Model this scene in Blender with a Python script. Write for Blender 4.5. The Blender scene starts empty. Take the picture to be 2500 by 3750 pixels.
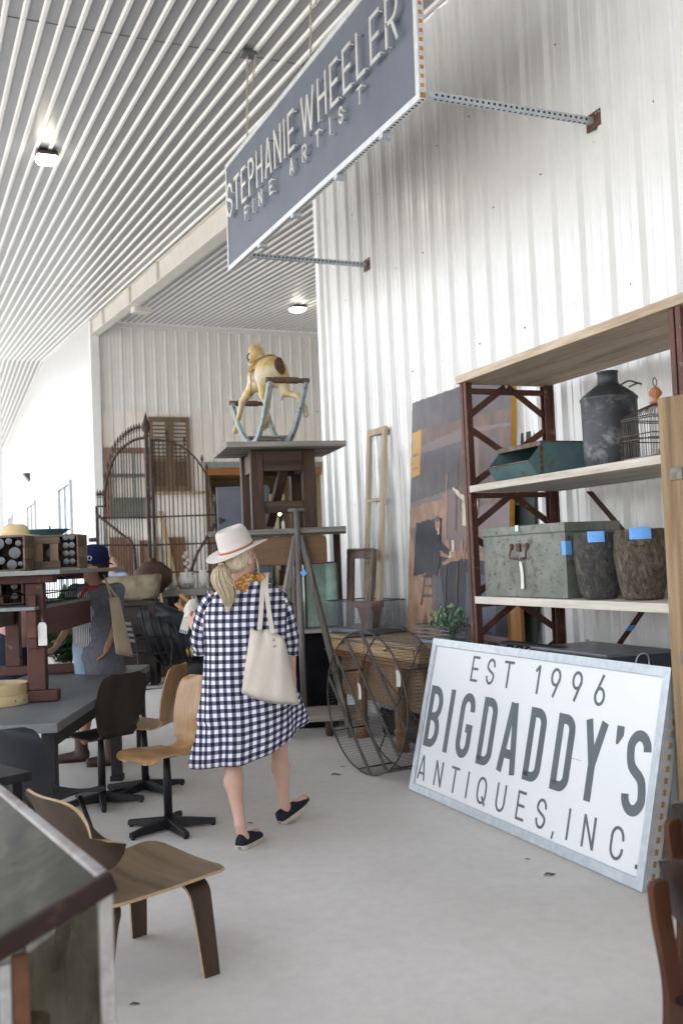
import bpy, math, random
import numpy as np
from mathutils import Vector, Matrix, Euler, noise

random.seed(7)
scene = bpy.context.scene
col = scene.collection
PI = math.pi
V = Vector

# ---------------------------------------------------------------- camera
YAW, PITCH, ROLL = math.radians(22.911), math.radians(2.654), math.radians(-2.385)
fwd = V((math.sin(YAW)*math.cos(PITCH), math.cos(YAW)*math.cos(PITCH), math.sin(PITCH)))
rt = V((math.cos(YAW), -math.sin(YAW), 0))
up = rt.cross(fwd)
rt2 = rt*math.cos(ROLL) + up*math.sin(ROLL)
up2 = -rt*math.sin(ROLL) + up*math.cos(ROLL)
cd = bpy.data.cameras.new('camera')
cam = bpy.data.objects.new('camera', cd)
col.objects.link(cam)
cam.matrix_world = Matrix(((rt2.x, up2.x, -fwd.x, 0), (rt2.y, up2.y, -fwd.y, 0), (rt2.z, up2.z, -fwd.z, 1.6), (0, 0, 0, 1)))
cd.sensor_fit = 'VERTICAL'; cd.sensor_height = 36; cd.sensor_width = 24; cd.lens = 35
cd.clip_start = 0.05; cd.clip_end = 1000
cd.dof.use_dof = True; cd.dof.focus_distance = 5.7; cd.dof.aperture_fstop = 2.8
scene.camera = cam

# ---------------------------------------------------------------- light
SUN_EL, SUN_AZ = math.radians(58), math.radians(118)     # azimuth clockwise from +Y: behind the building, to the right
world = bpy.data.worlds.new('World'); scene.world = world
world.use_nodes = True
wn = world.node_tree; wn.nodes.clear()
sky = wn.nodes.new('ShaderNodeTexSky'); sky.sky_type = 'NISHITA'; sky.sun_disc = False
sky.sun_elevation = SUN_EL; sky.sun_rotation = SUN_AZ
sky.air_density = 1.0; sky.dust_density = 2.5; sky.ozone_density = 1.0
bg = wn.nodes.new('ShaderNodeBackground'); bg.inputs['Strength'].default_value = 0.15
wo = wn.nodes.new('ShaderNodeOutputWorld')
# thin bright cloud veil: part of the blue is greyed, brightness kept
bw = wn.nodes.new('ShaderNodeRGBToBW'); mixc = wn.nodes.new('ShaderNodeMix'); mixc.data_type = 'RGBA'
tc = wn.nodes.new('ShaderNodeTexCoord'); cn = wn.nodes.new('ShaderNodeTexNoise'); cn.inputs['Scale'].default_value = 2.2; cn.inputs['Detail'].default_value = 6
cr = wn.nodes.new('ShaderNodeMapRange'); cr.inputs[1].default_value = .35; cr.inputs[2].default_value = .65; cr.inputs[3].default_value = .68; cr.inputs[4].default_value = 1.0
wn.links.new(tc.outputs['Generated'], cn.inputs['Vector']); wn.links.new(cn.outputs['Fac'], cr.inputs[0])
wn.links.new(sky.outputs[0], bw.inputs[0]); wn.links.new(cr.outputs[0], mixc.inputs[0])
wn.links.new(sky.outputs[0], mixc.inputs[6]); wn.links.new(bw.outputs[0], mixc.inputs[7])
wn.links.new(mixc.outputs[2], bg.inputs['Color']); wn.links.new(bg.outputs[0], wo.inputs[0])

sl = bpy.data.lights.new('sun', 'SUN'); sl.energy = 4.0; sl.angle = math.radians(.5); sl.color = (1, .97, .92)
sun = bpy.data.objects.new('sun', sl); col.objects.link(sun)
sd = V((math.sin(SUN_AZ)*math.cos(SUN_EL), math.cos(SUN_AZ)*math.cos(SUN_EL), math.sin(SUN_EL)))
sun.rotation_euler = sd.to_track_quat('Z', 'Y').to_euler()

scene.view_settings.view_transform = 'Standard'; scene.view_settings.look = 'None'
scene.view_settings.gamma = 1; scene.view_settings.exposure = 2.98
scene.cycles.max_bounces = 8; scene.cycles.diffuse_bounces = 5; scene.cycles.glossy_bounces = 4
scene.cycles.transparent_max_bounces = 12
scene.cycles.caustics_reflective = False; scene.cycles.caustics_refractive = False
scene.cycles.sample_clamp_indirect = 8
scene.cycles.use_denoising = True

# ---------------------------------------------------------------- materials
def nodes_of(name):
    m = bpy.data.materials.new(name); m.use_nodes = True
    nt = m.node_tree; b = nt.nodes['Principled BSDF']
    return m, nt, b
def ramp(nt, stops):
    r = nt.nodes.new('ShaderNodeValToRGB')
    e = r.color_ramp.elements
    while len(e) < len(stops): e.new(.5)
    for i, (p, c) in enumerate(stops):
        e[i].position = p; e[i].color = (*c, 1)
    return r
def coords(nt, stretch=(1, 1, 1), kind='Object'):
    t = nt.nodes.new('ShaderNodeTexCoord'); mp = nt.nodes.new('ShaderNodeMapping')
    mp.inputs['Scale'].default_value = stretch
    nt.links.new(t.outputs[kind], mp.inputs[0])
    return mp
def noise_n(nt, mp, scale, detail=4, rough=.6, dist=0):
    n = nt.nodes.new('ShaderNodeTexNoise'); n.inputs['Scale'].default_value = scale
    n.inputs['Detail'].default_value = detail; n.inputs['Roughness'].default_value = rough
    n.inputs['Distortion'].default_value = dist
    nt.links.new(mp.outputs[0], n.inputs['Vector']); return n
def bump_n(nt, b, src, strength, dist=.01):
    bp = nt.nodes.new('ShaderNodeBump'); bp.inputs['Strength'].default_value = strength
    bp.inputs['Distance'].default_value = dist
    nt.links.new(src, bp.inputs['Height']); nt.links.new(bp.outputs[0], b.inputs['Normal'])
def plain(name, c, rough=.5, metal=0, c2=None, scale=6, bump=.1, bscale=60, lo=.35, hi=.65, stretch=(1, 1, 1), detail=5, spec=.5, bdist=.004):
    m, nt, b = nodes_of(name)
    b.inputs['Roughness'].default_value = rough; b.inputs['Metallic'].default_value = metal
    b.inputs['Specular IOR Level'].default_value = spec
    mp = coords(nt, stretch)
    c2 = c2 or tuple(x*.8 for x in c)
    n = noise_n(nt, mp, scale, detail)
    r = ramp(nt, [(lo, c), (hi, c2)])
    nt.links.new(n.outputs['Fac'], r.inputs[0]); nt.links.new(r.outputs[0], b.inputs['Base Color'])
    if bump:
        n2 = noise_n(nt, mp, bscale, 4); bump_n(nt, b, n2.outputs['Fac'], bump, bdist)
    return m
def wood(name, c1, c2, axis='x', rough=.6, fine=40, coarse=7, c3=None, bump=.25, spec=.4):
    m, nt, b = nodes_of(name)
    b.inputs['Roughness'].default_value = rough; b.inputs['Specular IOR Level'].default_value = spec
    st = {'x': (.07, 1, 1), 'y': (1, .07, 1), 'z': (1, 1, .07)}[axis]
    mp = coords(nt, st)
    n1 = noise_n(nt, mp, coarse, 5, .55, .6); n2 = noise_n(nt, mp, fine, 5, .7)
    a = nt.nodes.new('ShaderNodeMath'); a.operation = 'MULTIPLY_ADD'; a.inputs[1].default_value = .55
    nt.links.new(n1.outputs['Fac'], a.inputs[0])
    a2 = nt.nodes.new('ShaderNodeMath'); a2.operation = 'MULTIPLY'; a2.inputs[1].default_value = .45
    nt.links.new(n2.outputs['Fac'], a2.inputs[0]); nt.links.new(a2.outputs[0], a.inputs[2])
    stops = [(.36, c1), (.62, c2)] if c3 is None else [(.34, c1), (.5, c2), (.64, c3)]
    r = ramp(nt, stops)
    nt.links.new(a.outputs[0], r.inputs[0]); nt.links.new(r.outputs[0], b.inputs['Base Color'])
    bump_n(nt, b, n2.outputs['Fac'], bump, .003)
    return m
def worn(name, c, under, amount=.42, rough=.5, metal=0, scale=9, c2=None, bump=.15, soft=.04):
    """paint worn through to what is under it in patches"""
    m, nt, b = nodes_of(name)
    b.inputs['Roughness'].default_value = rough; b.inputs['Metallic'].default_value = metal
    mp = coords(nt)
    n0 = noise_n(nt, mp, 5, 3); r0 = ramp(nt, [(.35, c), (.65, c2 or tuple(x*.82 for x in c))])
    nt.links.new(n0.outputs['Fac'], r0.inputs[0])
    n = noise_n(nt, mp, scale, 8, .7, .4)
    r = ramp(nt, [(amount-soft, (1, 1, 1)), (amount+soft, (0, 0, 0))])
    nt.links.new(n.outputs['Fac'], r.inputs[0])
    mx = nt.nodes.new('ShaderNodeMix'); mx.data_type = 'RGBA'
    nt.links.new(r.outputs[0], mx.inputs[0]); nt.links.new(r0.outputs[0], mx.inputs[6]); mx.inputs[7].default_value = (*under, 1)
    nt.links.new(mx.outputs[2], b.inputs['Base Color'])
    bump_n(nt, b, n.outputs['Fac'], bump, .004)
    return m
def emit(name, c, s):
    m, nt, b = nodes_of(name)
    b.inputs['Base Color'].default_value = (*c, 1)
    b.inputs['Emission Color'].default_value = (*c, 1); b.inputs['Emission Strength'].default_value = s
    return m
def glass(name, tint=(.9, .95, .95), clear=.7, rough=.05):
    m, nt, b = nodes_of(name)
    b.inputs['Base Color'].default_value = (*tint, 1); b.inputs['Roughness'].default_value = rough
    tr = nt.nodes.new('ShaderNodeBsdfTransparent'); tr.inputs[0].default_value = (*tint, 1)
    mx = nt.nodes.new('ShaderNodeMixShader'); mp = coords(nt); n = noise_n(nt, mp, 7, 6)
    mr = nt.nodes.new('ShaderNodeMapRange'); mr.inputs[1].default_value = .3; mr.inputs[2].default_value = .7
    mr.inputs[3].default_value = max(0, clear-.15); mr.inputs[4].default_value = min(1, clear+.15)
    nt.links.new(n.outputs['Fac'], mr.inputs[0]); nt.links.new(mr.outputs[0], mx.inputs[0])
    nt.links.new(b.outputs[0], mx.inputs[1]); nt.links.new(tr.outputs[0], mx.inputs[2])
    nt.links.new(mx.outputs[0], nt.nodes['Material Output'].inputs[0])
    return m
def sheet_metal(name, c, rough, wav=.12, c2=None):
    """painted steel sheet: slightly oil-canned, so reflections wander"""
    m, nt, b = nodes_of(name)
    b.inputs['Roughness'].default_value = rough; b.inputs['Specular IOR Level'].default_value = .6
    mp = coords(nt, (1, 1, .45)); n = noise_n(nt, mp, 1.6, 2, .45)
    mp2 = coords(nt, (1, 1, 1)); n2 = noise_n(nt, mp2, 3.0, 5)
    r = ramp(nt, [(.35, c), (.7, c2 or tuple(x*.94 for x in c))])
    nt.links.new(n2.outputs['Fac'], r.inputs[0]); nt.links.new(r.outputs[0], b.inputs['Base Color'])
    bump_n(nt, b, n.outputs['Fac'], wav, .05)
    return m
def gingham(name, n, c0, c1, c2):
    m, nt, b = nodes_of(name); b.inputs['Roughness'].default_value = .9; b.inputs['Specular IOR Level'].default_value = .15
    t = nt.nodes.new('ShaderNodeTexCoord'); sp = nt.nodes.new('ShaderNodeSeparateXYZ'); nt.links.new(t.outputs['UV'], sp.inputs[0])
    outs = []
    for k in (0, 1):
        a = nt.nodes.new('ShaderNodeMath'); a.operation = 'MULTIPLY'; a.inputs[1].default_value = n
        f = nt.nodes.new('ShaderNodeMath'); f.operation = 'FRACT'
        g = nt.nodes.new('ShaderNodeMath'); g.operation = 'GREATER_THAN'; g.inputs[1].default_value = .5
        nt.links.new(sp.outputs[k], a.inputs[0]); nt.links.new(a.outputs[0], f.inputs[0]); nt.links.new(f.outputs[0], g.inputs[0]); outs.append(g)
    s = nt.nodes.new('ShaderNodeMath'); s.operation = 'ADD'; nt.links.new(outs[0].outputs[0], s.inputs[0]); nt.links.new(outs[1].outputs[0], s.inputs[1])
    h = nt.nodes.new('ShaderNodeMath'); h.operation = 'MULTIPLY'; h.inputs[1].default_value = .5; nt.links.new(s.outputs[0], h.inputs[0])
    r = ramp(nt, [(0, c0), (.25, c1), (.75, c2)]); r.color_ramp.interpolation = 'CONSTANT'
    nt.links.new(h.outputs[0], r.inputs[0]); nt.links.new(r.outputs[0], b.inputs['Base Color'])
    mp = coords(nt); nn = noise_n(nt, mp, 9, 3); bump_n(nt, b, nn.outputs['Fac'], .5, .02)
    return m

# ---------------------------------------------------------------- mesh helpers
INV = {}
def lab(o, label=None, cat=None, group=None, kind=None):
    if label: o['label'] = label
    if cat: o['category'] = cat
    if group: o['group'] = group
    if kind: o['kind'] = kind
    return o
def thing(name, label, cat, loc=(0, 0, 0), rz=0, group=None):
    o = bpy.data.objects.new(name, None); o.empty_display_size = .1
    o.location = loc; o.rotation_euler = (0, 0, rz); col.objects.link(o)
    INV[o.name] = (Matrix.Translation(loc) @ Matrix.Rotation(rz, 4, 'Z')).inverted()
    return lab(o, label, cat, group)
def frame(o): return INV[o.name].inverted()
def rot(axis, deg): return Matrix.Rotation(math.radians(deg), 4, axis)
def basis(o, x, y, z):
    x, y, z = V(x).normalized(), V(y).normalized(), V(z).normalized()
    return Matrix(((x.x, y.x, z.x, o[0]), (x.y, y.y, z.y, o[1]), (x.z, y.z, z.z, o[2]), (0, 0, 0, 1)))
class MB:
    def __init__(s, M=None): s.v = []; s.f = []; s.mi = []; s.sm = []; s.uv = []; s.M = M
    def add(s, vs, fs, mi=0, smooth=False, uvs=None, M=None):
        n = len(s.v)
        if M is None: M = s.M
        elif s.M is not None: M = s.M @ M
        s.v += [tuple(M @ V(p)) if M is not None else tuple(p) for p in vs]
        for k, f in enumerate(fs):
            s.f.append([i+n for i in f]); s.mi.append(mi); s.sm.append(smooth)
            s.uv.append(uvs[k] if uvs else [(0, 0)]*len(f))
        return s
    def box(s, c, d, R=None, mi=0):
        x, y, z = d[0]/2, d[1]/2, d[2]/2
        vs = [V((a*x, b*y, e*z)) for e in (-1, 1) for a, b in ((-1, -1), (1, -1), (1, 1), (-1, 1))]
        if R is not None: vs = [R.to_3x3() @ v for v in vs]
        vs = [v+V(c) for v in vs]
        return s.add(vs, [(3, 2, 1, 0), (4, 5, 6, 7), (0, 1, 5, 4), (1, 2, 6, 5), (2, 3, 7, 6), (3, 0, 4, 7)], mi)
    def span(s, a, b, mi=0):      # box by two corners
        a, b = V(a), V(b); return s.box((a+b)/2, [abs(t) for t in b-a], None, mi)
    def beam(s, p, q, w, h, up=(0, 0, 1), mi=0):
        p, q = V(p), V(q); d = q-p; L = d.length; d.normalize(); u = V(up)
        if abs(d.dot(u.normalized())) > .98: u = V((1, 0, 0)) if abs(d.x) < .9 else V((0, 1, 0))
        sx = d.cross(u).normalized(); u2 = sx.cross(d).normalized()
        vs = [e + sx*(a*w/2) + u2*(b*h/2) for e in (p, q) for a, b in ((-1, -1), (1, -1), (1, 1), (-1, 1))]
        return s.add(vs, [(3, 2, 1, 0), (4, 5, 6, 7), (0, 1, 5, 4), (1, 2, 6, 5), (2, 3, 7, 6), (3, 0, 4, 7)], mi)
    def tube(s, pts, r, n=8, closed=False, mi=0, smooth=True, flat=1):
        pts = [V(p) for p in pts]; N = len(pts); rr = r if isinstance(r, (list, tuple)) else [r]*N
        T = []
        for i in range(N):
            a = pts[i-1] if (i > 0 or closed) else pts[i]; b = pts[(i+1) % N] if (i < N-1 or closed) else pts[i]
            d = b-a; T.append(d.normalized() if d.length > 1e-9 else V((0, 0, 1)))
        u = T[0].orthogonal().normalized(); vs = []
        for i in range(N):
            u = (u - T[i]*u.dot(T[i])); u = u.normalized() if u.length > 1e-6 else T[i].orthogonal().normalized()
            w = T[i].cross(u)
            vs += [pts[i] + (u*math.cos(2*PI*k/n) + w*math.sin(2*PI*k/n)*flat)*rr[i] for k in range(n)]
        fs = []
        for i in range(N if closed else N-1):
            j = (i+1) % N
            fs += [(i*n+k, i*n+(k+1) % n, j*n+(k+1) % n, j*n+k) for k in range(n)]
        if not closed: fs += [tuple(range(n))[::-1], tuple((N-1)*n+k for k in range(n))]
        return s.add(vs, fs, mi, smooth)
    def lathe(s, prof, M=None, n=24, mi=0, smooth=True, sx=1, sy=1, closed=False):
        vs = [(r*math.cos(2*PI*k/n)*sx, r*math.sin(2*PI*k/n)*sy, z) for r, z in prof for k in range(n)]
        fs = [(i*n+k, i*n+(k+1) % n, (i+1)*n+(k+1) % n, (i+1)*n+k) for i in range(len(prof)-1) for k in range(n)]
        if closed:
            i = len(prof)-1; fs += [(i*n+k, i*n+(k+1) % n, (k+1) % n, k) for k in range(n)]
        else:
            if prof[0][0] > 1e-6: fs.append(tuple(range(n))[::-1])
            if prof[-1][0] > 1e-6: fs.append(tuple((len(prof)-1)*n+k for k in range(n)))
        return s.add(vs, fs, mi, smooth, M=M)
    def prism(s, poly, d0, d1, M=None, mi=0):     # polygon (x, y), extruded along local z from d0 to d1
        A = sum(poly[i][0]*poly[(i+1) % len(poly)][1]-poly[(i+1) % len(poly)][0]*poly[i][1] for i in range(len(poly)))
        if A < 0: poly = poly[::-1]
        if d1 < d0: d0, d1 = d1, d0
        n = len(poly)
        vs = [(x, y, d0) for x, y in poly] + [(x, y, d1) for x, y in poly]
        fs = [tuple(range(n))[::-1], tuple(range(n, 2*n))] + [(i, (i+1) % n, n+(i+1) % n, n+i) for i in range(n)]
        return s.add(vs, fs, mi, M=M)
    def loft(s, rings, closed=True, caps=True, mi=0, smooth=True, uvs=None, M=None):
        n = len(rings[0]); vs = [p for r in rings for p in r]; fs = []; U = []
        for i in range(len(rings)-1):
            for k in range(n if closed else n-1):
                k2 = (k+1) % n
                fs.append((i*n+k, i*n+k2, (i+1)*n+k2, (i+1)*n+k))
                if uvs: U.append([uvs(i, k), uvs(i, k+1), uvs(i+1, k+1), uvs(i+1, k)])
        if caps and closed:
            fs += [tuple(range(n))[::-1], tuple((len(rings)-1)*n+k for k in range(n))]
            if uvs: U += [[(0, 0)]*n]*2
        return s.add(vs, fs, mi, smooth, U if uvs else None, M)
    def sheet(s, P, nu, nv, th, mi=0, smooth=True, uv=None, rim_mi=None, M=None):
        """thick sheet: P(u, v) -> point, u and v in 0..1"""
        g = [[V(P(i/nu, j/nv)) for j in range(nv+1)] for i in range(nu+1)]
        Nn = []
        for i in range(nu+1):
            row = []
            for j in range(nv+1):
                a = g[min(i+1, nu)][j]-g[max(i-1, 0)][j]; b = g[i][min(j+1, nv)]-g[i][max(j-1, 0)]
                row.append(a.cross(b).normalized())
            Nn.append(row)
        W = nv+1; vs = [g[i][j]+Nn[i][j]*th/2 for i in range(nu+1) for j in range(W)] + [g[i][j]-Nn[i][j]*th/2 for i in range(nu+1) for j in range(W)]
        o = (nu+1)*W; fs = []; U = []; mm = []
        for i in range(nu):
            for j in range(nv):
                fs.append((i*W+j, (i+1)*W+j, (i+1)*W+j+1, i*W+j+1)); fs.append((o+i*W+j+1, o+(i+1)*W+j+1, o+(i+1)*W+j, o+i*W+j))
        q = [[(i/nu, j/nv) for i, j in ((f//W % (nu+1), f % W) for f in [k if k < o else k-o for k in fc])] for fc in fs]
        s.add(vs, fs, mi, smooth, q, M)
        loop = [j for j in range(W)] + [i*W+nv for i in range(1, nu+1)] + [nu*W+j for j in range(nv-1, -1, -1)] + [i*W for i in range(nu-1, 0, -1)]
        vs2 = [vs[k] for k in loop] + [vs[k+o] for k in loop]; L = len(loop)
        s.add(vs2, [(k, (k+1) % L, L+(k+1) % L, L+k) for k in range(L)], mi if rim_mi is None else rim_mi, False, M=M)
        return s
    def build(s, name, mats, parent=None, bevel=0, label=None, cat=None, group=None, kind=None, loc=None, seg=2):
        me = bpy.data.meshes.new(name)
        inv = INV[parent.name] if parent is not None else (Matrix.Translation(loc).inverted() if loc is not None else None)
        vs = [tuple(inv @ V(p)) for p in s.v] if inv is not None else s.v
        me.from_pydata(vs, [], s.f); me.polygons.foreach_set('material_index', s.mi); me.polygons.foreach_set('use_smooth', s.sm)
        if any(u != (0, 0) for q in s.uv for u in q):
            l = me.uv_layers.new(name='UVMap'); l.data.foreach_set('uv', [c for q in s.uv for u in q for c in u])
        for m in (mats if isinstance(mats, (list, tuple)) else [mats]): me.materials.append(m)
        me.validate(); me.update()
        o = bpy.data.objects.new(name, me); col.objects.link(o)
        if parent is not None: o.parent = parent; INV[o.name] = INV[parent.name]
        else:
            INV[o.name] = inv if inv is not None else Matrix.Identity(4)
            if loc is not None: o.location = loc
        if bevel:
            b = o.modifiers.new('edge', 'BEVEL'); b.width = bevel; b.segments = seg; b.limit_method = 'ANGLE'; b.angle_limit = .7
        return lab(o, label, cat, group, kind)
def kids(o): return [c for c in col.objects if c.parent == o]
def dup(root, loc, rz, label=None, sc=1):
    r = root.copy(); col.objects.link(r); r.location = loc; r.rotation_euler = (0, 0, rz); r.scale = (sc, sc, sc)
    if label: r['label'] = label
    def rec(a, b):
        for ch in list(a.children):
            c = ch.copy(); col.objects.link(c); c.parent = b; rec(ch, c)
    rec(root, r)
    return r
def arc(cx, cy, rx, ry, a0, a1, n=10):
    return [(cx+rx*math.cos(math.radians(a0+(a1-a0)*i/n)), cy+ry*math.sin(math.radians(a0+(a1-a0)*i/n))) for i in range(n+1)]
def spline(pts, n=6, closed=False):
    P = [V(p) for p in pts]; out = []; N = len(P)
    for i in range(N if closed else N-1):
        g = lambda k: P[k % N] if closed else P[max(0, min(N-1, k))]
        a, b, c, d = g(i-1), g(i), g(i+1), g(i+2)
        for t in range(n):
            t /= n; out.append(.5*((2*b)+(c-a)*t+(2*a-5*b+4*c-d)*t*t+(3*b-a-3*c+d)*t**3))
    if not closed: out.append(P[-1])
    return out
def rrect(x0, y0, x1, y1, r, n=4):
    return arc(x1-r, y0+r, r, r, -90, 0, n)+arc(x1-r, y1-r, r, r, 0, 90, n)+arc(x0+r, y1-r, r, r, 90, 180, n)+arc(x0+r, y0+r, r, r, 180, 270, n)

# ---------------------------------------------------------------- implicit bodies (smooth union of tapered limbs)
def sdf_mesh(prims, res):
    """prims: ('c', p, q, r1, r2, k) tapered limb, ('e', centre, radii, k, matrix) ellipsoid; surface nets -> verts, quads"""
    lo = np.array([1e9]*3); hi = -lo
    for p in prims:
        if p[0] == 'c':
            R = max(p[3], p[4])
            for q in (p[1], p[2]): lo = np.minimum(lo, np.array(q)-R); hi = np.maximum(hi, np.array(q)+R)
        else: R = max(p[2]); lo = np.minimum(lo, np.array(p[1])-R); hi = np.maximum(hi, np.array(p[1])+R)
    lo -= 3*res; hi += 3*res
    n = np.ceil((hi-lo)/res).astype(int)+1
    D = np.full(n, 1.0)
    for p in prims:
        k = p[5] if p[0] == 'c' else p[3]
        if p[0] == 'c': R = max(p[3], p[4]); a = np.minimum(p[1], p[2])-R; b = np.maximum(p[1], p[2])+R
        else: R = max(p[2]); a = np.array(p[1])-R; b = np.array(p[1])+R
        mg = k+3*res
        i0 = np.clip(((a-mg-lo)/res).astype(int), 0, n-1); i1 = np.clip(((b+mg-lo)/res).astype(int)+2, 1, n)
        ax = [lo[d]+res*np.arange(i0[d], i1[d]) for d in range(3)]
        G = np.stack(np.meshgrid(*ax, indexing='ij'), -1)
        if p[0] == 'c':
            A, B = np.array(p[1], float), np.array(p[2], float); ba = B-A
            t = np.clip(((G-A)@ba)/max(ba@ba, 1e-12), 0, 1)
            d = np.linalg.norm(G-A-t[..., None]*ba, axis=-1)-(p[3]+(p[4]-p[3])*t)
        else:
            Q = G-np.array(p[1])
            if len(p) > 4 and p[4] is not None: Q = Q @ np.array(p[4].to_3x3())
            rr = np.array(p[2]); k0 = np.linalg.norm(Q/rr, axis=-1); k1 = np.linalg.norm(Q/(rr*rr), axis=-1)
            d = k0*(k0-1)/np.maximum(k1, 1e-9)
        sl_ = tuple(slice(i0[q], i1[q]) for q in range(3)); o = D[sl_]
        h = np.clip(.5+.5*(o-d)/k, 0, 1) if k > 0 else (d < o).astype(float)
        D[sl_] = o*(1-h)+d*h-k*h*(1-h)
    s = D < 0
    c = np.zeros(n-1, int); pos = np.zeros((*(n-1), 3)); cnt = np.zeros(n-1)
    corners = [(i, j, k) for i in (0, 1) for j in (0, 1) for k in (0, 1)]
    sh = lambda A_, o: A_[o[0]:o[0]+n[0]-1, o[1]:o[1]+n[1]-1, o[2]:o[2]+n[2]-1]
    for o in corners:
        for d in range(3):
            if o[d]: continue
            o2 = list(o); o2[d] = 1
            da, db = sh(D, o), sh(D, o2); cross = (da < 0) != (db < 0)
            t = np.where(cross, da/np.where(cross, da-db, 1), 0)
            for e in range(3): pos[..., e] += np.where(cross, o[e]+(t if e == d else 0), 0)
            cnt += cross
    act = cnt > 0
    idx = np.full(n-1, -1); idx[act] = np.arange(act.sum())
    g = np.stack(np.nonzero(act), -1); vs = lo+res*(g+pos[act]/cnt[act][:, None])
    fs = []
    for d in range(3):
        e, f_ = (d+1) % 3, (d+2) % 3
        A = np.moveaxis(s, (d, e, f_), (0, 1, 2)); I = np.moveaxis(idx, (d, e, f_), (0, 1, 2))
        ch = A[:-1] != A[1:]; q = np.nonzero(ch[:, 1:-1, 1:-1]); i, j, k = q[0], q[1]+1, q[2]+1
        quad = np.stack([I[i, j-1, k-1], I[i, j, k-1], I[i, j, k], I[i, j-1, k]], -1)
        flip = ~A[i, j, k]
        quad[flip] = quad[flip][:, ::-1]
        fs += quad[(quad >= 0).all(1)].tolist()
    return vs.tolist(), fs

# ---------------------------------------------------------------- setting: slab, yard, building
CONC = plain('concrete', (.36, .35, .345), .62, 0, (.31, .3, .3), 1.3, .06, 90, .3, .7, detail=7)
def concrete():
    m, nt, b = nodes_of('concrete_slab'); b.inputs['Specular IOR Level'].default_value = .4
    mp = coords(nt); n1 = noise_n(nt, mp, .9, 8, .62, .3); n2 = noise_n(nt, mp, 14, 6, .7); n3 = noise_n(nt, mp, 120, 3)
    r1 = ramp(nt, [(.28, (.535, .51, .485)), (.5, (.60, .575, .55)), (.74, (.66, .635, .61))])
    nt.links.new(n1.outputs['Fac'], r1.inputs[0])
    r2 = ramp(nt, [(.3, (.88, .88, .88)), (.6, (1, 1, 1))]); nt.links.new(n2.outputs['Fac'], r2.inputs[0])
    mx = nt.nodes.new('ShaderNodeMix'); mx.data_type = 'RGBA'; mx.blend_type = 'MULTIPLY'; mx.inputs[0].default_value = .8
    nt.links.new(r1.outputs[0], mx.inputs[6]); nt.links.new(r2.outputs[0], mx.inputs[7])
    # small dark scuffs
    n4 = noise_n(nt, coords(nt, (1, 3, 1)), 5, 9, .75); r4 = ramp(nt, [(.68, (1, 1, 1)), (.74, (.6, .58, .56))]); nt.links.new(n4.outputs['Fac'], r4.inputs[0])
    mx2 = nt.nodes.new('ShaderNodeMix'); mx2.data_type = 'RGBA'; mx2.blend_type = 'MULTIPLY'; mx2.inputs[0].default_value = .7
    nt.links.new(mx.outputs[2], mx2.inputs[6]); nt.links.new(r4.outputs[0], mx2.inputs[7])
    nt.links.new(mx2.outputs[2], b.inputs['Base Color'])
    rr = nt.nodes.new('ShaderNodeMapRange'); rr.inputs[3].default_value = .42; rr.inputs[4].default_value = .68
    nt.links.new(n1.outputs['Fac'], rr.inputs[0]); nt.links.new(rr.outputs[0], b.inputs['Roughness'])
    bump_n(nt, b, n3.outputs['Fac'], .08, .003)
    return m
SLAB = concrete()
GRAV = plain('pale_gravel', (.27, .27, .265), .9, 0, (.22, .22, .215), 3, .4, 40)
mb = MB(); mb.span((-2.2, -14, -.3), (13, 62, 0)); mb.build('floor', SLAB, kind='structure')
mb = MB(); mb.add([(-300, -300, -.12), (300, -300, -.12), (300, 300, -.12), (-300, 300, -.12)], [(0, 1, 2, 3)]); mb.build('ground', GRAV, kind='structure')

WALLW = sheet_metal('white_siding', (.66, .66, .655), .22, .05, (.62, .62, .615))
WALLB = sheet_metal('grey_white_siding', (.80, .79, .76), .28, .06)
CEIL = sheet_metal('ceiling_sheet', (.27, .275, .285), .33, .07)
CEILR = plain('ceiling_rib_lit', (.74, .73, .71), .35, 0, (.70, .69, .68), 3, 0)  # same sheet as the flats; skylight on the ribs put into the colour
TRIM = plain('white_trim', (.78, .78, .77), .4, 0, (.74, .74, .73), 4, .03)
CREAM = plain('cream_steel', (.66, .63, .57), .45, 0, (.60, .57, .52), 3, .05)
SCREW = plain('screw_grey', (.18, .18, .19), .4, .6)
PLY = wood('pale_plywood', (.80, .73, .66), (.88, .83, .78), 'z', .6, 30, 5)
EAVE = -1.3
def czl(y): return 5.64+.0965*y                # roof soffit, rising away to the ridge
YR, YE = 37.5, 60.0
CZR = czl(YR)
def rpanel(s0, s1, ph=0.0, major=.032, minor=.007):
    out = [(s0, 0)]; k = math.floor((s0-ph)/.3048)
    while k*.3048+ph < s1+.2:
        c = k*.3048+ph
        for ds, h in ((-.046, 0), (-.022, major), (.022, major), (.046, 0), (.082, 0), (.092, minor), (.110, minor), (.120, 0), (.184, 0), (.194, minor), (.212, minor), (.222, 0)):
            if s0 < c+ds < s1: out.append((c+ds, h))
        k += 1
    return out+[(s1, 0)]
def siding(mb, pr, P, z0, z1, mi=0):           # P(s, h, z) -> point; z1 a function of s
    vs = [P(s, h, z0) for s, h in pr]+[P(s, h, z1(s)) for s, h in pr]; n = len(pr)
    mb.add(vs, [(i, i+1, n+i+1, n+i) for i in range(n-1)], mi)
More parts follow.
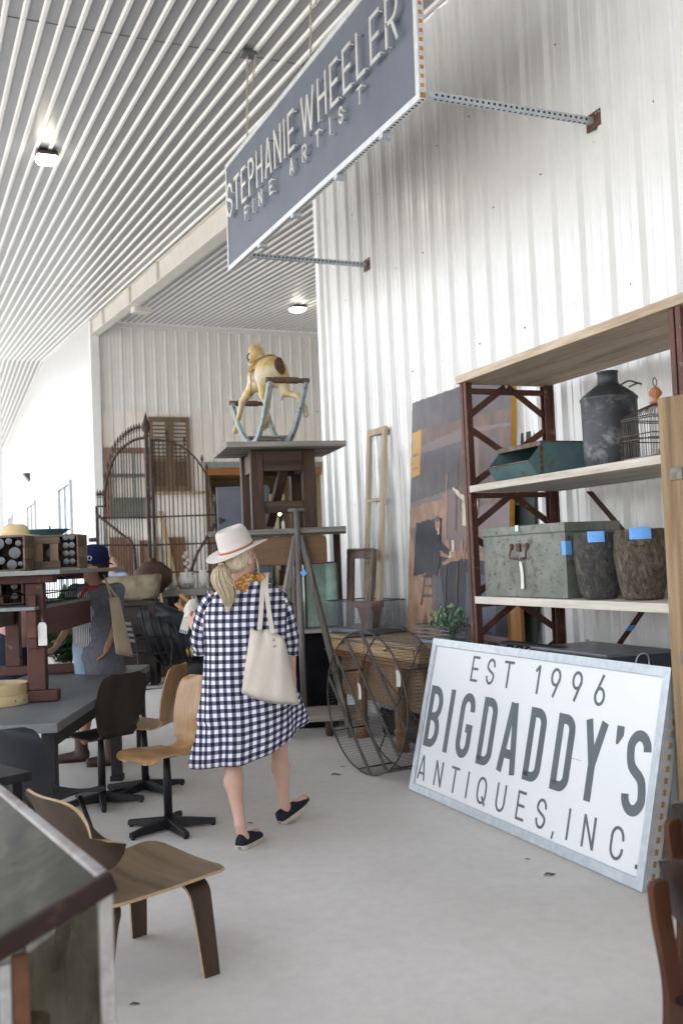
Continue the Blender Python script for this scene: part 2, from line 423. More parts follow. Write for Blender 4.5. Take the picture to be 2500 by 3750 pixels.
# long white wall on the right
YC = 10.42
wall = thing('metal_wall', 'tall white ribbed metal wall along the right side of the porch', 'wall', (4.25, 3, 0))
mb = MB(); pr = rpanel(-13, YC-.09, .11)
siding(mb, pr, lambda s, h, z: (4.25-h, s, z), 0, lambda s: czl(s)-.012)
mb.span((4.27, -13, 0), (4.45, YC-.005, 6.45-1.2)); mb.span((4.27, 4, 5.25), (4.45, YC-.005, 6.0))
for i, zz in enumerate((.95, 2.15, 3.3, 4.35, 5.2)):
    k = -2
    while -.19+k*.6096 < YC-.2:
        yy = .26+k*.6096+(i % 2)*.3048+.05*math.sin(k*7.3+i)
        if yy > 1 and zz < czl(yy)-.2: mb.lathe([(.0085, 0), (.0075, .005), (.003, .009), (0, .009)], basis((4.25, yy, zz+.01*math.sin(k*3)), (0, 0, 1), (0, 1, 0), (-1, 0, 0)), 7, 1)
        k += 1
mb.build('siding', [WALLW, SCREW], wall)
mb = MB(); mb.span((4.205, YC-.095, 0), (4.262, YC+.004, czl(YC)-.012)); mb.span((4.268, YC-.003, 0), (4.46, YC+.012, czl(YC)-.012)); mb.build('corner_trim', TRIM, wall, .003)

# porch roof: two ribbed soffits meeting at a ridge
roof = thing('porch_roof', 'grey ribbed metal soffit rising away over the whole porch', 'roof', (1, 10, 5.6))
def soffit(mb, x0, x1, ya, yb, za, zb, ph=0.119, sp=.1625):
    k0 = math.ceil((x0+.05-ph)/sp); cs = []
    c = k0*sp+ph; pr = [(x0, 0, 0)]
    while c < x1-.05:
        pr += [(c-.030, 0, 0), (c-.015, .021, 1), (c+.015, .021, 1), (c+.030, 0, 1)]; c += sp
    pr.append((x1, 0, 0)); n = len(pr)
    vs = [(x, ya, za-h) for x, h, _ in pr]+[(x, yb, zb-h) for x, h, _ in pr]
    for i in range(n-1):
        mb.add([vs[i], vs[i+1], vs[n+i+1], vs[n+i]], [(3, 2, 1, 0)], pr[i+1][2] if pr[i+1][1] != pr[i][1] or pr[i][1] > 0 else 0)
XA = 4.235
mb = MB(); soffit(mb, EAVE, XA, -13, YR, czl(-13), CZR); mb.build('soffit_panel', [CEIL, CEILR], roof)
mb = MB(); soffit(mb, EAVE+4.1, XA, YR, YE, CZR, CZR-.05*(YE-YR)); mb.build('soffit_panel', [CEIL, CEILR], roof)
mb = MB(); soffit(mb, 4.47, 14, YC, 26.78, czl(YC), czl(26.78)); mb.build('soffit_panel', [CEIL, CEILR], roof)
mb = MB(); vs = [(EAVE-.05, -13, czl(-13)+.05), (14, -13, czl(-13)+.05), (14, YR, CZR+.05), (EAVE-.05, YR, CZR+.05), (EAVE-.05, YE, CZR-.05*(YE-YR)+.05), (14, YE, CZR-.05*(YE-YR)+.05)]
vs += [(x, y, z+.15) for x, y, z in vs]
mb.add(vs, [(0, 1, 2, 3), (3, 2, 5, 4), (6, 9, 8, 7), (9, 10, 11, 8), (0, 6, 7, 1), (1, 7, 8, 2), (2, 8, 11, 5), (5, 11, 10, 4), (4, 10, 9, 3), (3, 9, 6, 0)]); mb.build('roof_deck', TRIM, roof)
mb = MB(); mb.span((EAVE-.04, -13, 5.5), (EAVE-.01, -12, 5.6))
mb = MB(); mb.add([(EAVE-.03, -13, czl(-13)-.18), (EAVE-.03, YR, CZR-.18), (EAVE-.03, YR, CZR+.05), (EAVE-.03, -13, czl(-13)+.05)], [(0, 1, 2, 3)]); mb.build('fascia', TRIM, roof)
mb = MB()
for y in (8.98, 21.9):                         # sheet laps
    mb.span((EAVE, y, czl(y)-.004), (XA, y+.012, czl(y)-.0015))
mb.build('lap_joint', SCREW, roof)

# header beam over the bay, column at its far end
beam = thing('steel_beam', 'deep cream steel header beam sloping over the open bay', 'beam', (4.33, YC, 5.9))
BH = .43
def slab_y(mb, x0, x1, ya, yb, d0, d1, mi=0):  # sloping bar under the soffit
    mb.add([(x, y, czl(y)-d) for y in (ya, yb) for x, d in ((x0, d0), (x1, d0), (x1, d1), (x0, d1))], [(0, 1, 2, 3), (7, 6, 5, 4), (0, 4, 5, 1), (1, 5, 6, 2), (2, 6, 7, 3), (3, 7, 4, 0)], mi)
mb = MB(); slab_y(mb, 4.30, 4.36, YC+.02, 26.6, .03, BH-.02); mb.build('web', CREAM, beam)
mb = MB(); slab_y(mb, 4.236, 4.46, YC+.02, 26.62, BH-.02, BH); mb.build('flange', CREAM, beam)
mb = MB(); slab_y(mb, 4.245, 4.455, YC+.02, 26.6, .012, .035); mb.build('flange', CREAM, beam)
for xa in (231, 290, 352):
    pass
for y in (25.0219, 21.6413, 18.9066):
    mb = MB(); slab_y(mb, 4.24, 4.299, y-.28, y+.28, .04, BH-.022); mb.build('stiffener', CREAM, beam, .004)
mb = MB(); y = 21.6413; slab_y(mb, 4.37, 4.75, y-.2, y+.2, BH+.0, BH+.12); mb.build('splice_bracket', CREAM, beam, .004)
colm = MB(); colm.span((4.23, 26.62, 0), (4.46, 26.79, czl(26.7)-.01))
colm.build('steel_column', TRIM, None, .006, 'white square column at the far corner of the open bay', 'column', loc=(4.34, 26.7, 0))
mb = MB(); p = (2.1614, 30.0, 5.5311); mb.span((p[0]-.16, 29.9, 0), (p[0]+.03, 30.1, czl(30)-.02)); mb.span((p[0]-.2, 29.85, 0), (p[0]+.07, 30.15, .02))
mb.build('steel_column', TRIM, None, .006, 'slim grey post cut by the left picture edge below the ridge', 'column', loc=(p[0], 30, 0))

# back wall of the bay
bw_ = thing('back_wall', 'ribbed pale metal back wall of the bay with plywood below', 'wall', (7, 26.8, 0))
DX0, DX1, DZ = 7.27, 10.71, 4.25
mb = MB()
P = lambda s, h, z: (s, 26.8-h, z)
siding(mb, rpanel(4.46, DX0, .2), P, 0, lambda s: czl(26.8)-.02); siding(mb, rpanel(DX0, DX1, .2), P, DZ, lambda s: czl(26.8)-.02); siding(mb, rpanel(DX1, 14, .2), P, 0, lambda s: czl(26.8)-.02)
mb.build('siding', WALLB, bw_)
mb = MB(); k = 13
while True:
    c = k*.3048+.2; k += 1
    if c > 13.6: break
    x0, x1 = max(c+.048, 4.47), c+.3048-.048
    if x1 < x0: continue
    if x0 > DX0-.2 and x1 < DX1+.2: mb.span((x0, 26.775, DZ+.1), (x1, 26.785, 5.79))
    else: mb.span((x0, 26.775, 0), (x1, 26.785, 5.79))
mb.build('plywood_infill', PLY, bw_)
mb = MB(); mb.span((4.46, 26.70, czl(26.75)-.16), (14, 26.764, czl(26.75)-.03)); mb.build('eave_trim', WALLB, bw_, .004)
DARKO = plain('olive_interior', (.30, .26, .16), .8, 0, (.22, .19, .12), 2)
ORW = wood('orange_lintel', (.28, .10, .035), (.36, .15, .06), 'x')
GREYP = plain('grey_green_paint', (.27, .29, .27), .6)
mb = MB(); mb.span((DX0-.02, 26.66, DZ), (DX1+.02, 26.765, DZ+.16)); mb.build('door_head', GREYP, bw_, .004)
mb = MB(); mb.span((DX0, 26.69, DZ-.2), (DX1, 26.8, DZ-.003)); mb.build('lintel', ORW, bw_)
mb = MB()
mb.span((DX0-.003, 26.83, 0), (DX0+.02, 30.9, DZ)); mb.span((DX1-.02, 26.83, 0), (DX1+.003, 30.9, DZ)); mb.span((DX0-.05, 30.9, 0), (DX1+.05, 31, DZ)); mb.span((DX0-.05, 26.83, DZ+.002), (DX1+.05, 31, DZ+.05))
mb.build('shop_interior', DARKO, bw_)
mb = MB(); mb.span((DX0, 29.9, 3.52), (DX1, 29.98, 3.72))
for x in (7.55, 8.2, 9.1, 10.3): mb.span((x, 29.86, 0), (x+.16, 29.99, 3.5))
mb.build('inner_frame', TRIM, bw_, .004)
mb = MB(); mb.span((9.75, 26.84, 0), (9.95, 27.0, DZ-.21)); mb.span((7.3, 26.84, 0), (7.42, 27.0, DZ-.21)); mb.build('door_post', plain('brown_post', (.20, .12, .06), .6), bw_, .004)
SHOP = [plain('shop_brown', (.16, .09, .05), .7), plain('shop_tan', (.35, .24, .13), .7), plain('shop_dark', (.04, .035, .03), .6), plain('shop_cream', (.55, .48, .36), .7)]
for i in range(9):
    x = 7.6+i*.36; h = .7+.9*random.random(); mb = MB(); y = 28.3+random.random()
    mb.span((x-.16, y, 0), (x+.16, y+.4, h)); mb.span((x-.18, y-.02, h), (x+.18, y+.42, h+.04))
    for q in range(3): mb.span((x-.13, y-.015, h*(q+.12)/3), (x+.13, y, h*(q+.85)/3))
    mb.build('shop_cabinet', SHOP[i % 4], None, .006, ['small tan cabinet inside the dark shop doorway', 'low brown chest inside the dark shop doorway', 'dark drawer unit inside the shop doorway', 'cream cupboard inside the shop doorway'][i % 4], 'cabinet', 'cabinets inside the shop doorway', loc=(x, y, 0))
BULB = emit('warm_bulb', (1, .75, .4), 14)
for px, py in ((1105, 37), (1040, 150)):
    pass
for i, p in enumerate(((9.8346, 28.0, 2.9978), (9.7364, 28.5, 3.134))):
    mb = MB(); mb.lathe([(0, -.045), (.03, -.03), (.04, 0), (.03, .03), (.016, .05), (.016, .09), (0, .09)], Matrix.Translation(p), 12); mb.tube([V(p)+V((0, 0, .09)), (p[0], p[1], DZ)], .004, 5, mi=1)
    mb.build('pendant_bulb', [BULB, SCREW], None, 0, ['warm lit bulb hanging inside the shop doorway, the right one', 'warm lit bulb hanging inside the shop doorway, the left one'][i], 'bulb', 'lit bulbs in the shop', loc=p)

# unseen sides that close the bay
mb = MB(); mb.span((13.2, YC+.2, 0), (13.4, 31.2, czl(YC)-.05)); mb.span((13.2, YC+.2, czl(YC)-.04), (13.4, 31.2, czl(27)+.1)); mb.build('side_wall', WALLB, bw_)
mb = MB(); mb.span((4.47, YC+.02, 0), (13.19, YC+.16, czl(YC)-.03)); mb.build('side_wall', WALLB, wall)
mb = MB(); mb.span((DX1+.1, 27.0, 0), (13.2, 27.2, 8)); mb.span((4.47, 27.0, 0), (DX0-.1, 27.2, 8)); mb.span((4.47, 27.0, DZ+.1), (13.2, 27.2, 8.2)); mb.build('backing', WALLB, bw_)

# far wall beyond the bay, with its windows
fw = thing('far_wall', 'bright white wall running on beyond the open bay at left', 'wall', (4.25, 35, 0))
def zfar(s): return czl(s) if s < YR else CZR-.05*(s-YR)
mb = MB(); pr = rpanel(26.8, YE, .1, .012, .003)
if not any(abs(s-YR) < .001 for s, h in pr): pr = sorted(pr+[(YR, 0)])
siding(mb, pr, lambda s, h, z: (4.25-h, s, z), 0, lambda s: zfar(s)-.01); mb.span((4.28, 26.82, 0), (4.45, YE, 7.6)); mb.build('siding', WALLW, fw)
PANE = plain('far_window_pane', (.30, .36, .42), .08, 0, (.36, .42, .47), 2, 0)
for y0, y1, zt in ((30.996, 33.9002, 4.2), (41.3225, 44.503, 4.3), (51.9936, 54.6989, 4.35)):
    mb = MB(); w = .12
    mb.span((4.17, y0, 1.0), (4.235, y0+w, zt)); mb.span((4.17, y1-w, 1.0), (4.235, y1, zt)); mb.span((4.16, y0-.04, zt+.002), (4.236, y1+.04, zt+.14)); mb.span((4.16, y0-.04, .88), (4.236, y1+.04, .998)); mb.span((4.18, (y0+y1)/2-.05, 1.002), (4.234, (y0+y1)/2+.05, zt-.002))
    w_ = mb.build('window', plain('window_frame_white', (.55, .57, .58), .5), fw, .004)
    mb = MB(); mb.span((4.222, y0+w, 1.002), (4.236, y1-w, zt-.002)); mb.build('pane', PANE, w_)
LAMPB = plain('lamp_bronze', (.06, .045, .035), .4, .4)
p = (4.23, 43.6165, 5.518)
mb = MB(); mb.add([(4.23, p[1]-.35, p[2]+.2), (4.23, p[1]+.35, p[2]+.2), (4.23, p[1]+.35, p[2]-.18), (4.23, p[1]-.35, p[2]-.18), (3.95, p[1]-.33, p[2]+.19), (3.95, p[1]+.33, p[2]+.19)], [(0, 1, 2, 3), (4, 5, 1, 0), (3, 2, 5, 4), (0, 3, 4), (1, 5, 2)])
mb.build('wall_lamp', LAMPB, None, .01, 'small dark wedge lamp high on the bright far wall', 'lamp', loc=p)

# ceiling lamps
LENS = emit('lamp_lens', (1, .97, .88), 2.0)
def ceiling_lamp(p, label, s=1):
    n = V((0, -.0965, 1)).normalized(); t = thing('ceiling_lamp', label, 'lamp', p, 0, 'lamps under the porch roof')
    B = frame(t) @ rot('X', 5.5)
    a, b = .135*s, .135*s
    ring = lambda r, z: [(x*r/.135, y*r/.135, z) for x, y in rrect(-a, -b, a, b, .03)]
    mb = MB(B); mb.loft([ring(.10, -.02), ring(.13, -.028), ring(.137, -.05), ring(.137, -.085)]); mb.box((0, 0, -.011), (.13, .13, .02)); mb.build('lamp_housing', LAMPB, t)
    mb = MB(B); mb.loft([ring(.128, -.0865), ring(.128, -.12), ring(.10, -.165), ring(.05, -.172)]); mb.build('lamp_lens', LENS, t)
    l = bpy.data.lights.new('lamp_glow', 'POINT'); l.energy = .5; l.color = (1, .85, .6); l.shadow_soft_size = .1
    lo = bpy.data.objects.new('lamp_glow', l); col.objects.link(lo); lo.parent = t; lo.location = (0, .02, -.26)
p = (1.5439, 12.6564, 6.8613); ceiling_lamp(p, 'lit square lamp on the grey soffit at upper left, nearest lamp', .95)
p = (8.546, 22.4293, 7.8044); ceiling_lamp(p, 'lit square lamp under the bay soffit above the rocking horse', 1.3)

# ---------------------------------------------------------------- stroke lettering
def glyph(ch, W, H, sw):
    a = sw/2; x0, x1, y0, y1 = a, W-a, a, H-a; xm, ym = W/2, H/2; rx = (x1-x0)/2; ry = min(rx*1.15, (y1-y0)/2)
    top = lambda s, e: arc(xm, y1-ry, rx, ry, s, e); bot = lambda s, e: arc(xm, y0+ry, rx, ry, s, e)
    if ch == 'E': return [[(x1, y1), (x0, y1), (x0, y0), (x1, y0)], [(x0, ym), (x1-sw*.4, ym)]]
    if ch == 'F': return [[(x1, y1), (x0, y1), (x0, 0)], [(x0, ym), (x1-sw*.4, ym)]]
    if ch == 'L': return [[(x0, H), (x0, y0), (x1, y0)]]
    if ch == 'T': return [[(0, y1), (W, y1)], [(xm, y1), (xm, 0)]]
    if ch == 'I': return [[(xm, 0), (xm, H)]]
    if ch == 'H': return [[(x0, 0), (x0, H)], [(x1, 0), (x1, H)], [(x0, ym), (x1, ym)]]
    if ch == 'N': return [[(x0, 0), (x0, H)], [(x0, H-a*.6), (x1, a*.6)], [(x1, 0), (x1, H)]]
    if ch == 'A': return [[(x0, 0), (xm-a*.35, H)], [(x1, 0), (xm+a*.35, H)], [(x0+(xm-x0)*.3, H*.27), (x1-(xm-x0)*.3, H*.27)]]
    if ch == 'W': q = (x1-x0)/4; return [[(x0, H), (x0+q, 0)], [(x0+q, 0), (xm, H*.92)], [(xm, H*.92), (x1-q, 0)], [(x1-q, 0), (x1, H)]]
    if ch == 'Y': return [[(x0, H), (xm, ym*.9)], [(x1, H), (xm, ym*.9)], [(xm, ym*.98), (xm, 0)]]
    if ch == 'U': return [[(x0, H)]+bot(180, 360)+[(x1, H)]]
    if ch == 'C': return [[(x1, y1-ry*1.12)]+top(0, 180)+bot(180, 360)+[(x1, y0+ry*1.12)]]
    if ch == 'G': return [[(x1, y1-ry*1.25)]+top(0, 180)+bot(180, 360)+[(x1, ym-a*.6), (xm+a*.3, ym-a*.6)]]
    if ch == 'Q': return [top(0, 180)+bot(180, 360)+[(x1, y1-ry)], [(xm+a, y0+ry*.75), (x1+a*.6, 0)]]
    if ch == 'D': r = min(rx*1.1, (y1-y0)/2); return [[(x0, y0), (x0, y1)]+arc(x1-r, y1-r, r, r, 90, 0)+arc(x1-r, y0+r, r, r, 0, -90)+[(x0-a, y0)]]
    if ch == 'B':
        r = (y1-ym)/2; rx2 = min(rx*1.2, r)
        return [[(x0, y0), (x0, y1)]+arc(x1-rx2, ym+r, rx2, r, 90, -90)+[(x0, ym)], [(x0, ym)]+arc(x1-rx2, ym-r, rx2, r, 90, -90)+[(x0-a, y0)]]
    if ch in 'PR':
        yy = H*.46; r = (y1-yy)/2; rx2 = min(rx*1.2, r)
        s = [[(x0, 0), (x0, y1)]+arc(x1-rx2, yy+r, rx2, r, 90, -90)+[(x0, yy)]]
        return s+([[(xm, yy), (x1, 0)]] if ch == 'R' else [])
    if ch == 'S':
        p = spline([(x1, y1-ry*1.0, 0)]+[(x, y, 0) for x, y in top(25, 180)[::2]]+[(x0+rx*.35, ym+(H*.07), 0), (x1-rx*.35, ym-(H*.07), 0)]+[(x, y, 0) for x, y in bot(0, -155)[::2]]+[(x0, y0+ry*1.0, 0)], 4)
        return [[(q.x, q.y) for q in p]]
    if ch == '1': return [[(0+a, H*.78), (xm+a, H-a*.4)], [(xm+a, H), (xm+a, 0)]]
    if ch == '9': return [arc(xm, y1-ry, rx, ry, 0, 360, 20), [(x1-a*.15, y1-ry*1.15), (x0+rx*.75, 0)]]
    if ch == '6': return [arc(xm, y0+ry, rx, ry, 0, 360, 20), [(x0+a*.15, y0+ry*1.15), (x1-rx*.55, H)]]
    return []
def ribbon(mb, pts, sw, d0, d1, M, mi=0):
    q = [pts[0]]
    for p in pts[1:]:
        if math.hypot(p[0]-q[-1][0], p[1]-q[-1][1]) > 1e-5: q.append(p)
    n = len(q); L, R = [], []
    for i in range(n):
        def nd(a, b):
            dx, dy = b[0]-a[0], b[1]-a[1]; l = math.hypot(dx, dy); return (-dy/l, dx/l)
        n1 = nd(q[i-1], q[i]) if i else nd(q[i], q[i+1]); n2 = nd(q[i], q[i+1]) if i < n-1 else n1
        m = (n1[0]+n2[0], n1[1]+n2[1]); l2 = m[0]**2+m[1]**2; k = sw/max(l2, .5) if l2 > 0 else sw/2
        L.append((q[i][0]+m[0]*k, q[i][1]+m[1]*k)); R.append((q[i][0]-m[0]*k, q[i][1]-m[1]*k))
    vs = [(x, y, d) for d in (d0, d1) for x, y in L+R]; N = 2*n; fs = []
    for i in range(n-1):
        fs += [(N+n+i, N+n+i+1, N+i+1, N+i), (i, i+1, n+i+1, n+i), (i+1, i, N+i, N+i+1), (n+i, n+i+1, N+n+i+1, N+n+i)]
    fs += [(0, n, N+n, N), (2*n-1, n-1, N+n-1, N+2*n-1)]
    mb.add(vs, fs, mi, M=M)
def letter(mb, ch, x, y, W, H, sw, d0, d1, M, mi=0):
    for k, st in enumerate(glyph(ch, W, H, sw)): ribbon(mb, [(x+a, y+b) for a, b in st], sw, d0, d1+k*.0004, M, mi)

GALV = plain('galvanised', (.50, .54, .58), .42, .55, (.40, .44, .48), 22, .12, 70)
GALVW = plain('white_tube', (.62, .63, .64), .45, .2, (.52, .53, .54), 14, .1, 60)
HOLE = plain('dark_hole', (.02, .018, .015), .7)
RUSTO = plain('orange_hole', (.55, .22, .06), .7, 0, (.35, .12, .04), 30)
SLATE = plain('slate_panel', (.135, .148, .180), .6, 0, (.11, .122, .152), 2.2, .12, 30, .3, .7, detail=8)
LETW = worn('bare_letter_metal', (.62, .61, .585), (.42, .36, .28), .36, .35, .35, 9)
RUSTB = plain('rust_plate', (.12, .062, .048), .7, 0, (.075, .045, .038), 20, .3)

# ---- sign hung from the soffit
Y0, Y1, XS = 5.386, 9.60, 2.945
sg = thing('hanging_sign', 'slate grey sign with raised metal letters hung high on chains', 'sign', (XS, 7.5, 4.5))
zb = lambda y: 4.445+.0259*(y-Y0)
B = basis((XS, Y1, zb(Y1)), (0, Y0-Y1, zb(Y0)-zb(Y1)), (0, 0, 1), (-1, 0, 0))
x = V((0, Y0-Y1, zb(Y0)-zb(Y1))); LS = x.length; x.normalize(); z = V((-1, 0, 0)); y = z.cross(x)
B = basis((XS, Y1, zb(Y1)), x, y, z); HS = 1.085; TB = .05
mb = MB(B); mb.span((.02, .02, -.002), (LS-.02, HS-.02, .012)); mb.build('panel', SLATE, sg)
mb = MB(B); mb.span((.02, .02, -.014), (LS-.02, HS-.02, -.0025)); mb.build('backing_board', wood('backing_ply', (.42, .32, .2), (.58, .47, .33), 'y'), sg)
mb = MB(B)
mb.span((0, 0, -TB/2), (LS, TB*.9, TB/2)); mb.span((0, HS-TB*.9, -TB/2), (LS, HS, TB/2)); mb.span((0, TB*.9+.0005, -TB/2), (TB*.6, HS-TB*.9-.0005, TB/2)); mb.span((LS-TB, TB*.9+.0005, -TB/2), (LS, HS-TB*.9-.0005, TB/2))
k = .06
while k < LS: mb.span((k, -.0012, -.009), (k+.02, .001, .009), mi=1); k += .045
k = .08
while k < HS: mb.span((LS-.001, k, -.012), (LS+.0015, k+.025, .012), mi=2); k += .058
mb.span((LS-.001, .012, -.018), (LS+.002, .046, .018), mi=2)
mb.build('frame', [GALVW, HOLE, RUSTO], sg, .003)
def hang_letter(ch, yl, W, zo, H, sw):
    mb = MB(B); xo = Y1-yl
    letter(mb, ch, xo, zo, W, H, sw, .058, .066, None)
    for st in glyph(ch, W, H, sw)[:1]:
        for q in (st[0], st[-1]): mb.tube([(xo+q[0]*.94+W*.03, zo+q[1]*.92+H*.04, .01), (xo+q[0]*.94+W*.03, zo+q[1]*.92+H*.04, .058)], .0055, 5)
    mb.build('letter', LETW, sg)
yl = 9.444
for ch, w in zip('STEPHANIE', (.19, .17, .165, .17, .18, .19, .185, .04, .165)): hang_letter(ch, yl, w, .475, .335, .031); yl -= w+(2.0-1.455+.0)/8.6
yl = 7.33
for ch, w in zip('WHEELER', (.29, .185, .175, .175, .165, .175, .19)): hang_letter(ch, yl, w, .475, .335, .031); yl -= w+.068
for ch, yc in zip('FINEARTIST', (8.83, 8.62, 8.40, 8.10, 7.58, 7.28, 6.99, 6.74, 6.53, 6.19)): w = .028 if ch == 'I' else .075 if ch == 'S' else .095; hang_letter(ch, yc+w/2, w, .292, .13, .017)
def chain(p, q, r=.004, L=.034):
    p, q = V(p), V(q); n = max(2, int((q-p).length/(L*.78))); d = (q-p)/n; mb = MB(); a = d.orthogonal().normalized(); b = d.normalized().cross(a)
    for i in range(n):
        c = p+d*(i+.5); s = a if i % 2 else b
        mb.tube([c+d.normalized()*(math.cos(t)*L*.5)+s*(math.sin(t)*L*.28) for t in [2*PI*k/8 for k in range(8)]], r, 5, True)
    return mb
for yb, yt in ((8.90, 8.86), (7.22, 7.18)):
    tp = (XS+.02, yt, czl(yt)-.06)
    mb = chain((XS, yb, zb(yb)+HS+.005), tp); mb.v += []; c2 = chain((XS+.05, yb-.02, zb(yb)+HS+.45), (XS+.09, yt-.05, czl(yt)-.06)); mb.add(c2.v, c2.f, 0, True); mb.build('chain', plain('chain_steel', (.55, .50, .40), .4, .6) if yb > 8 else bpy.data.materials['chain_steel'], sg)
    mb = MB(); mb.span((XS-.04, yt-.06, czl(yt)-.06), (XS+.10, yt+.06, czl(yt)-.022)); mb.build('ceiling_bracket', SCREW, sg, .004)
for yy, xe in ((5.37, 4.216), (9.07, 4.216)):
    zc = zb(yy)+.025; mb = MB(); h = .042
    mb.span((XS+.027, yy-h/2, zc-h/2), (xe, yy+h/2, zc+h/2)); k = XS+.07
    while k < xe-.03:
        mb.span((k, yy-h/2-.0012, zc-.008), (k+.017, yy-h/2+.001, zc+.008), mi=1); mb.span((k, yy-.008, zc-h/2-.0012), (k+.017, yy+.008, zc-h/2+.001), mi=1); k += .042
    am = mb.build('bracket_arm', [GALV, HOLE], sg, .002)
    mb = MB(); mb.span((xe+.0005, yy-.095, zc-.058), (xe+.012, yy+.06, zc+.055))
    for dy in (-.08, -.05, .045): mb.lathe([(.008, 0), (.006, .006), (0, .006)], basis((xe+.0, yy+dy, zc+.035), (0, 0, 1), (0, 1, 0), (-1, 0, 0)), 6, 1)
    mb.build('wall_plate', [RUSTB, GALV], am)
for yy in (5.95, 6.75, 7.7, 8.6):
    mb = MB(); mb.span((XS-.03, yy-.03, zb(yy)-.035), (XS+.05, yy+.03, zb(yy)-.002)); mb.build('clip', GALV, sg, .003)

# ---- big painted sign leaning on the shelf
PB0, PB1 = V((3.0539, 6.2171, 0.0)), V((3.0397, 3.7965, 0.0))
d = (PB1-PB0); LB = d.length; d.normalize(); nx = V((-d.y, d.x, 0)); nx = nx if nx.x > 0 else -nx
ta = math.radians(13.5); upv = nx*math.sin(ta)+V((0, 0, 1))*math.cos(ta); nrm = d.cross(upv)
B = basis(PB0+V((0, 0, .0)), d, upv, nrm)
fs_ = thing('painted_sign', 'large white sign in a galvanised frame leaning on the shelf', 'sign', PB0)
SIGNW = plain('sign_white', (.74, .76, .77), .42, 0, (.70, .725, .74), 1.4, .04, 40)
SIGNG = plain('sign_grey', (.095, .115, .13), .5, 0, (.12, .14, .155), 6, .05)
HB = 1.042; fw_ = .05
mb = MB(B); mb.span((.01, .01, -.03), (LB-.01, HB-.01, 0)); mb.build('panel', SIGNW, fs_)
mb = MB(B)
def mitre(x0, y0, x1, y1, w):
    o = [(x0, y0), (x1, y0), (x1, y1), (x0, y1)]; i = [(x0+w, y0+w), (x1-w, y0+w), (x1-w, y1-w), (x0+w, y1-w)]
    return [[o[k], o[(k+1) % 4], i[(k+1) % 4], i[k]] for k in range(4)]
for poly in mitre(0, 0, LB, HB, fw_): mb.prism(poly, -.075, .014)
k = .06
while k < HB-.05: mb.span((LB-.001, k, -.052), (LB+.0015, k+.028, -.032), mi=1); k += .055
mb.build('frame', [GALV, plain('brass_hole', (.30, .20, .07), .5, .3)], fs_, .003)
def row(items, v0, v1, sw):
    for ch, u0, u1 in items:
        mb = MB(B)
        if ch == ',': mb.prism([(u0, v0-.025), (u0+.012, v0-.025), (u1, v0+.016), (u1-.012, v0+.016)], .0005, .0022)
        elif ch == '.': mb.prism([(u0, v0), (u1, v0), (u1, v0+.02), (u0, v0+.02)], .0005, .0022)
        elif ch == "'": mb.prism([(u0, v1), (u1, v1), (u1, v1-.045), (u0+.02, v1-.092), (u0+.005, v1-.092)], .0005, .0022)
        else: letter(mb, ch, u0, v0, u1-u0, v1-v0, sw, .0005, .0022, None)
        mb.build('letter', SIGNG, fs_)
row([('E', .564, .658), ('S', .752, .846), ('T', .948, 1.055), ('1', 1.285, 1.352), ('9', 1.448, 1.541), ('9', 1.648, 1.739), ('6', 1.854, 1.943)], .797, .961, .0165)
row([('B', .077, .262), ('I', .353, .411), ('G', .508, .684), ('D', .784, .95), ('A', 1.027, 1.224), ('D', 1.305, 1.47), ('D', 1.577, 1.737), ('Y', 1.819, 2.005), ("'", 2.075, 2.13), ('S', 2.172, 2.346)], .311, .722, .053)
row([('A', .069, .174), ('N', .303, .403), ('T', .515, .616), ('I', .722, .742), ('Q', .852, .96), ('U', 1.073, 1.172), ('E', 1.296, 1.386), ('S', 1.493, 1.585), (',', 1.655, 1.675), ('I', 1.78, 1.80), ('N', 1.914, 2.014), ('C', 2.138, 2.239), ('.', 2.337, 2.354)], .086, .248, .0155)
mb = MB(B); mb.span((1.725, .5, .0003), (1.82, .5015, .0007)); mb.build('scratch', HOLE, fs_)

# ---------------------------------------------------------------- steel shelf with plank boards
RUST = worn('rusty_brown_steel', (.105, .046, .036), (.24, .17, .14), .37, .55, .15, 18, (.075, .034, .028))
BOARD = wood('grey_pine_board', (.30, .22, .15), (.46, .37, .28), 'y', .7, 45, 6, (.56, .49, .41), .3)
BOARDP = wood('pale_worn_board', (.36, .31, .26), (.50, .46, .40), 'y', .7, 45, 7, (.62, .58, .52), .3)
sh = thing('steel_shelf', 'rusty lattice steel shelf with thick plank boards against the wall', 'shelf', (3.72, 4.8, 0))
SX0, SX1, SY0, SY1 = 3.375, 4.08, 3.80, 5.85
ZB = (2.045, 1.311)
PW = .085
for (x, y, s) in ((SX0, SY1, 1), (SX1, SY1, 1), (SX0, SY0, 1), (SX1, SY0, 1)):
    mb = MB(); sg_ = 1 if x == SX0 else -1
    # back-to-back angles
    for o in (0, PW*.56):
        mb.span((x, y-o-.036, 0), (x+sg_*.008, y-o, 2.745)); mb.span((x+sg_*.0085, y-o-.010, 0), (x+sg_*.062, y-o-.002, 2.745))
    mb.span((x+sg_*.012, y-.05, 0), (x+sg_*.05, y-.03, 2.745))
    mb.span((x-sg_*.03, y-.14, 0), (x+sg_*.11, y+.05, .008))
    mb.build('post', RUST, sh, .003)
def flat(p, q, w=.04, t=.008): mb = MB(); mb.beam(p, q, t, w, (0, 0, 1)); return mb
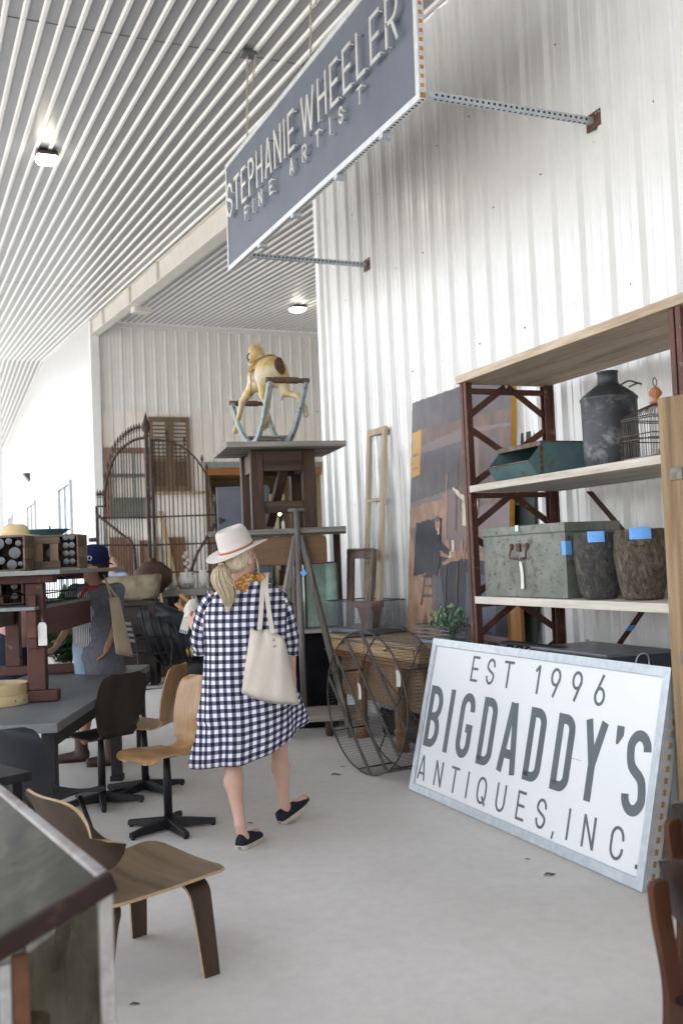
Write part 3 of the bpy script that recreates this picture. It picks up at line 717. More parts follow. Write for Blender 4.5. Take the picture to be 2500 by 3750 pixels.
def lattice(y, label):
    xa, xb = SX0+.06, SX1-.06; xm = (xa+xb)/2
    for k, (zt, zb_) in enumerate(((2.74, 2.05), (1.99, 1.32), (1.26, .60))):
        h = zt-zb_; n = [zt-h*.30, zt-h*.42, zt-h*.97]
        mb = MB(); mb.beam((xa, y, n[0]), (xm-.01, y, zt-.01), .007, .045); mb.beam((xm+.01, y-.0005, zt-.01), (xb, y-.0005, n[0]), .007, .045)
        mb.beam((xa, y, n[1]-.02), (xb, y, n[2]), .007, .045); mb.beam((xa, y-.009, n[2]), (xb, y-.009, n[1]-.02), .007, .045)
        mb.build('lattice_brace', RUST, sh, .002)
    for z in (2.71, 2.0, 1.27, .58): mb = MB(); mb.span((SX0+.063, y-.02, z-.035), (SX1-.063, y+.02, z)); mb.build('cross_rail', RUST, sh, .002)
lattice(SY1-.03, ''); lattice(SY0-.03, '')
for k, (z, th, m) in enumerate(((2.748, .052, BOARD), (ZB[0]-.045, .045, BOARDP), (ZB[1]-.048, .048, BOARDP), (.585, .045, BOARD))):
    mb = MB()
    for j in range(3):
        w = (SX1-SX0+.03)/3; x0 = SX0-.012+j*w
        mb.span((x0+.001, SY0-(.28 if k == 0 else .02), z+.001*j), (x0+w-.001, SY1+(.03 if k == 0 else -.088), z+th+.001*j))
    mb.build('board', m, sh, .004)
mb = MB(); mb.beam((SX1-.02, 5.4009, 1.9708), (SX1-.02, 5.0783, 1.6955), .006, .05, (1, 0, 0)); mb.build('back_brace', RUST, sh, .002)
mb = MB(); p, q = V((4.06, 4.9265, 1.2123)), V((4.06, 5.2186, 0.9485)); mb.beam(p, q+(q-p)*.5, .006, .05, (1, 0, 0)); bb = mb.build('back_brace', RUST, sh, .002)
BLUET = plain('blue_tape', (.12, .32, .72), .6, 0, (.16, .38, .78), 30, .2)
mb = MB(); mb.beam(p.lerp(q, .38), p.lerp(q, .52), .0075, .053, (1, 0, 0)); mb.build('tape', BLUET, bb)
mb = MB(); mb.tube([V((3.37, 5.867, 1.0403))+V((-.012, math.cos(t)*.022, math.sin(t)*.028)) for t in [2*PI*k/14 for k in range(14)]], .004, 6, True); mb.build('ring', RUST, sh)

TAGP = plain('paper_tag', (.70, .69, .66), .8, 0, (.62, .61, .58), 20, .05)
STRING = plain('white_string', (.66, .64, .6), .9)
def tag(p, d, w, h, parent, tw=0, s=None):
    """paper tag hanging from point p: d lateral direction"""
    p = V(p); d = V(d).normalized(); mb = MB()
    nn = d.cross(V((0, 0, -1))); top = p+V((0, 0, -.03))
    prof = lambda u, v: top+d*((u-.5)*w*(1 if v > .12 else .6))+V((0, 0, -h*v))+nn*(.012*math.sin(v*2.2+tw)+tw*.01*v)
    mb.sheet(prof, 2, 8, .0012); o = mb.build('price_tag', TAGP, parent)
    mb = MB(); mb.tube([p, p.lerp(top, .5)+d*.003, top+V((0, 0, -h*.06))], .0012, 4); mb.build('string', STRING, o)
    return o

# ---- things on the shelf
TEAL = worn('teal_paint', (.10, .175, .175), (.12, .075, .05), .38, .5, .15, 9, (.075, .125, .145))
bn = thing('parts_bin', 'teal steel parts bin with an open hopper front on the upper shelf', 'bin', (3.56, 5.25, ZB[0]+.003))
x0, x1, y0, y1, z0, z1 = 3.385, 3.76, 5.03, 5.50, ZB[0]+.003, ZB[0]+.205; t = .006
mb = MB()
prof = [(x1, z0), (x0+.03, z0), (x0-.035, z0+.085), (x0+.055, z1-.02), (x0+.055, z1), (x1, z1)]
for yy in (y0, y1-t): mb.prism([(a, b) for a, b in prof], 0, t, basis((0, yy+t, 0), (1, 0, 0), (0, 0, 1), (0, -1, 0)))
mb.span((x0+.03, y0+t, z0), (x1, y1-t, z0+t)); mb.span((x1-t, y0+t, z0+t), (x1, y1-t, z1)); mb.span((x0+.06, y0+t, z1-.004), (x1-t-.001, y1-t, z1-.0005))
mb.add([(x0+.03, y0+t, z0+.002), (x0+.03, y1-t, z0+.002), (x0-.035, y1-t, z0+.085), (x0-.035, y0+t, z0+.085), (x0+.036, y0+t, z0+.002), (x0+.036, y1-t, z0+.002), (x0-.029, y1-t, z0+.087), (x0-.029, y0+t, z0+.087)], [(3, 2, 1, 0), (4, 5, 6, 7), (2, 3, 7, 6)])
mb.build('bin_body', TEAL, bn, .002)
mb = MB(); mb.span((x0+.05, y0-.006, z1-.022), (x0+.075, y1+.006, z1+.008)); mb.span((x0+.075, y0-.006, z1), (x1+.006, y0+.012, z1+.008)); mb.span((x0+.075, y1-.012, z1), (x1+.006, y1+.006, z1+.008)); mb.span((x1-.012, y0+.012, z1), (x1+.006, y1-.012, z1+.008)); mb.tube([(x0-.034, y0, z0+.088), (x0-.034, y1, z0+.088)], .006, 8)
mb.span((x0+.045, y0-.005, z0), (x0+.07, y0-.0005, z1-.023)); mb.build('rim', worn('rusted_rim', (.14, .12, .10), (.10, .05, .03), .5, .6, .3, 20), bn, .002)

CANM = worn('black_can_metal', (.030, .032, .036), (.20, .20, .20), .40, .5, .5, 7, (.05, .053, .058), .2, .10)
c = (3.64, 4.62, ZB[0]+.003)
cn_ = thing('milk_can', 'tall dark metal can with narrow neck on the upper shelf', 'can', c)
mb = MB(frame(cn_)); mb.lathe([(.0, 0), (.155, 0), (.157, .006), (.157, .014), (.153, .018), (.156, .2), (.158, .385), (.163, .392), (.163, .402), (.157, .406), (.14, .425), (.10, .455), (.068, .478), (.060, .485), (.057, .50), (.057, .545), (.062, .548), (.062, .556), (.054, .556), (.05, .50)], n=40); mb.build('can_body', CANM, cn_)
mb = MB(frame(cn_) @ rot('Z', -62)); mb.tube(spline([(.10, -.055, .46), (.15, -.06, .475), (.185, -.03, .462), (.185, .03, .462), (.15, .06, .475), (.10, .055, .46)], 5), .005, 7); mb.build('handle', CANM, cn_)

WIRE = plain('cage_wire', (.12, .10, .085), .5, .6, (.07, .05, .04), 40)
c = (3.56, 4.135, ZB[0]+.003)
cg = thing('birdcage', 'small wire birdcage with a turned wooden finial beside the dark can', 'birdcage', c)
mb = MB(frame(cg)); a, b, h = .135, .12, .215
for i in range(15):
    u = -1+2*i/14
    for s in (-1, 1):
        for (x, y) in ((a*u, b*s), (a*s, b*u)):
            mb.tube(spline([(x, y, .006), (x*1.01, y*1.0, h*.6), (x, y, h), (x*.6, y*.6, h+.045), (x*.15, y*.15, h+.075)], 3), .0013, 4)
for z in (.0, .1, .125, h, .205):
    mb.tube([(a, b, z+.003), (-a, b, z+.003), (-a, -b, z+.003), (a, -b, z+.003)], .0035, 5, True)
mb.build('cage_wires', WIRE, cg)
mb = MB(frame(cg)); mb.lathe([(0, 0), (.012, 0), (.03, .008), (.033, .014), (.014, .022), (.016, .035), (.034, .055), (.034, .068), (.02, .085), (.009, .095), (0, .1)], Matrix.Translation((0, 0, h+.072)), 20); mb.build('finial', wood('turned_wood', (.30, .11, .05), (.42, .19, .09), 'z'), cg)
mb = MB(frame(cg)); mb.tube([(math.cos(t)*.012, 0, h+.192+math.sin(t)*.022) for t in [2*PI*k/14 for k in range(14)]], .003, 6, True); mb.tube([(0, 0, h+.16), (0, 0, h+.172)], .004, 6); mb.build('hook', WIRE, cg)
mb = MB(frame(cg)); mb.span((-a+.004, -b+.004, .006), (a-.004, b-.004, .012)); mb.lathe([(0, 0), (.018, .004), (.02, .02), (.013, .028), (0, .028)], Matrix.Translation((-.07, -.08, .013)), 14); mb.build('cage_floor', plain('cage_floor_wood', (.35, .31, .26), .7), cg)
tag((c[0]-.04, c[1]-.125, c[2]+.30), (.8, -.5, 0), .05, .085, cg, 1.5)

TRK = worn('grey_green_trunk', (.135, .145, .125), (.06, .05, .038), .40, .5, .35, 14, (.20, .205, .18), .2, .07)
TRKD = worn('dark_trunk_stain', (.07, .065, .055), (.13, .13, .11), .45, .6, .2, 12)
tx0, tx1, ty0, ty1, tz, th = 3.42, 3.80, 4.80, 5.71, ZB[1]+.004, .44
tk = thing('metal_chest', 'grey green metal chest with scuffed front on the middle shelf', 'chest', (3.6, 5.25, tz))
mb = MB(); mb.span((tx0, ty0, tz), (tx1, ty1, tz+th-.046))
CH = mb; mb = MB(); mb.span((tx0-.008, ty0-.008, tz+th-.052), (tx1+.008, ty1+.008, tz+th)); mb.span((tx0-.010, ty0-.01, tz+th-.056), (tx1+.01, ty1+.01, tz+th-.050)); ld = mb.build('lid', TRK, tk, .007)
mb = MB(); ym = 5.28; mb.span((tx0-.016, ym-.018, tz+th-.035), (tx0-.008, ym+.018, tz+th+.004)); mb.build('hasp', GALV, ld, .002)
mb = MB(); zc = tz+.30
mb.tube(spline([(tx0-.006, ym-.085, zc+.012), (tx0-.016, ym-.088, zc-.03), (tx0-.02, ym-.08, zc-.06), (tx0-.02, ym+.08, zc-.06), (tx0-.016, ym+.088, zc-.03), (tx0-.006, ym+.085, zc+.012)], 4), .006, 7)
for s in (-1, 1): mb.lathe([(.02, 0), (.018, .008), (0, .012)], basis((tx0, ym+s*.085, zc+.012), (0, 0, 1), (0, 1, 0), (-1, 0, 0)), 10)
mb.span((tx0-.014, ym-.02, zc-.02), (tx0-.0005, ym+.02, zc+.03)); mb.build('handle', RUST, tk)
mb = CH
for i in range(60):
    yy = ty0+.04+random.random()*(ty1-ty0-.08); zz = tz+.03+random.random()*(th-.12); w = .002+random.random()*.011; h = .0015+random.random()*.004
    mb.span((tx0-.0009, yy-w, zz-h), (tx0+.001, yy+w, zz+h), 1)
mb.build('chest_body', [TRK, TRKD], tk)
tag((tx0-.024, ym-.03, zc-.05), (0, -1, 0), .032, .17, tk, .3)
mb = MB(); mb.span((tx0-.003, ty0-.004, tz+.25), (tx0+.0, ty0+.035, tz+.33)); mb.span((tx0, ty0-.0035, tz+.25), (tx0+.04, ty0-.0005, tz+.33)); mb.build('tape', BLUET, tk)

def crucible(x, y, r, h, label, dark, seed):
    o = thing('stone_planter', label, 'planter', (x, y, ZB[1]+.004), 0, 'rough crucible planters on the shelf')
    n = 44; prof = [(.0, 0), (.66, 0), (.72, .03), (.82, .15), (.93, .35), (.99, .58), (1.0, .75), (.97, .9), (.93, .98), (.90, 1.0), (.78, 1.0), (.74, .97), (.72, .6), (.5, .2), (0, .18)]
    fine = []
    for i in range(len(prof)-1):
        for k in range(4):
            t = k/4; fine.append((prof[i][0]*(1-t)+prof[i+1][0]*t, prof[i][1]*(1-t)+prof[i+1][1]*t))
    fine.append(prof[-1]); vs = []
    for a, b in fine:
        for k in range(n):
            th_ = 2*PI*k/n; p = V((math.cos(th_)*a*r, math.sin(th_)*a*r, b*h))
            f = noise.noise(V((math.cos(th_)*3, math.sin(th_)*3, b*2+seed)))*.04+noise.noise(V((math.cos(th_)*9, math.sin(th_)*9, b*12+seed)))*.05
            s = 1+f*(1 if a > .3 else 0); vs.append((p.x*s, p.y*s, p.z))
    fs = [(i*n+k, i*n+(k+1) % n, (i+1)*n+(k+1) % n, (i+1)*n+k) for i in range(len(fine)-1) for k in range(n)]
    mb = MB(frame(o)); mb.add(vs, fs, 0, True); mb.build('planter_body', dark, o)
    return o
def crust(name, a, b_, c_):
    m, nt, b = nodes_of(name); b.inputs['Roughness'].default_value = .55
    mp = coords(nt, (1, 1, .5)); n = noise_n(nt, mp, 30, 8, .8, 1.2); r = ramp(nt, [(.36, a), (.52, b_), (.68, c_)])
    nt.links.new(n.outputs['Fac'], r.inputs[0]); nt.links.new(r.outputs[0], b.inputs['Base Color']); bump_n(nt, b, n.outputs['Fac'], 1.0, .03); return m
CR1 = crust('grey_black_crust', (.028, .032, .04), (.10, .095, .09), (.24, .20, .15)); CR2 = crust('brown_black_crust', (.03, .024, .022), (.15, .115, .085), (.32, .26, .19))
p1 = crucible(3.50, 4.61, .132, .37, 'grey black rough stone planter with blue tape beside the chest', CR1, 1.3)
p2 = crucible(3.555, 4.31, .142, .375, 'brown rough stone planter with blue tape nearest the plank', CR2, 6.1)
for o, x, y, r, h, w, dy in ((p1, 3.50, 4.61, .132, .37, .09, 0), (p2, 3.555, 4.31, .142, .375, .11, .02)):
    mb = MB(); a0 = math.atan2(-.8, -.6)-.05
    mb.sheet(lambda u, v: (x+math.cos(a0+(u-.5)*w/r)*(r*.985+.006), y+math.sin(a0+(u-.5)*w/r)*(r*.985+.006), ZB[1]+.004+h-.055+v*.06), 8, 3, .0015); mb.build('tape', BLUET, o)

BLACKI = plain('black_iron', (.022, .022, .024), .5, .3, (.04, .036, .034), 20, .2)
o = thing('iron_grate', 'black cast iron scrollwork trivet behind the white sign', 'grate', (3.5, 5.2, .632))
mb = MB(); ya, yb, zt = 5.62, 4.98, 1.017
mb.span((3.46, yb, zt-.016), (3.54, ya, zt)); mb.span((3.48, yb, .632), (3.52, ya, .66))
for i in range(6):
    y = yb+.05+i*(ya-yb-.1)/5
    mb.tube([(3.5, y+math.cos(t)*.048, zt-.075+math.sin(t)*.052) for t in [2*PI*k/16 for k in range(16)]], .009, 6, True); mb.tube([(3.5, y, .66), (3.5, y, zt-.13)], .008, 6)
mb.build('grate_body', BLACKI, o); 
o = thing('metal_box', 'low dark steel box with a ring handle behind the white sign', 'box', (3.6, 4.5, .632))
zt = 1.0148; ya, yb = 5.1986, 4.4731
mb = MB(); mb.span((3.42, yb, .632), (3.86, ya, zt-.004)); mb.build('box_body', plain('dark_blue_steel', (.045, .05, .065), .4, .3, (.06, .065, .08), 5), o, .006)
mb = MB(); mb.span((3.412, yb-.008, zt-.02), (3.868, ya+.008, zt)); mb.build('lid', plain('grey_lid', (.13, .135, .15), .35, .3, (.17, .175, .185), 6), o, .005)
mb = MB(); mb.tube([(3.64+math.cos(t)*.045, yb-.02-abs(math.sin(t))*.008, zt-.055+math.sin(t)*.05) for t in [2*PI*k/18 for k in range(18)]], .005, 6, True); mb.build('handle', GALV, o)

# ---- old timber door leaf standing at the shelf end
OAK = wood('old_oak', (.11, .07, .04), (.21, .14, .08), 'z', .7, 30, 8, (.30, .215, .13), .5)
o = thing('timber_plank', 'tall weathered brown timber leaf cut by the right picture edge', 'plank', (3.26, 3.6, 0))
pT, pB = V((3.25, 3.7673, 2.3004)), V((3.25, 3.7677, 0.4768))
mb = MB(); mb.prism([(3.775, 0), (pT.y, pT.z), (3.33, pT.z-.02), (3.33, 0)], 3.25, 3.305, basis((0, 0, 0), (0, 1, 0), (0, 0, 1), (1, 0, 0))); mb.build('leaf', OAK, o, .006)
for z in (1.072, 1.93):
    mb = MB(); mb.span((3.243, 3.62, z-.03), (3.2495, 3.70, z+.03)); mb.lathe([(.006, 0), (0, .004)], basis((3.243, 3.66, z), (0, 0, 1), (0, 1, 0), (-1, 0, 0)), 8); mb.build('hinge_plate', plain('dull_hinge', (.20, .19, .17), .6, .3, (.13, .12, .10), 30), o, .002)

# ---------------------------------------------------------------- workbench with what stands on it
PINE = wood('honey_pine', (.25, .15, .075), (.40, .27, .15), 'y', .55, 34, 6, (.48, .34, .20), .25)
PINEZ = wood('honey_pine_leg', (.16, .085, .04), (.30, .18, .09), 'z', .55, 34, 6, None, .25)
BENCHT = wood('worn_bench_top', (.24, .17, .11), (.38, .29, .20), 'y', .6, 40, 6, (.44, .36, .27), .3)
MOULD = wood('dark_moulding', (.13, .065, .03), (.24, .13, .06), 'y', .5, 30, 6)
BRASS = plain('brass', (.55, .40, .12), .3, .9)
bx0, bx1, by0, by1, bz = 3.53, 4.20, 6.95, 8.95, .9
o = thing('workbench', 'heavy pine workbench with drawers and fluted legs along the wall', 'workbench', (3.86, 7.95, 0))
mb = MB()
for j in range(3): w = (bx1-bx0+.04)/3; mb.span((bx0-.03+j*w, by0-.03, bz-.035+.001*j), (bx0-.03+(j+1)*w-.001, by1+.03, bz-.001*(2-j)))
mb.build('top', BENCHT, o, .006)
mb = MB(); mb.span((bx0+.004, by0, .755), (bx1, by1, bz-.037)); mb.build('apron', PINE, o, .004)
for y0, y1 in ((7.02, 7.92), (7.98, 8.86)):
    mb = MB(); mb.span((bx0-.006, y0, .77), (bx0+.003, y1, bz-.045)); dr = mb.build('drawer', PINE, o, .004)
    mb = MB(); mb.lathe([(.012, 0), (.01, .012), (.022, .02), (.026, .03), (.02, .042), (0, .046)], basis((bx0-.006, (y0+y1)/2, .84), (0, 0, 1), (0, 1, 0), (-1, 0, 0)), 14); mb.build('knob', BRASS, dr)
mb = MB()
for dx, z0, z1 in ((.022, .735, .754), (.012, .722, .7345), (.004, .70, .7215)): mb.span((bx0-dx, by0-dx, z0), (bx1, by1+dx, z1))
mb.build('moulding', MOULD, o, .005)
mb = MB(); mb.span((bx0+.10, by0+.12, .33), (bx1-.02, by1-.2, .699)); mb.build('lower_chest', wood('brown_chest', (.14, .085, .05), (.24, .155, .095), 'y', .55, 24, 5), o, .01)
for (x, y) in ((bx0+.06, 7.42), (bx0+.06, 8.22), (bx1-.09, 7.42), (bx1-.09, 8.22)):
    mb = MB()
    # scrolled bracket then fluted column
    pr = spline([(.0, .70, 0), (.12, .70, 0), (.115, .64, 0), (.07, .56, 0), (.052, .48, 0), (.055, .46, 0)], 5)
    prof = [(p.x, p.y) for p in pr]; prof = prof+[(-.055, .46)]+[(-p[0], p[1]) for p in prof[::-1]][1:-1]
    mb.prism(prof, -.045, .045, basis((x, y, 0), (0, 1, 0), (0, 0, 1), (1, 0, 0)))
    ring = lambda r, z, fl=0: [(x+math.cos(t)*r*(1-fl*(.5+.5*math.cos(12*t))), y+math.sin(t)*r*(1-fl*(.5+.5*math.cos(12*t))), z) for t in [2*PI*k/48 for k in range(48)]]
    mb.loft([ring(.06, .459), ring(.066, .45), ring(.06, .43), ring(.052, .425), ring(.056, .415, .10), ring(.05, .20, .10), ring(.047, .185), ring(.062, .175), ring(.062, .15), ring(.052, .14), ring(.06, .10), ring(.057, .0)])
    mb.build('leg', PINEZ, o)
o = thing('fire_basket', 'black scalloped iron tray on the floor under the workbench', 'iron tray', (3.95, 7.6, 0))
mb = MB(); x, y0, y1 = 3.80, 7.0, 8.25
mb.span((x, y0, .02), (x+.35, y1, .05)); N = 13
poly = [(y0, .03)]+[(y0+(y1-y0)*i/60, .16+.05*abs(math.sin(i/60*PI*N/2))) for i in range(61)]+[(y1, .03)]
for xx in (x, x+.34): mb.prism(poly, xx, xx+.012, basis((0, 0, 0), (0, 1, 0), (0, 0, 1), (1, 0, 0)))
for i in range(N+1):
    y = y0+(y1-y0)*i/N; mb.lathe([(.0, -.03), (.022, -.015), (.028, .004), (.018, .024), (0, .03)], Matrix.Translation((x+.006, y, .21)), 10)
for s in (y0+.04, y1-.04):
    for xx in (x+.02, x+.32): mb.span((xx-.015, s-.015, 0), (xx+.015, s+.015, .025))
mb.build('tray_body', BLACKI, o)

MESHW = plain('zinc_wire', (.17, .175, .19), .45, .6, (.10, .10, .11), 14, 0)
ZINC = plain('zinc_band', (.20, .22, .26), .45, .6, (.14, .155, .19), 10, .05)
def strip_net(mb, a, b, za, zb, step, r, mi=0):
    """woven wire panel between vertical lines a and b"""
    a, b = V(a), V(b); L = (b-a).length; d = (b-a)/L; n = max(1, int(L/step))
    for i in range(n+1): p = a+d*(L*i/n); mb.tube([(p.x, p.y, za), (p.x, p.y, zb)], r, 3, smooth=False, mi=mi)
    m = max(1, int((zb-za)/step))
    for j in range(m+1): z = za+(zb-za)*j/m; mb.tube([(a.x, a.y, z), (b.x, b.y, z)], r, 3, smooth=False, mi=mi)
c = [V((3.56, 8.86, 0)), V((3.685, 8.12, 0)), V((4.08, 8.24, 0)), V((3.98, 8.92, 0))]
o = thing('wire_basket', 'large rectangular wire mesh basket holding a clay pot on the workbench', 'basket', (3.82, 8.5, bz+.003))
mb = MB()
for i in range(4): strip_net(mb, c[i], c[(i+1) % 4], bz+.045, bz+.30, .0165, .0017)
mb.build('mesh', MESHW, o)
mb = MB(); zz = bz+.30; mb.tube([(p.x, p.y, zz) for p in c], .006, 6, True); mb.build('rim', MESHW, o)
mb = MB(); cc = (c[0]+c[1]+c[2]+c[3])/4
mb.prism([(cc.x+(p.x-cc.x)*1.015, cc.y+(p.y-cc.y)*1.015) for p in c], bz+.003, bz+.044); mb.build('base_band', ZINC, o, .01)
TERRA = plain('terracotta', (.30, .105, .06), .75, 0, (.23, .08, .05), 8, .1)
o = thing('clay_pot', 'terracotta pot inside the large wire mesh basket', 'pot', (3.80, 8.42, bz+.045))
mb = MB(frame(o)); mb.lathe([(0, 0), (.075, 0), (.115, .19), (.132, .192), (.135, .245), (.118, .245), (.11, .19), (.07, .02), (0, .02)], n=28); mb.build('pot_body', TERRA, o)

c = [V((3.64, 7.20, 0)), V((3.64, 6.62, 0)), V((3.88, 6.62, 0)), V((3.88, 7.20, 0))]
o = thing('wire_planter', 'long low wire mesh planter box on the near end of the workbench', 'planter', (3.76, 6.95, bz+.003))
mb = MB()
for i in range(4): strip_net(mb, c[i], c[(i+1) % 4], bz+.03, bz+.145, .026, .0022)
mb.tube([(p.x, p.y, bz+.145) for p in c], .004, 6, True); mb.build('mesh', MESHW, o)
mb = MB(); mb.span((3.635, 6.615, bz+.003), (3.885, 7.205, bz+.029)); mb.build('base_band', ZINC, o, .004)
def leaf_plant(name, label, base, spread, h, n, mats, seed, size=.05):
    rnd = random.Random(seed); t = thing(name, label, 'plant', base)
    B = frame(t); st = MB(B); lf = MB(B)
    for i in range(n):
        a = rnd.random()*2*PI; q = rnd.random()**.5; x, y = spread[0]*q*math.cos(a), spread[1]*q*math.sin(a); hh = h*(.55+.45*rnd.random())*(1-.35*q)
        top = V((x*1.25, y*1.25, hh)); b0 = V((x*.35, y*.35, 0)); pts = spline([b0, b0.lerp(top, .5)+V((x*.1, y*.1, .02)), top], 4); st.tube(pts, .002, 4)
        for k in range(9):
            p = pts[min(len(pts)-1, int((.3+.7*k/8)*(len(pts)-1)))]; an = k*2.4+rnd.random(); el = .25+.9*k/8
            d = V((math.cos(an)*math.cos(el), math.sin(an)*math.cos(el), math.sin(el))); s = size*(.6+.6*rnd.random()); w = d.cross(V((0, 0, 1))).normalized()*s*.3; u = w.cross(d).normalized()*s*.12
            lf.add([p, p+d*s*.45+w-u, p+d*s, p+d*s*.45-w-u, p+d*s*.5+u*.2], [(0, 1, 4), (1, 2, 4), (2, 3, 4), (3, 0, 4)], rnd.randrange(2), False)
    st.build('stem', mats[1], t); lf.build('foliage', [mats[0], mats[2]], t); return t
SAGE = [plain('sage_leaf', (.13, .21, .13), .6, 0, (.09, .16, .09), 20, 0), plain('sage_stem', (.12, .15, .07), .7), plain('sage_leaf_pale', (.22, .31, .22), .6, 0, (.16, .24, .16), 20, 0)]
leaf_plant('sage_plant', 'bushy grey green leafy plant growing in the wire planter', (3.76, 6.86, bz+.035), (.10, .22), .27, 46, SAGE, 5, .055)

# ---- leaning frames
PALEW = wood('stripped_pine', (.34, .25, .16), (.50, .40, .28), 'z', .65, 30, 6, (.56, .47, .36), .3)
def leaning_frame(o, TL, TR, BR, BL, w, d, mat, rails=(), name='stile'):
    TL, TR, BR, BL = map(V, (TL, TR, BR, BL)); n = (TR-TL).cross(BL-TL).normalized()
    q = lambda u, v: TL.lerp(TR, u).lerp(BL.lerp(BR, u), v)
    W, H = (TR-TL).length, (BL-TL).length; wu, wv = w/W, w/H
    for u in (wu/2, 1-wu/2): mb = MB(); mb.beam(q(u, 0), q(u, 1), w, d, n); mb.build('stile', mat, o, .004)
    for v in (wv/2, 1-wv/2)+tuple(rails):
        mb = MB(); mb.beam(q(wu, v), q(1-wu, v), d*.94, w*(1 if v in (wv/2, 1-wv/2) else .5), (q(.5, v+.1)-q(.5, v))); mb.build('rail', mat, o, .004)
    return q
o = thing('window_sash', 'tall narrow stripped pine window sash leaning on the white wall', 'window sash', (4.0, 8.75, bz))
q = leaning_frame(o, (4.195, 9.14, 2.875), (4.195, 8.715, 2.868), (3.96, 8.56, .905), (3.96, 8.91, .905), .066, .04, PALEW, (.365, .66))
mb = MB()
for v0, v1 in ((.04, .36), (.37, .655), (.668, .97)): mb.add([q(.12, v0), q(.88, v0), q(.88, v1), q(.12, v1)], [(0, 1, 2, 3)])
mb.build('pane', glass('old_window_glass', (.92, .96, .97), .86), o)
o = thing('picture_frame', 'dark carved wooden picture frame leaning in front of the pine sash', 'picture frame', (3.8, 8.6, bz))
DKW = wood('dark_frame_wood', (.075, .05, .035), (.15, .11, .085), 'z', .5, 30, 8, (.22, .18, .145), .4)
TL, TR, BR, BL = (3.9, 9.05, 1.675), (3.9, 8.44, 1.665), (3.73, 8.27, .905), (3.73, 8.75, .905)
leaning_frame(o, TL, TR, BR, BL, .085, .035, DKW)
m2 = MB(); a, b, c, d = map(V, (TL, TR, BR, BL)); n = (b-a).cross(d-a).normalized()*(-.022 if (b-a).cross(d-a).x > 0 else .022)
for p, s in ((a, b), (b, c), (c, d), (d, a)): m2.tube([p+n, s+n], .012, 6)
m2.build('beading', DKW, o)

# ---- big bar-room painting and the panel behind it
o = thing('oil_painting', 'large dark bar room painting with yellow edges leaning behind the shelf', 'painting', (4.05, 7.3, .905))
xb, xt, zb_, zt = 4.04, 4.195, .905, 3.0; ya, yb = 8.14, 6.46
nv = V((zt-zb_, 0, -(xt-xb))).normalized()
B = basis((xb, ya, zb_), (0, -1, 0), (xt-xb, 0, zt-zb_), -nv); PWD, PHT = ya-yb, math.hypot(zt-zb_, xt-xb)
def paint(name, c, c2, sc=9, st=(1, 1, 1)): return plain(name, tuple(x*1.12 for x in c), .38, 0, tuple(x*.85 for x in c2), sc*1.6, .45, 28, .36, .64, (1, 1, .55) if st == (1, 1, 1) else st, 9)
PM = [paint('paint_slate', (.070, .066, .080), (.135, .118, .118), 6), paint('paint_brown', (.16, .095, .075), (.11, .08, .075), 5, (1, 1, .3)), paint('paint_navy', (.020, .022, .032), (.042, .042, .052), 6), paint('paint_ochre', (.46, .25, .05), (.52, .30, .08), 6), paint('paint_tan', (.30, .19, .13), (.24, .15, .11), 6), paint('paint_blue', (.045, .058, .09), (.085, .098, .13), 6), paint('paint_skin', (.36, .20, .14), (.30, .16, .11), 9), paint('paint_cream', (.52, .47, .38), (.42, .36, .28), 9), paint('paint_umber', (.085, .05, .04), (.12, .075, .06), 6), paint('paint_mauve', (.15, .12, .13), (.20, .15, .145), 5)]
mb = MB(B); mb.span((0, 0, -.045), (PWD, PHT, -.001)); mb.build('stretcher', plain('yellow_edge', (.50, .27, .03), .6, 0, (.44, .23, .03), 8), o)
lay = [0]
pc = MB(B)
def patch(poly, mi, W=1.68, H=2.1):
    q = []; rj = random.Random(len(poly)*7+lay[0])
    for i, a in enumerate(poly):
        b = poly[(i+1) % len(poly)]; q.append(a); m = int(math.hypot(b[0]-a[0], b[1]-a[1])/.025)
        if lay[0]: q += [(a[0]+(b[0]-a[0])*k/(m+1)+rj.uniform(-.004, .004), a[1]+(b[1]-a[1])*k/(m+1)+rj.uniform(-.004, .004)) for k in range(1, m+1)]
    poly = q
    lay[0] += 1; z = .0002*lay[0]
    pc.prism([(x*PWD, y*PHT) for x, y in poly], -.0008 if lay[0] == 1 else z-.0004, z, None, mi)
def rect(x0, y0, x1, y1, mi): patch([(x0, y0), (x1, y0), (x1, y1), (x0, y1)], mi)
rect(0, 0, 1, 1, 9); patch([(0, .86), (1, .84), (1, 1), (0, 1)], 0); patch([(0, .79), (.55, .83), (1, .80), (1, .855), (0, .875)], 1)
patch([(0, .56), (.6, .60), (.6, .78), (0, .76)], 0); patch([(.55, .50), (1, .52), (1, .79), (.55, .80)], 1); rect(.66, .55, .72, .78, 9); rect(.80, .54, .90, .77, 0)
patch([(.0, .665), (.105, .675), (.115, .872), (.01, .868)], 3); rect(.02, .70, .09, .71, 4); rect(.02, .76, .09, .772, 4)
patch([(0, .45), (.42, .47), (.42, .56), (0, .54)], 4); patch([(0, 0), (.42, 0), (.40, .18), (.10, .30), (0, .46)], 4); patch([(.06, .24), (.36, .27), (.37, .48), (.08, .47)], 2)
rect(.37, .28, .42, .58, 4); rect(.40, .40, .41, .66, 6); rect(.50, .42, .52, .68, 1)
patch([(.33, .04), (1, .02), (1, .29), (.36, .33)], 2); patch([(.34, .325), (1, .285), (1, .315), (.345, .35)], 4); patch([(.62, .05), (.9, .03), (.9, .24), (.62, .26)], 5)
for x in (.42, .47, .56, .7, .78): patch([(x, .335), (x+.028, .335), (x+.026, .385), (x+.002, .385)], 6 if x != .47 else 7)
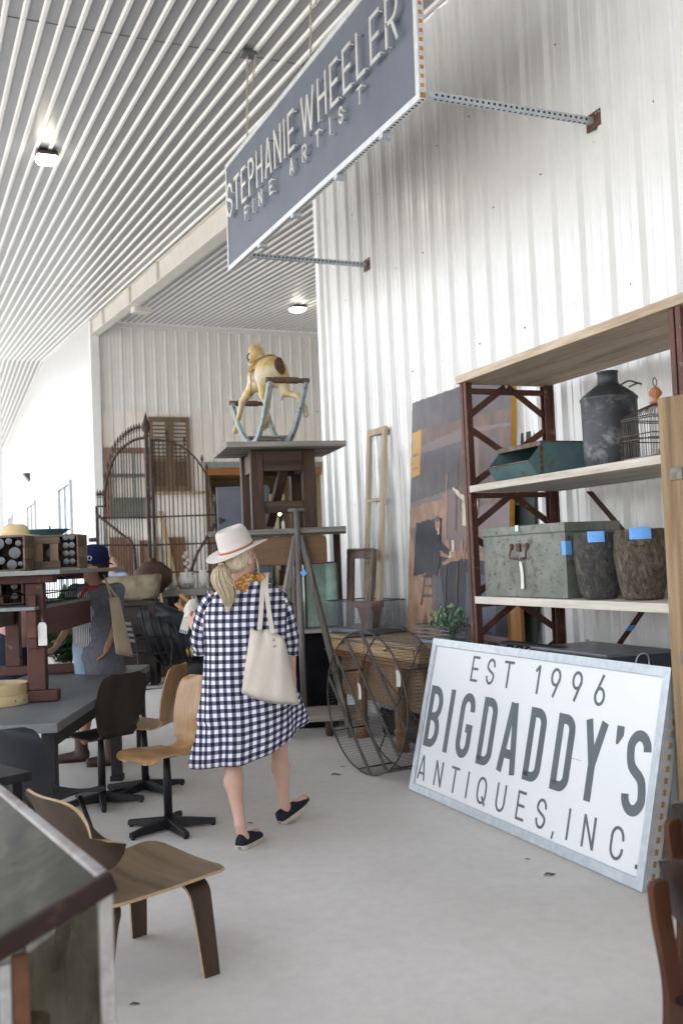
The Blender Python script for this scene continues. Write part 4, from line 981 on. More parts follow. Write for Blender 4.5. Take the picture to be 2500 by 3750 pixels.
# seated figure in a dark jacket, stool, side table
patch([(.15, .12), (.165, .12), (.20, .245), (.185, .245)], 8); patch([(.29, .10), (.305, .10), (.275, .245), (.26, .245)], 8); rect(.165, .155, .29, .165, 8); rect(.175, .195, .28, .204, 8); patch([(.165, .235), (.295, .24), (.295, .252), (.165, .25)], 8)
patch([(.20, .235), (.33, .235), (.36, .32), (.35, .40), (.30, .43), (.24, .41), (.21, .33)], 2); patch([(.29, .25), (.37, .24), (.40, .17), (.42, .06), (.37, .05), (.345, .15), (.28, .20)], 5); patch([(.28, .24), (.33, .235), (.33, .10), (.28, .10)], 0)
patch([(.33, .355), (.47, .315), (.48, .335), (.36, .385)], 2); patch([(.47, .315), (.52, .318), (.52, .338), (.475, .338)], 6); patch([(.445, .315), (.468, .314), (.47, .34), (.452, .341)], 7)
patch(arc(.325, .455, .028, .028, 0, 360, 14)[:-1], 6); patch(arc(.318, .466, .031, .024, 20, 200, 10), 0); patch([(.325, .41), (.345, .415), (.34, .44), (.325, .44)], 7)
patch([(.39, .285), (.58, .31), (.56, .325), (.38, .30)], 4); patch([(.41, .10), (.42, .10), (.43, .285), (.42, .285)], 8); patch([(.53, .12), (.54, .12), (.545, .30), (.535, .30)], 8)
# standing figure in a pale shirt behind the bar
patch([(.58, .44), (.70, .42), (.73, .52), (.68, .60), (.62, .60), (.57, .52)], 7); patch(arc(.655, .635, .026, .03, 0, 360, 14)[:-1], 6); patch([(.60, .30), (.61, .30), (.63, .44), (.62, .44)], 4); patch([(.70, .30), (.71, .30), (.68, .44), (.67, .44)], 4); rect(.62, .36, .70, .367, 4)
patch([(.60, .555), (.48, .60), (.475, .59), (.59, .53)], 7); patch([(.17, .0), (.24, .0), (.23, .06), (.21, .09), (.19, .06)], 1)
pc.build('canvas', PM, o)
o = thing('leaning_board', 'dark green board leaning between the painting and the wall', 'board', (4.1, 6.9, bz))
mb = MB(); mb.prism([(6.28, .905), (7.3, .905), (7.3, 2.95), (6.28, 2.95)], 0, .03, basis((4.105-.905*.0, 0, .905-.905*.995), (0, 1, 0), (.058, 0, .998), (.998, 0, -.058))); mb.build('board', plain('dark_green_board', (.03, .045, .04), .6, 0, (.045, .06, .05), 4), o, .004)
mb = MB(); mb.span((4.06, 6.30, .905), (4.09, 6.36, 1.30)); mb.span((4.06, 6.36, .905), (4.085, 6.44, 1.28)); mb.build('edge_strip', wood('brown_strip', (.18, .08, .03), (.30, .15, .06), 'z'), o)

# ---- iron mesh wheel
IRON = plain('dark_iron', (.045, .042, .045), .5, .6, (.085, .075, .07), 16, .1)
IRONM = plain('dark_wire_mesh', (.06, .055, .052), .55, .5, (.09, .08, .07), 12, 0)
wc = (3.145, 6.80, 0)
o = thing('mesh_wheel', 'big round iron drum of wire mesh standing on the floor by the bench', 'iron wheel', wc)
Rw, hw = .525, .157; lean = .0
Bw = basis((wc[0], wc[1], Rw+.006), (0, 1, 0), (0, 0, 1), (.985, .17, 0)); 
zax = V((.985, .17, 0)).normalized(); yax = V((0, 0, 1)); xax = yax.cross(zax); Bw = basis((wc[0], wc[1], Rw+.006), xax, yax, zax)
for z in (-hw, hw):
    mb = MB(Bw); mb.tube([(math.cos(t)*Rw, math.sin(t)*Rw, z) for t in [2*PI*k/64 for k in range(64)]], .007, 6, True); mb.build('rim', IRON, o)
mb = MB(Bw)
for k in range(132):
    t = 2*PI*k/132; mb.tube([(math.cos(t)*Rw, math.sin(t)*Rw, -hw), (math.cos(t)*Rw, math.sin(t)*Rw, hw)], .0013, 3, smooth=False)
for k in range(1, 14):
    z = -hw+2*hw*k/14; mb.tube([(math.cos(t)*Rw, math.sin(t)*Rw, z) for t in [2*PI*j/56 for j in range(56)]], .0013, 3, True, smooth=False)
mb.build('drum_mesh', IRONM, o)
mb = MB(Bw); n = 40
for k in range(1, n):
    x = -Rw+2*Rw*k/n; h = math.sqrt(Rw*Rw-x*x)
    mb.tube([(x, -h, hw), (x, h, hw)], .0013, 3, smooth=False); mb.tube([(-h, x, hw), (h, x, hw)], .0013, 3, smooth=False)
mb.build('side_mesh', IRONM, o)
for a in (20, 62, 105, 150, 195, 240, 285, 330):
    t = math.radians(a); mb = MB(Bw); mb.tube([(math.cos(t)*Rw, math.sin(t)*Rw, -hw), (math.cos(t)*Rw, math.sin(t)*Rw, hw)], .007, 6); mb.build('rung', IRON, o)
# flat slats across the near rim
for off in (-.30, -.10, .10, .30):
    h = math.sqrt(Rw*Rw-off*off); dx, dy = math.cos(math.radians(-52)), math.sin(math.radians(-52)); nx_, ny_ = -dy, dx
    s_ = -1 if xax.y > 0 else 1
    mb = MB(Bw); mb.beam((s_*(nx_*off-dx*h), ny_*off-dy*h, -hw), (s_*(nx_*off+dx*h), ny_*off+dy*h, -hw), .006, .03, (s_*nx_, ny_, 0)); mb.build('slat', IRON, o)
mb = MB(Bw)
for a in (35, 125): t = math.radians(a); mb.tube([(math.cos(t)*Rw, math.sin(t)*Rw, hw), (-math.cos(t)*Rw, -math.sin(t)*Rw, hw)], .006, 6)
mb.build('spoke', IRON, o)
tag((3.15, 6.5521, 0.8027), (.3, -1, 0), .045, .12, o, .6)
tag((2.98, 6.8672, 0.6931), (.3, -1, 0), .03, .12, o, .3)

# ---------------------------------------------------------------- tall stack with the rocking horse
DKB = wood('dark_stained_timber', (.022, .013, .009), (.058, .036, .026), 'z', .6, 34, 6, (.10, .066, .05), .4)
DKX = wood('dark_stained_rail', (.024, .015, .010), (.060, .038, .028), 'x', .6, 34, 6, (.10, .068, .052), .4)
GREYX = wood('weathered_plank', (.09, .078, .07), (.22, .20, .18), 'x', .75, 40, 7, (.33, .31, .285), .45)
GREYZ = wood('weathered_post', (.055, .047, .042), (.15, .135, .125), 'z', .75, 40, 7, (.26, .24, .22), .45)
ZP = 1.894
P0 = V((3.1561, 9.0313, 1.8755))
t = thing('work_table', 'tall dark timber work table with a thick grey top under the horse', 'table', (P0.x, P0.y, ZP+.003), math.radians(-8.6)); F = frame(t)
mb = MB(F)
for k in range(4): w = .96/4; mb.prism([(-.55, -.56+k*w), (.56, -.56+k*w), (.56, -.56+(k+1)*w-.002), (-.55, -.56+(k+1)*w-.002)], .735+.0007*k, .787-.0007*k)
mb.build('top', GREYX, t, .008)
for x in (-.245, .245):
    for y in (-.30, .27): mb = MB(F); mb.box((x, y, .366), (.118, .10, .732)); mb.build('leg', DKB, t, .006)
mb = MB(F); mb.box((0, -.305, .632), (.37, .07, .19)); mb.build('rail', DKX, t, .004)
mb = MB(F); mb.box((0, .27, .632), (.37, .06, .19)); mb.build('rail', DKX, t, .004)
mb = MB(F); mb.box((0, -.295, .20), (.37, .07, .11)); mb.build('stretcher', DKX, t, .004)
for x in (-.245, .245): mb = MB(F); mb.box((x, -.015, .632), (.06, .468, .18)); mb.build('rail', DKX, t, .004)
mb = MB(F); mb.beam((-.05, .2, .05), (.05, -.2, .62), .09, .05); mb.build('brace', DKB, t, .004)
tag(F @ V((-.02, -.36, .10)), (1, 0, 0), .03, .10, t, 2)

st = thing('plank_stand', 'grey plank stand with splayed prop legs below the dark work table', 'stand', (P0.x, P0.y, 0), math.radians(-22.9)); F = frame(st)
mb = MB(F)
for k in range(2): mb.span((-.62, -.42+k*.42, ZP-.05), (.645, -.42+k*.42+.415, ZP))
mb.build('plank_top', GREYX, st, .006)
mb = MB(F); mb.prism(rrect(-.30, 1.555, .46, 1.822, .04), -.36, -.31, basis((0, 0, 0), (1, 0, 0), (0, 0, 1), (0, -1, 0)) if False else Matrix(((1, 0, 0, 0), (0, 0, 1, 0), (0, 1, 0, 0), (0, 0, 0, 1)))); mb.build('apron_board', wood('brown_apron', (.10, .055, .03), (.19, .11, .06), 'x', .5, 28, 5), st, .01)
lp = lambda x, y, tt: F.inverted() @ V((x, y, tt))
px = .20
for a, b in (((px-.02, -.45, 1.82), (-.20, -.62, 0)), ((px+.03, -.45, 1.82), (.62, -.58, 0)), ((px, -.40, 1.82), (.05, .55, 0))):
    mb = MB(F); mb.beam(a, b, .060, .048); mb.build('leg', GREYZ, st, .004)
mb = MB(F); mb.tube([(px, -.47, 2.05), (px, -.47, .12)], .029, 10); mb.tube([(px-.075, -.47, 2.055), (px+.075, -.47, 2.055)], .018, 8); mb.build('centre_pole', GREYZ, st)
mb = MB(F); mb.box((px+.12, -.45, .20), (.85, .09, .13)); mb.build('base_beam', GREYX, st, .006)
for x in (px-.2, px+.22): mb = MB(F); mb.lathe([(.03, 0), (.04, .02), (.036, .08), (.044, .135)], Matrix.Translation((x, -.45, 0)), 14); mb.build('foot', DKB, st)
for x in (-.5, .55): mb = MB(F); mb.box((x, .3, .92), (.07, .07, 1.84)); mb.build('post', DKB, st, .004)
mb = MB(F); mb.beam((px+.035, -.475, 1.50), (px+.06, -.48, 1.46), .056, .05); mb.build('tape', BLUET, st)

BLACKC = plain('black_cloth', (.006, .006, .007), .95, 0, (.012, .012, .014), 5, .3, 12, spec=.1)
tb = thing('draped_table', 'low table with pale tiled top and black cloth under the plank stand', 'table', (P0.x, P0.y, 0), math.radians(-22.9)); F = frame(tb)
mb = MB(F); mb.span((-.55, -.05, .90), (.50, .62, .935)); mb.build('top', plain('pale_tile_top', (.36, .36, .35), .5, 0, (.28, .28, .27), 5), tb, .004)
rings = []
for z, s in ((.899, 1), (.6, 1.0), (.3, 1.01), (.02, 1.03)):
    rings.append([((x+.012*math.sin(k*1.9)*(1-z))*s, y*s+.012*math.cos(k*2.3)*(1-z), z) for k, (x, y) in enumerate([(-.53+1.01*i/20, -.03) for i in range(20)]+[(.48, -.03+.63*i/12) for i in range(12)]+[(.48-1.01*i/20, .6) for i in range(20)]+[(-.53, .6-.63*i/12) for i in range(12)])])
mb = MB(F); mb.loft(rings); mb.build('drape', BLACKC, tb)
o = thing('dark_toolbox', 'dark red painted box on the pale tiled table top', 'box', F @ V((.02, .25, .936)), math.radians(-10)); mb = MB(frame(o)); mb.span((-.2, -.12, 0), (.2, .12, .22)); mb.build('box_body', plain('dark_red_box', (.075, .03, .03), .6, 0, (.045, .025, .025), 6), o, .01)
mb = MB(frame(o)); mb.span((-.206, -.126, .222), (.206, .126, .25)); mb.build('lid', plain('black_lid', (.02, .02, .022), .5), o, .006)
o = thing('green_glass_case', 'old green tinted glass case on the tiled table by the wall corner', 'glass case', F @ V((.32, .32, .936)), 0); mb = MB(frame(o)); a = .17
for x in (-a, a):
    for y in (-a, a): mb.span((x-.01, y-.01, 0), (x+.01, y+.01, .62))
mb.span((-a, -a, .6205), (a, a, .635)); mb.span((-a, -a, -.0), (a, a, .012)); mb.build('case_frame', plain('case_frame', (.12, .11, .10), .5, .4), o)
mb = MB(frame(o))
for s in (-1, 1): mb.add([(s*a, -a+.01, .013), (s*a, a-.01, .013), (s*a, a-.01, .62), (s*a, -a+.01, .62)], [(0, 1, 2, 3)]); mb.add([(-a+.01, s*a, .013), (a-.01, s*a, .013), (a-.01, s*a, .62), (-a+.01, s*a, .62)], [(0, 1, 2, 3)])
mb.build('pane', glass('green_glass', (.62, .80, .74), .5), o)

# locker behind
o = thing('metal_locker', 'blue grey steel locker standing behind the dark work table', 'locker', (3.2084, 10.4922)+(0,), math.radians(-20)); F = frame(o)
LOCK = plain('blue_grey_locker', (.105, .115, .145), .5, .1, (.085, .095, .12), 3, .08)
mb = MB(F); mb.span((-.22, -.2, 0), (.34, .2, 2.42)); mb.build('locker_body', LOCK, o, .008)
mb = MB(F); mb.span((-.21, -.214, .05), (.33, -.2005, 2.39)); dd = mb.build('door', LOCK, o, .005)
mb = MB(F); mb.span((-.20, -.235, 2.03), (-.17, -.2145, 2.09)); mb.tube([(-.185, -.235, 2.06), (-.185, -.25, 2.06), (-.13, -.25, 2.06)], .008, 6); mb.build('latch', BLACKI, dd)

# ---- rocking horse
HP = V((3.0695, 8.9692, 2.7569)); ZT = ZP+.003+.788
hr = thing('rocking_horse', 'old yellow painted rocking horse on blue bow rockers atop the table', 'rocking horse', (HP.x, HP.y, ZT), math.radians(-2)); F = frame(hr)
def horse_paint():
    m, nt, b = nodes_of('horse_paint'); b.inputs['Roughness'].default_value = .38
    mp = coords(nt); n = noise_n(nt, mp, 4.5, 6, .65, .5); r = ramp(nt, [(.36, (.50, .46, .37)), (.47, (.47, .37, .19)), (.60, (.40, .25, .06)), (.76, (.20, .11, .035))])
    nt.links.new(n.outputs['Fac'], r.inputs[0])
    n2 = noise_n(nt, mp, 26, 8, .75); r2 = ramp(nt, [(.33, (.30, .24, .18)), (.41, (1, 1, 1))]); nt.links.new(n2.outputs['Fac'], r2.inputs[0])
    mx = nt.nodes.new('ShaderNodeMix'); mx.data_type = 'RGBA'; mx.blend_type = 'MULTIPLY'; mx.inputs[0].default_value = 1
    nt.links.new(r.outputs[0], mx.inputs[6]); nt.links.new(r2.outputs[0], mx.inputs[7]); nt.links.new(mx.outputs[2], b.inputs['Base Color'])
    bump_n(nt, b, n2.outputs['Fac'], .15, .004); return m
HPAINT = horse_paint()
pr = [('e', (0, -.20, .69), (.150, .175, .150), .05), ('e', (0, .02, .68), (.128, .22, .125), .06), ('e', (0, .20, .70), (.125, .14, .140), .06),
      ('c', (0, .24, .76), (0, .36, .98), .092, .062, .05), ('c', (0, .36, .985), (0, .44, 1.02), .060, .050, .03), ('c', (0, .44, 1.0), (0, .56, .90), .050, .034, .03),
      ('c', (-.028, .36, 1.03), (-.034, .35, 1.085), .016, .006, .01), ('c', (.028, .36, 1.03), (.034, .35, 1.085), .016, .006, .01),
      ('c', (-.07, .24, .62), (-.13, .44, .50), .056, .033, .04), ('c', (-.13, .44, .50), (-.16, .60, .27), .030, .021, .02), ('c', (-.16, .60, .27), (-.165, .65, .225), .026, .028, .015),
      ('c', (.07, .24, .62), (.10, .42, .46), .056, .033, .04), ('c', (.10, .42, .46), (.10, .54, .30), .030, .021, .02), ('c', (.10, .54, .30), (.10, .59, .255), .026, .028, .015),
      ('c', (-.075, -.24, .62), (-.085, -.22, .47), .075, .040, .05), ('c', (-.085, -.22, .47), (-.09, -.34, .36), .036, .026, .02), ('c', (-.09, -.34, .36), (-.09, -.32, .22), .024, .021, .02), ('c', (-.09, -.32, .22), (-.09, -.28, .17), .026, .027, .015),
      ('c', (.075, -.26, .62), (.10, -.30, .48), .075, .040, .05), ('c', (.10, -.30, .48), (.17, -.46, .43), .036, .026, .02), ('c', (.17, -.46, .43), (.21, -.52, .31), .024, .021, .02), ('c', (.21, -.52, .31), (.22, -.52, .25), .026, .027, .015)]
vs, fs = sdf_mesh(pr, .0095); vs = [(x*1.06, y*.86, z) for x, y, z in vs]; mb = MB(F); mb.add(vs, fs, 0, True); hb = mb.build('horse_body', HPAINT, hr)
TAILM = plain('tail_brown', (.05, .025, .018), .8, 0, (.10, .05, .035), 20, .5, 40)
vs, fs = sdf_mesh([('e', (.03, -.318, .735), (.045, .030, .070), .02), ('e', (.055, -.32, .69), (.035, .026, .05), .02)], .009); mb = MB(F); mb.add(vs, fs, 0, True); mb.build('tail_stub', TAILM, hr)
LEATH = plain('saddle_yellow', (.34, .19, .03), .45, 0, (.24, .12, .03), 9, .15)
mb = MB(F); mb.sheet(lambda u, v: (math.sin((u-.5)*2.5)*.142, -.16+.30*v, .69+math.cos((u-.5)*2.5)*.137+.03*abs(v-.5)**2*4*math.cos((u-.5)*2.5)), 16, 8, .012); mb.build('saddle', LEATH, hr)
OLDL = plain('old_leather', (.22, .11, .06), .6)
for a in (-1, 1):
    mb = MB(F); mb.sheet(lambda u, v: (a*(.142+.012*math.sin(v*3)), -.02+.045*u, .74-.12*v), 2, 6, .005); mb.build('strap', OLDL, hr)
    mb = MB(F); x = a*.155; mb.tube([(x, .0, .62), (x, .0, .52)], .004, 5); mb.tube([(x, -.0, .52), (x-.0, -.035, .46), (x, .035, .46)], .004, 5, True); mb.build('stirrup', BLACKI, hr)
mb = MB(F); mb.tube([(math.cos(q)*.083, .335+math.sin(q)*.075, .945-math.sin(q)*.035) for q in [2*PI*k/20 for k in range(20)]], .009, 6, True); mb.tube(spline([(-.085, .33, .92), (-.12, .18, .86), (-.12, .08, .83), (0, -.1, .87)], 5), .004, 5); mb.build('harness', plain('harness_brown', (.09, .06, .05), .6), hr)
ROCK = worn('pale_blue_rocker', (.30, .345, .345), (.08, .06, .045), .42, .6, 0, 22, (.19, .225, .23))
for x in (-.155, .155):
    pts = [V((x*(1+.1*abs(q)), q*.66, .028+.49*abs(q)**1.9)) for q in [-1+2*k/28 for k in range(29)]]
    mb = MB(F); n = len(pts); rings = []
    for i, p in enumerate(pts):
        d = (pts[min(i+1, n-1)]-pts[max(i-1, 0)]).normalized(); up_ = V((1, 0, 0)).cross(d).normalized(); w, h = .018, .032
        rings.append([p+V((w, 0, 0))-up_*h, p+V((w, 0, 0))+up_*h, p-V((w, 0, 0))+up_*h, p-V((w, 0, 0))-up_*h])
    mb.loft(rings, smooth=False); mb.build('rocker', ROCK, hr, .004)
for y in (-.65, .65):
    mb = MB(F); mb.lathe([(.0, -.20), (.024, -.20), (.026, -.15), (.02, -.14), (.03, -.12), (.03, -.04), (.024, -.03), (.03, -.02), (.03, .09), (.02, .11), (.026, .15), (.024, .20), (0, .20)], Matrix.Translation((0, y, .525)) @ rot('Y', 90), 14); mb.build('crossbar', wood('turned_bar', (.06, .04, .03), (.14, .09, .06), 'x'), hr)
mb = MB(F); mb.box((0, 0, .035), (.29, .16, .05)); mb.build('foot_board', plain('dark_green_board2', (.03, .05, .045), .6, 0, (.10, .09, .07), 9), hr, .004)
o = thing('wooden_box', 'small weathered wooden box on the grey table top behind the horse', 'box', F @ V((.0, .22, .001)), math.radians(-12)); G = frame(o)
o.location = (HP.x+.10, HP.y+.30, ZT); INV[o.name] = (Matrix.Translation(o.location) @ Matrix.Rotation(math.radians(-12), 4, 'Z')).inverted(); G = frame(o)
mb = MB(G); mb.span((-.19, -.09, 0), (.19, -.075, .12)); mb.span((-.19, .075, 0), (.19, .09, .12)); mb.span((-.19, -.0745, 0), (-.17, .0745, .12)); mb.span((.17, -.0745, 0), (.19, .0745, .12)); mb.span((-.169, -.0745, .0), (.169, .0745, .012)); mb.build('box_body', GREYX, o, .004)
mb = MB(G); mb.span((-.205, -.105, .121), (.205, .105, .14)); mb.build('lid', GREYX, o, .004)
for x in (-.15, .15): mb = MB(G); mb.span((x-.04, -.101, 0), (x+.04, -.0905, .12)); mb.build('corner_block', GREYZ, o, .003)

# ---------------------------------------------------------------- arched iron gate
GI = worn('rusted_gate_iron', (.045, .034, .032), (.13, .085, .07), .42, .6, .3, 8, (.065, .048, .045))
TG = 16.0
gt = thing('iron_gate', 'tall arched double gate of rusty iron bars with spear tips', 'gate', (3.3258, 16.0745)+(0,)); gp = V(gt.location)
def gpt(q): return V(q)
AL = [V(q) for q in [(2.725, 16.1875, 2.5896), (2.725, 16.1794, 2.7503), (2.766, 16.1484, 3.021), (2.8759, 16.0853, 3.3515), (3.0214, 16.0151, 3.5267), (3.1783, 15.9435, 3.6314), (3.3596, 15.8651, 3.6652)]]
AR = [V(q) for q in [(3.4362, 15.8347, 3.6268), (3.5651, 15.7805, 3.6209), (3.7447, 15.7071, 3.5709), (3.9485, 15.6275, 3.4429), (4.1123, 15.5677, 3.2538), (4.2366, 15.5267, 3.0245), (4.2968, 15.512, 2.8122), (4.3109, 15.5191, 2.5529)]]
AL, AR = spline(AL, 6), spline(AR, 6)
GL = [V(q) for q in [(2.6026, 16.239, 2.5951), (2.5689, 16.3365, 0.9402), (3.3228, 16.0195, 0.9062), (3.3615, 16.0033, 0.9045), (4.4075, 15.4784, 2.5486), (4.4118, 15.5618, 0.8571), (2.5989, 16.2497, 2.4135), (3.3463, 15.9354, 2.3798), (3.3916, 15.9161, 2.3848), (4.417, 15.4829, 2.3804), (2.6028, 16.2702, 1.9731), (3.3503, 15.9559, 1.9393), (3.3889, 15.9397, 1.9376), (4.4207, 15.5042, 1.926), (3.3735, 15.9683, 1.498), (4.4242, 15.526, 1.4645)]]
gx = (GL[4]-GL[0]); gx.z = 0; gx.normalize(); gd = V((-gx.y, gx.x, 0))
def top_at(arc_, s):
    for a, b in zip(arc_, arc_[1:]):
        sa, sb = (a-GL[0]).dot(gx), (b-GL[0]).dot(gx)
        if min(sa, sb) <= s <= max(sa, sb) and abs(sb-sa) > 1e-6: return a.z+(b.z-a.z)*(s-sa)/(sb-sa)
    return None
def leaf(arc_, s0, s1, n, tips, rails, zlow, spring):
    lf = MB(); o = MB()
    o.tube(arc_, .022 if tips else .016, 6); 
    fr = o.build('arch', GI, gt)
    for a, b in rails: o = MB(); o.tube([a, b], .014, 5); o.build('rail', GI, gt)
    for i in range(n):
        s = s0+(s1-s0)*(i+.5)/n; z = top_at(arc_, s); z = z if z else spring
        b = GL[0]+gx*s; mb = MB(); ext = .16 if tips else (.10 if i % 4 == 1 or i > n-4 else 0)
        mb.tube([(b.x, b.y, .12), (b.x, b.y, z+ext)], .0085, 5)
        if ext: mb.lathe([(.008, -.01), (.022, .0), (.008, .012), (.026, .045), (.018, .08), (0, .14)], Matrix.Translation((b.x, b.y, z+ext-.02)), 6, smooth=False)
        mb.build('bar', GI, gt)
sL0, sL1 = 0, (GL[2]-GL[0]).dot(gx); sR0, sR1 = (GL[3]-GL[0]).dot(gx), (GL[4]-GL[0]).dot(gx)
leaf(AL, .0, sL1, 17, True, [(GL[6], GL[7]), (GL[10], GL[11]), (GL[0], AL[0])], 0, GL[0].z)
leaf(AR, sR0, sR1, 17, False, [(GL[8], GL[9]), (GL[12], GL[13]), (GL[14], GL[15]), (AR[-1], GL[4])], 0, GL[4].z)
for b, z, w in ((GL[0], GL[0].z, .045), (AL[-1], AL[-1].z, .055), (AR[0], AR[0].z, .05), (GL[4], GL[4].z, .035)):
    mb = MB(); mb.box((b.x, b.y, z/2), (w, w, z)); mb.build('gate_post', GI, gt, .004)
mb = MB(); p = AL[-1]; mb.lathe([(.03, 0), (.05, .03), (.03, .06), (.075, .14), (.075, .19), (.04, .27), (.015, .36), (0, .42)], Matrix.Translation((p.x, p.y, p.z)), 8); mb.build('finial', GI, gt)
for pts in ([(2.5856, 16.1979, 2.4739), (3.103, 16.0035, 1.9908), (3.1393, 15.9939, 1.8776), (3.1617, 16.0083, 1.4029)], [(4.3956, 15.4405, 2.3226), (4.0697, 15.6052, 1.7869), (3.8926, 15.7045, 1.3002)]):
    mb = MB(); mb.tube(pts, .024, 6); mb.build('brace', GI, gt)
mb = MB(); p = V((2.5529, 16.2869, 2.0592)); mb.box(p, (.16, .06, .07)); mb.box((p.x+.06, p.y, p.z-.1), (.05, .05, .5)); mb.build('hinge', GI, gt, .004)

# ---------------------------------------------------------------- things against the back wall
BRD = wood('aged_brown_board', (.10, .05, .03), (.20, .11, .065), 'z', .7, 26, 5, (.27, .16, .10), .3)
TANB = wood('tan_board', (.34, .23, .12), (.50, .37, .22), 'z', .65, 24, 5)
SHUT = wood('shutter_brown', (.12, .08, .05), (.22, .155, .10), 'z', .7, 26, 6)
SHUTD = plain('shutter_panel_brown', (.085, .055, .04), .8, 0, (.14, .095, .065), 14, .3, 40)
o = thing('louvre_shutters', 'pair of brown louvred shutters propped high on the back wall', 'shutters', (6.28, 26.66, 3.6))
for x0, x1 in ((5.72, 6.28), (6.29, 6.85)):
    y0, y1, z0, z1, w = 26.64, 26.69, 3.6, 5.64, .11
    mb = MB(); mb.span((x0, y0, z0), (x0+w, y1, z1)); mb.span((x1-w, y0, z0), (x1, y1, z1)); mb.span((x0+w+.001, y0+.003, z1-.14), (x1-w-.001, y1-.003, z1)); mb.span((x0+w+.001, y0+.003, 4.42), (x1-w-.001, y1-.003, 4.52)); mb.span((x0+w+.001, y0+.003, z0), (x1-w-.001, y1-.003, z0+.14)); lf = mb.build('shutter_leaf', SHUT, o, .004)
    mb = MB()
    for k in range(9): z = 4.56+k*.105; mb.box(((x0+x1)/2, (y0+y1)/2, z), (x1-x0-2*w-.004, .055, .008), rot('X', -35))
    mb.build('louvres', SHUT, lf)
    mb = MB(); mb.span((x0+w+.001, y0+.02, z0+.141), (x1-w-.001, y1-.015, 4.419))
    for k in range(5): mb.span((x0+w+.005, y0+.008, z0+.15+k*.125), (x1-w-.005, y0+.0195, z0+.25+k*.125))
    mb.build('panel', SHUTD, lf)
mb = MB(); mb.span((5.6, 26.55, 3.53), (7.2, 26.77, 3.597)); mb.build('wall_ledge', TANB, None, .006, 'thin tan timber ledge carrying the brown louvred shutters', 'ledge', loc=(6.4, 26.7, 3.55))
o = thing('screen_window', 'tall old window sash with rusty brown frame behind the gate', 'window sash', (5.1, 26.65, 2.9))
SCR = wood('rosy_brown_frame', (.20, .115, .085), (.30, .19, .15), 'z', .7, 26, 6); SCRG = plain('grey_green_rail', (.17, .18, .16), .7, 0, (.13, .14, .12), 6)
x0, x1, z0, z1, w = 4.50, 5.71, 2.90, 4.79, .14
mb = MB(); mb.span((x0, 26.62, z0), (x0+w, 26.67, z1)); mb.build('stile', SCR, o, .004); mb = MB(); mb.span((x1-w, 26.62, z0), (x1, 26.67, z1)); mb.build('stile', SCR, o, .004)
mb = MB(); mb.span((x0+w+.001, 26.623, z1-.15), (x1-w-.001, 26.667, z1)); mb.build('rail', SCR, o, .004)
for a, b in ((z0+1.1, z0+1.19), (z0, z0+.55)): mb = MB(); mb.span((x0+w+.001, 26.623, a), (x1-w-.001, 26.667, b)); mb.build('rail', SCRG, o, .004)
for x in (x0+.46, x0+.78): mb = MB(); mb.span((x-.015, 26.63, z0+.551), (x+.015, 26.66, z1-.151)); mb.build('muntin', SCRG, o)
k = 0
for a, b, zt, m, lb in ((258, 306, 1233, BRD, 'wide brown board leaning on the back wall, leftmost behind the gate'), (327, 350, 1240, BRD, 'narrow brown board leaning on the back wall beside the gate post'), (360, 371, 1231, TANB, 'short tan board on the back wall left of the long batten'), (371, 386, 1172, TANB, 'long pale tan batten leaning on the back wall'), (394, 432, 1233, BRD, 'wide brown board leaning on the back wall, rightmost behind the gate')):
    pa, pb = {258: (4.594, 26.3, 2.4065), 327: (5.3768, 26.3, 2.3023), 360: (5.7622, 26.3, 2.3945), 371: (5.9135, 26.3, 3.076), 394: (6.1597, 26.3, 2.3594)}[a], {306: (5.1384, 26.3, 2.3901), 350: (5.6426, 26.3, 2.294), 371: (5.8906, 26.3, 2.3907), 386: (6.0897, 26.3, 3.0725), 432: (6.6103, 26.3, 2.3459)}[b]
    h = pa[2]; o = MB(); dx = .35 if a == 371 else 0; w = pb[0]-pa[0]-(.05 if a == 371 else 0)
    o.add([(pa[0]+x+dx*(1-z), 25.95+.7*z+y, z*h) for z in (0, 1) for x, y in ((0, 0), (w, 0), (w, .05), (0, .05))], [(3, 2, 1, 0), (4, 5, 6, 7), (0, 1, 5, 4), (1, 2, 6, 5), (2, 3, 7, 6), (3, 0, 4, 7)])
    o.build('leaning_board', m, None, .006, lb, 'board', 'boards leaning on the back wall', loc=(pa[0], 26, 0))

# trough on its stand, hopper, stone bench with white pots
STONE = plain('mossy_stone', (.16, .125, .075), .9, 0, (.25, .215, .15), 7, .6, 30, .35, .65, detail=8, bdist=.02)
DKV = plain('near_black_wood', (.022, .016, .014), .6, 0, (.035, .026, .022), 8, .2)
tp = V((2.6192, 13.6819, 1.4354))
o = thing('stone_trough', 'rough brown stone trough raised on a dark stand behind the woman in navy hat', 'trough', (tp.x, tp.y, 1.14), math.radians(-20)); F = frame(o) @ Matrix.Scale(1.12, 4)
def bumpy(vs, a, s, seed): return [(p[0]+a*noise.noise(V(p)*s+V((seed, 0, 0))), p[1]+a*noise.noise(V(p)*s+V((0, seed, 0))), p[2]+a*noise.noise(V(p)*s+V((0, 0, seed)))) for p in vs]
rg = lambda a, b, z, r: [(x, y, z) for x, y in rrect(-a, -b, a, b, r, 6)]
mb = MB(); mb.loft([rg(.26, .14, 0, .08), rg(.32, .19, .06, .08), rg(.345, .21, .16, .06), rg(.355, .22, .30, .05), rg(.30, .165, .30, .05), rg(.28, .15, .1, .05)]); mb.v = [tuple(F @ V(p)) for p in bumpy(mb.v, .02, 9, 3)]; mb.build('trough_body', STONE, o)
o = thing('trough_stand', 'dark timber stand under the rough stone trough', 'stand', (tp.x, tp.y, 0), math.radians(-20)); F = frame(o)
mb = MB(F); mb.box((0, 0, 1.105), (.72, .42, .06)); mb.build('stand_top', DKV, o, .005)
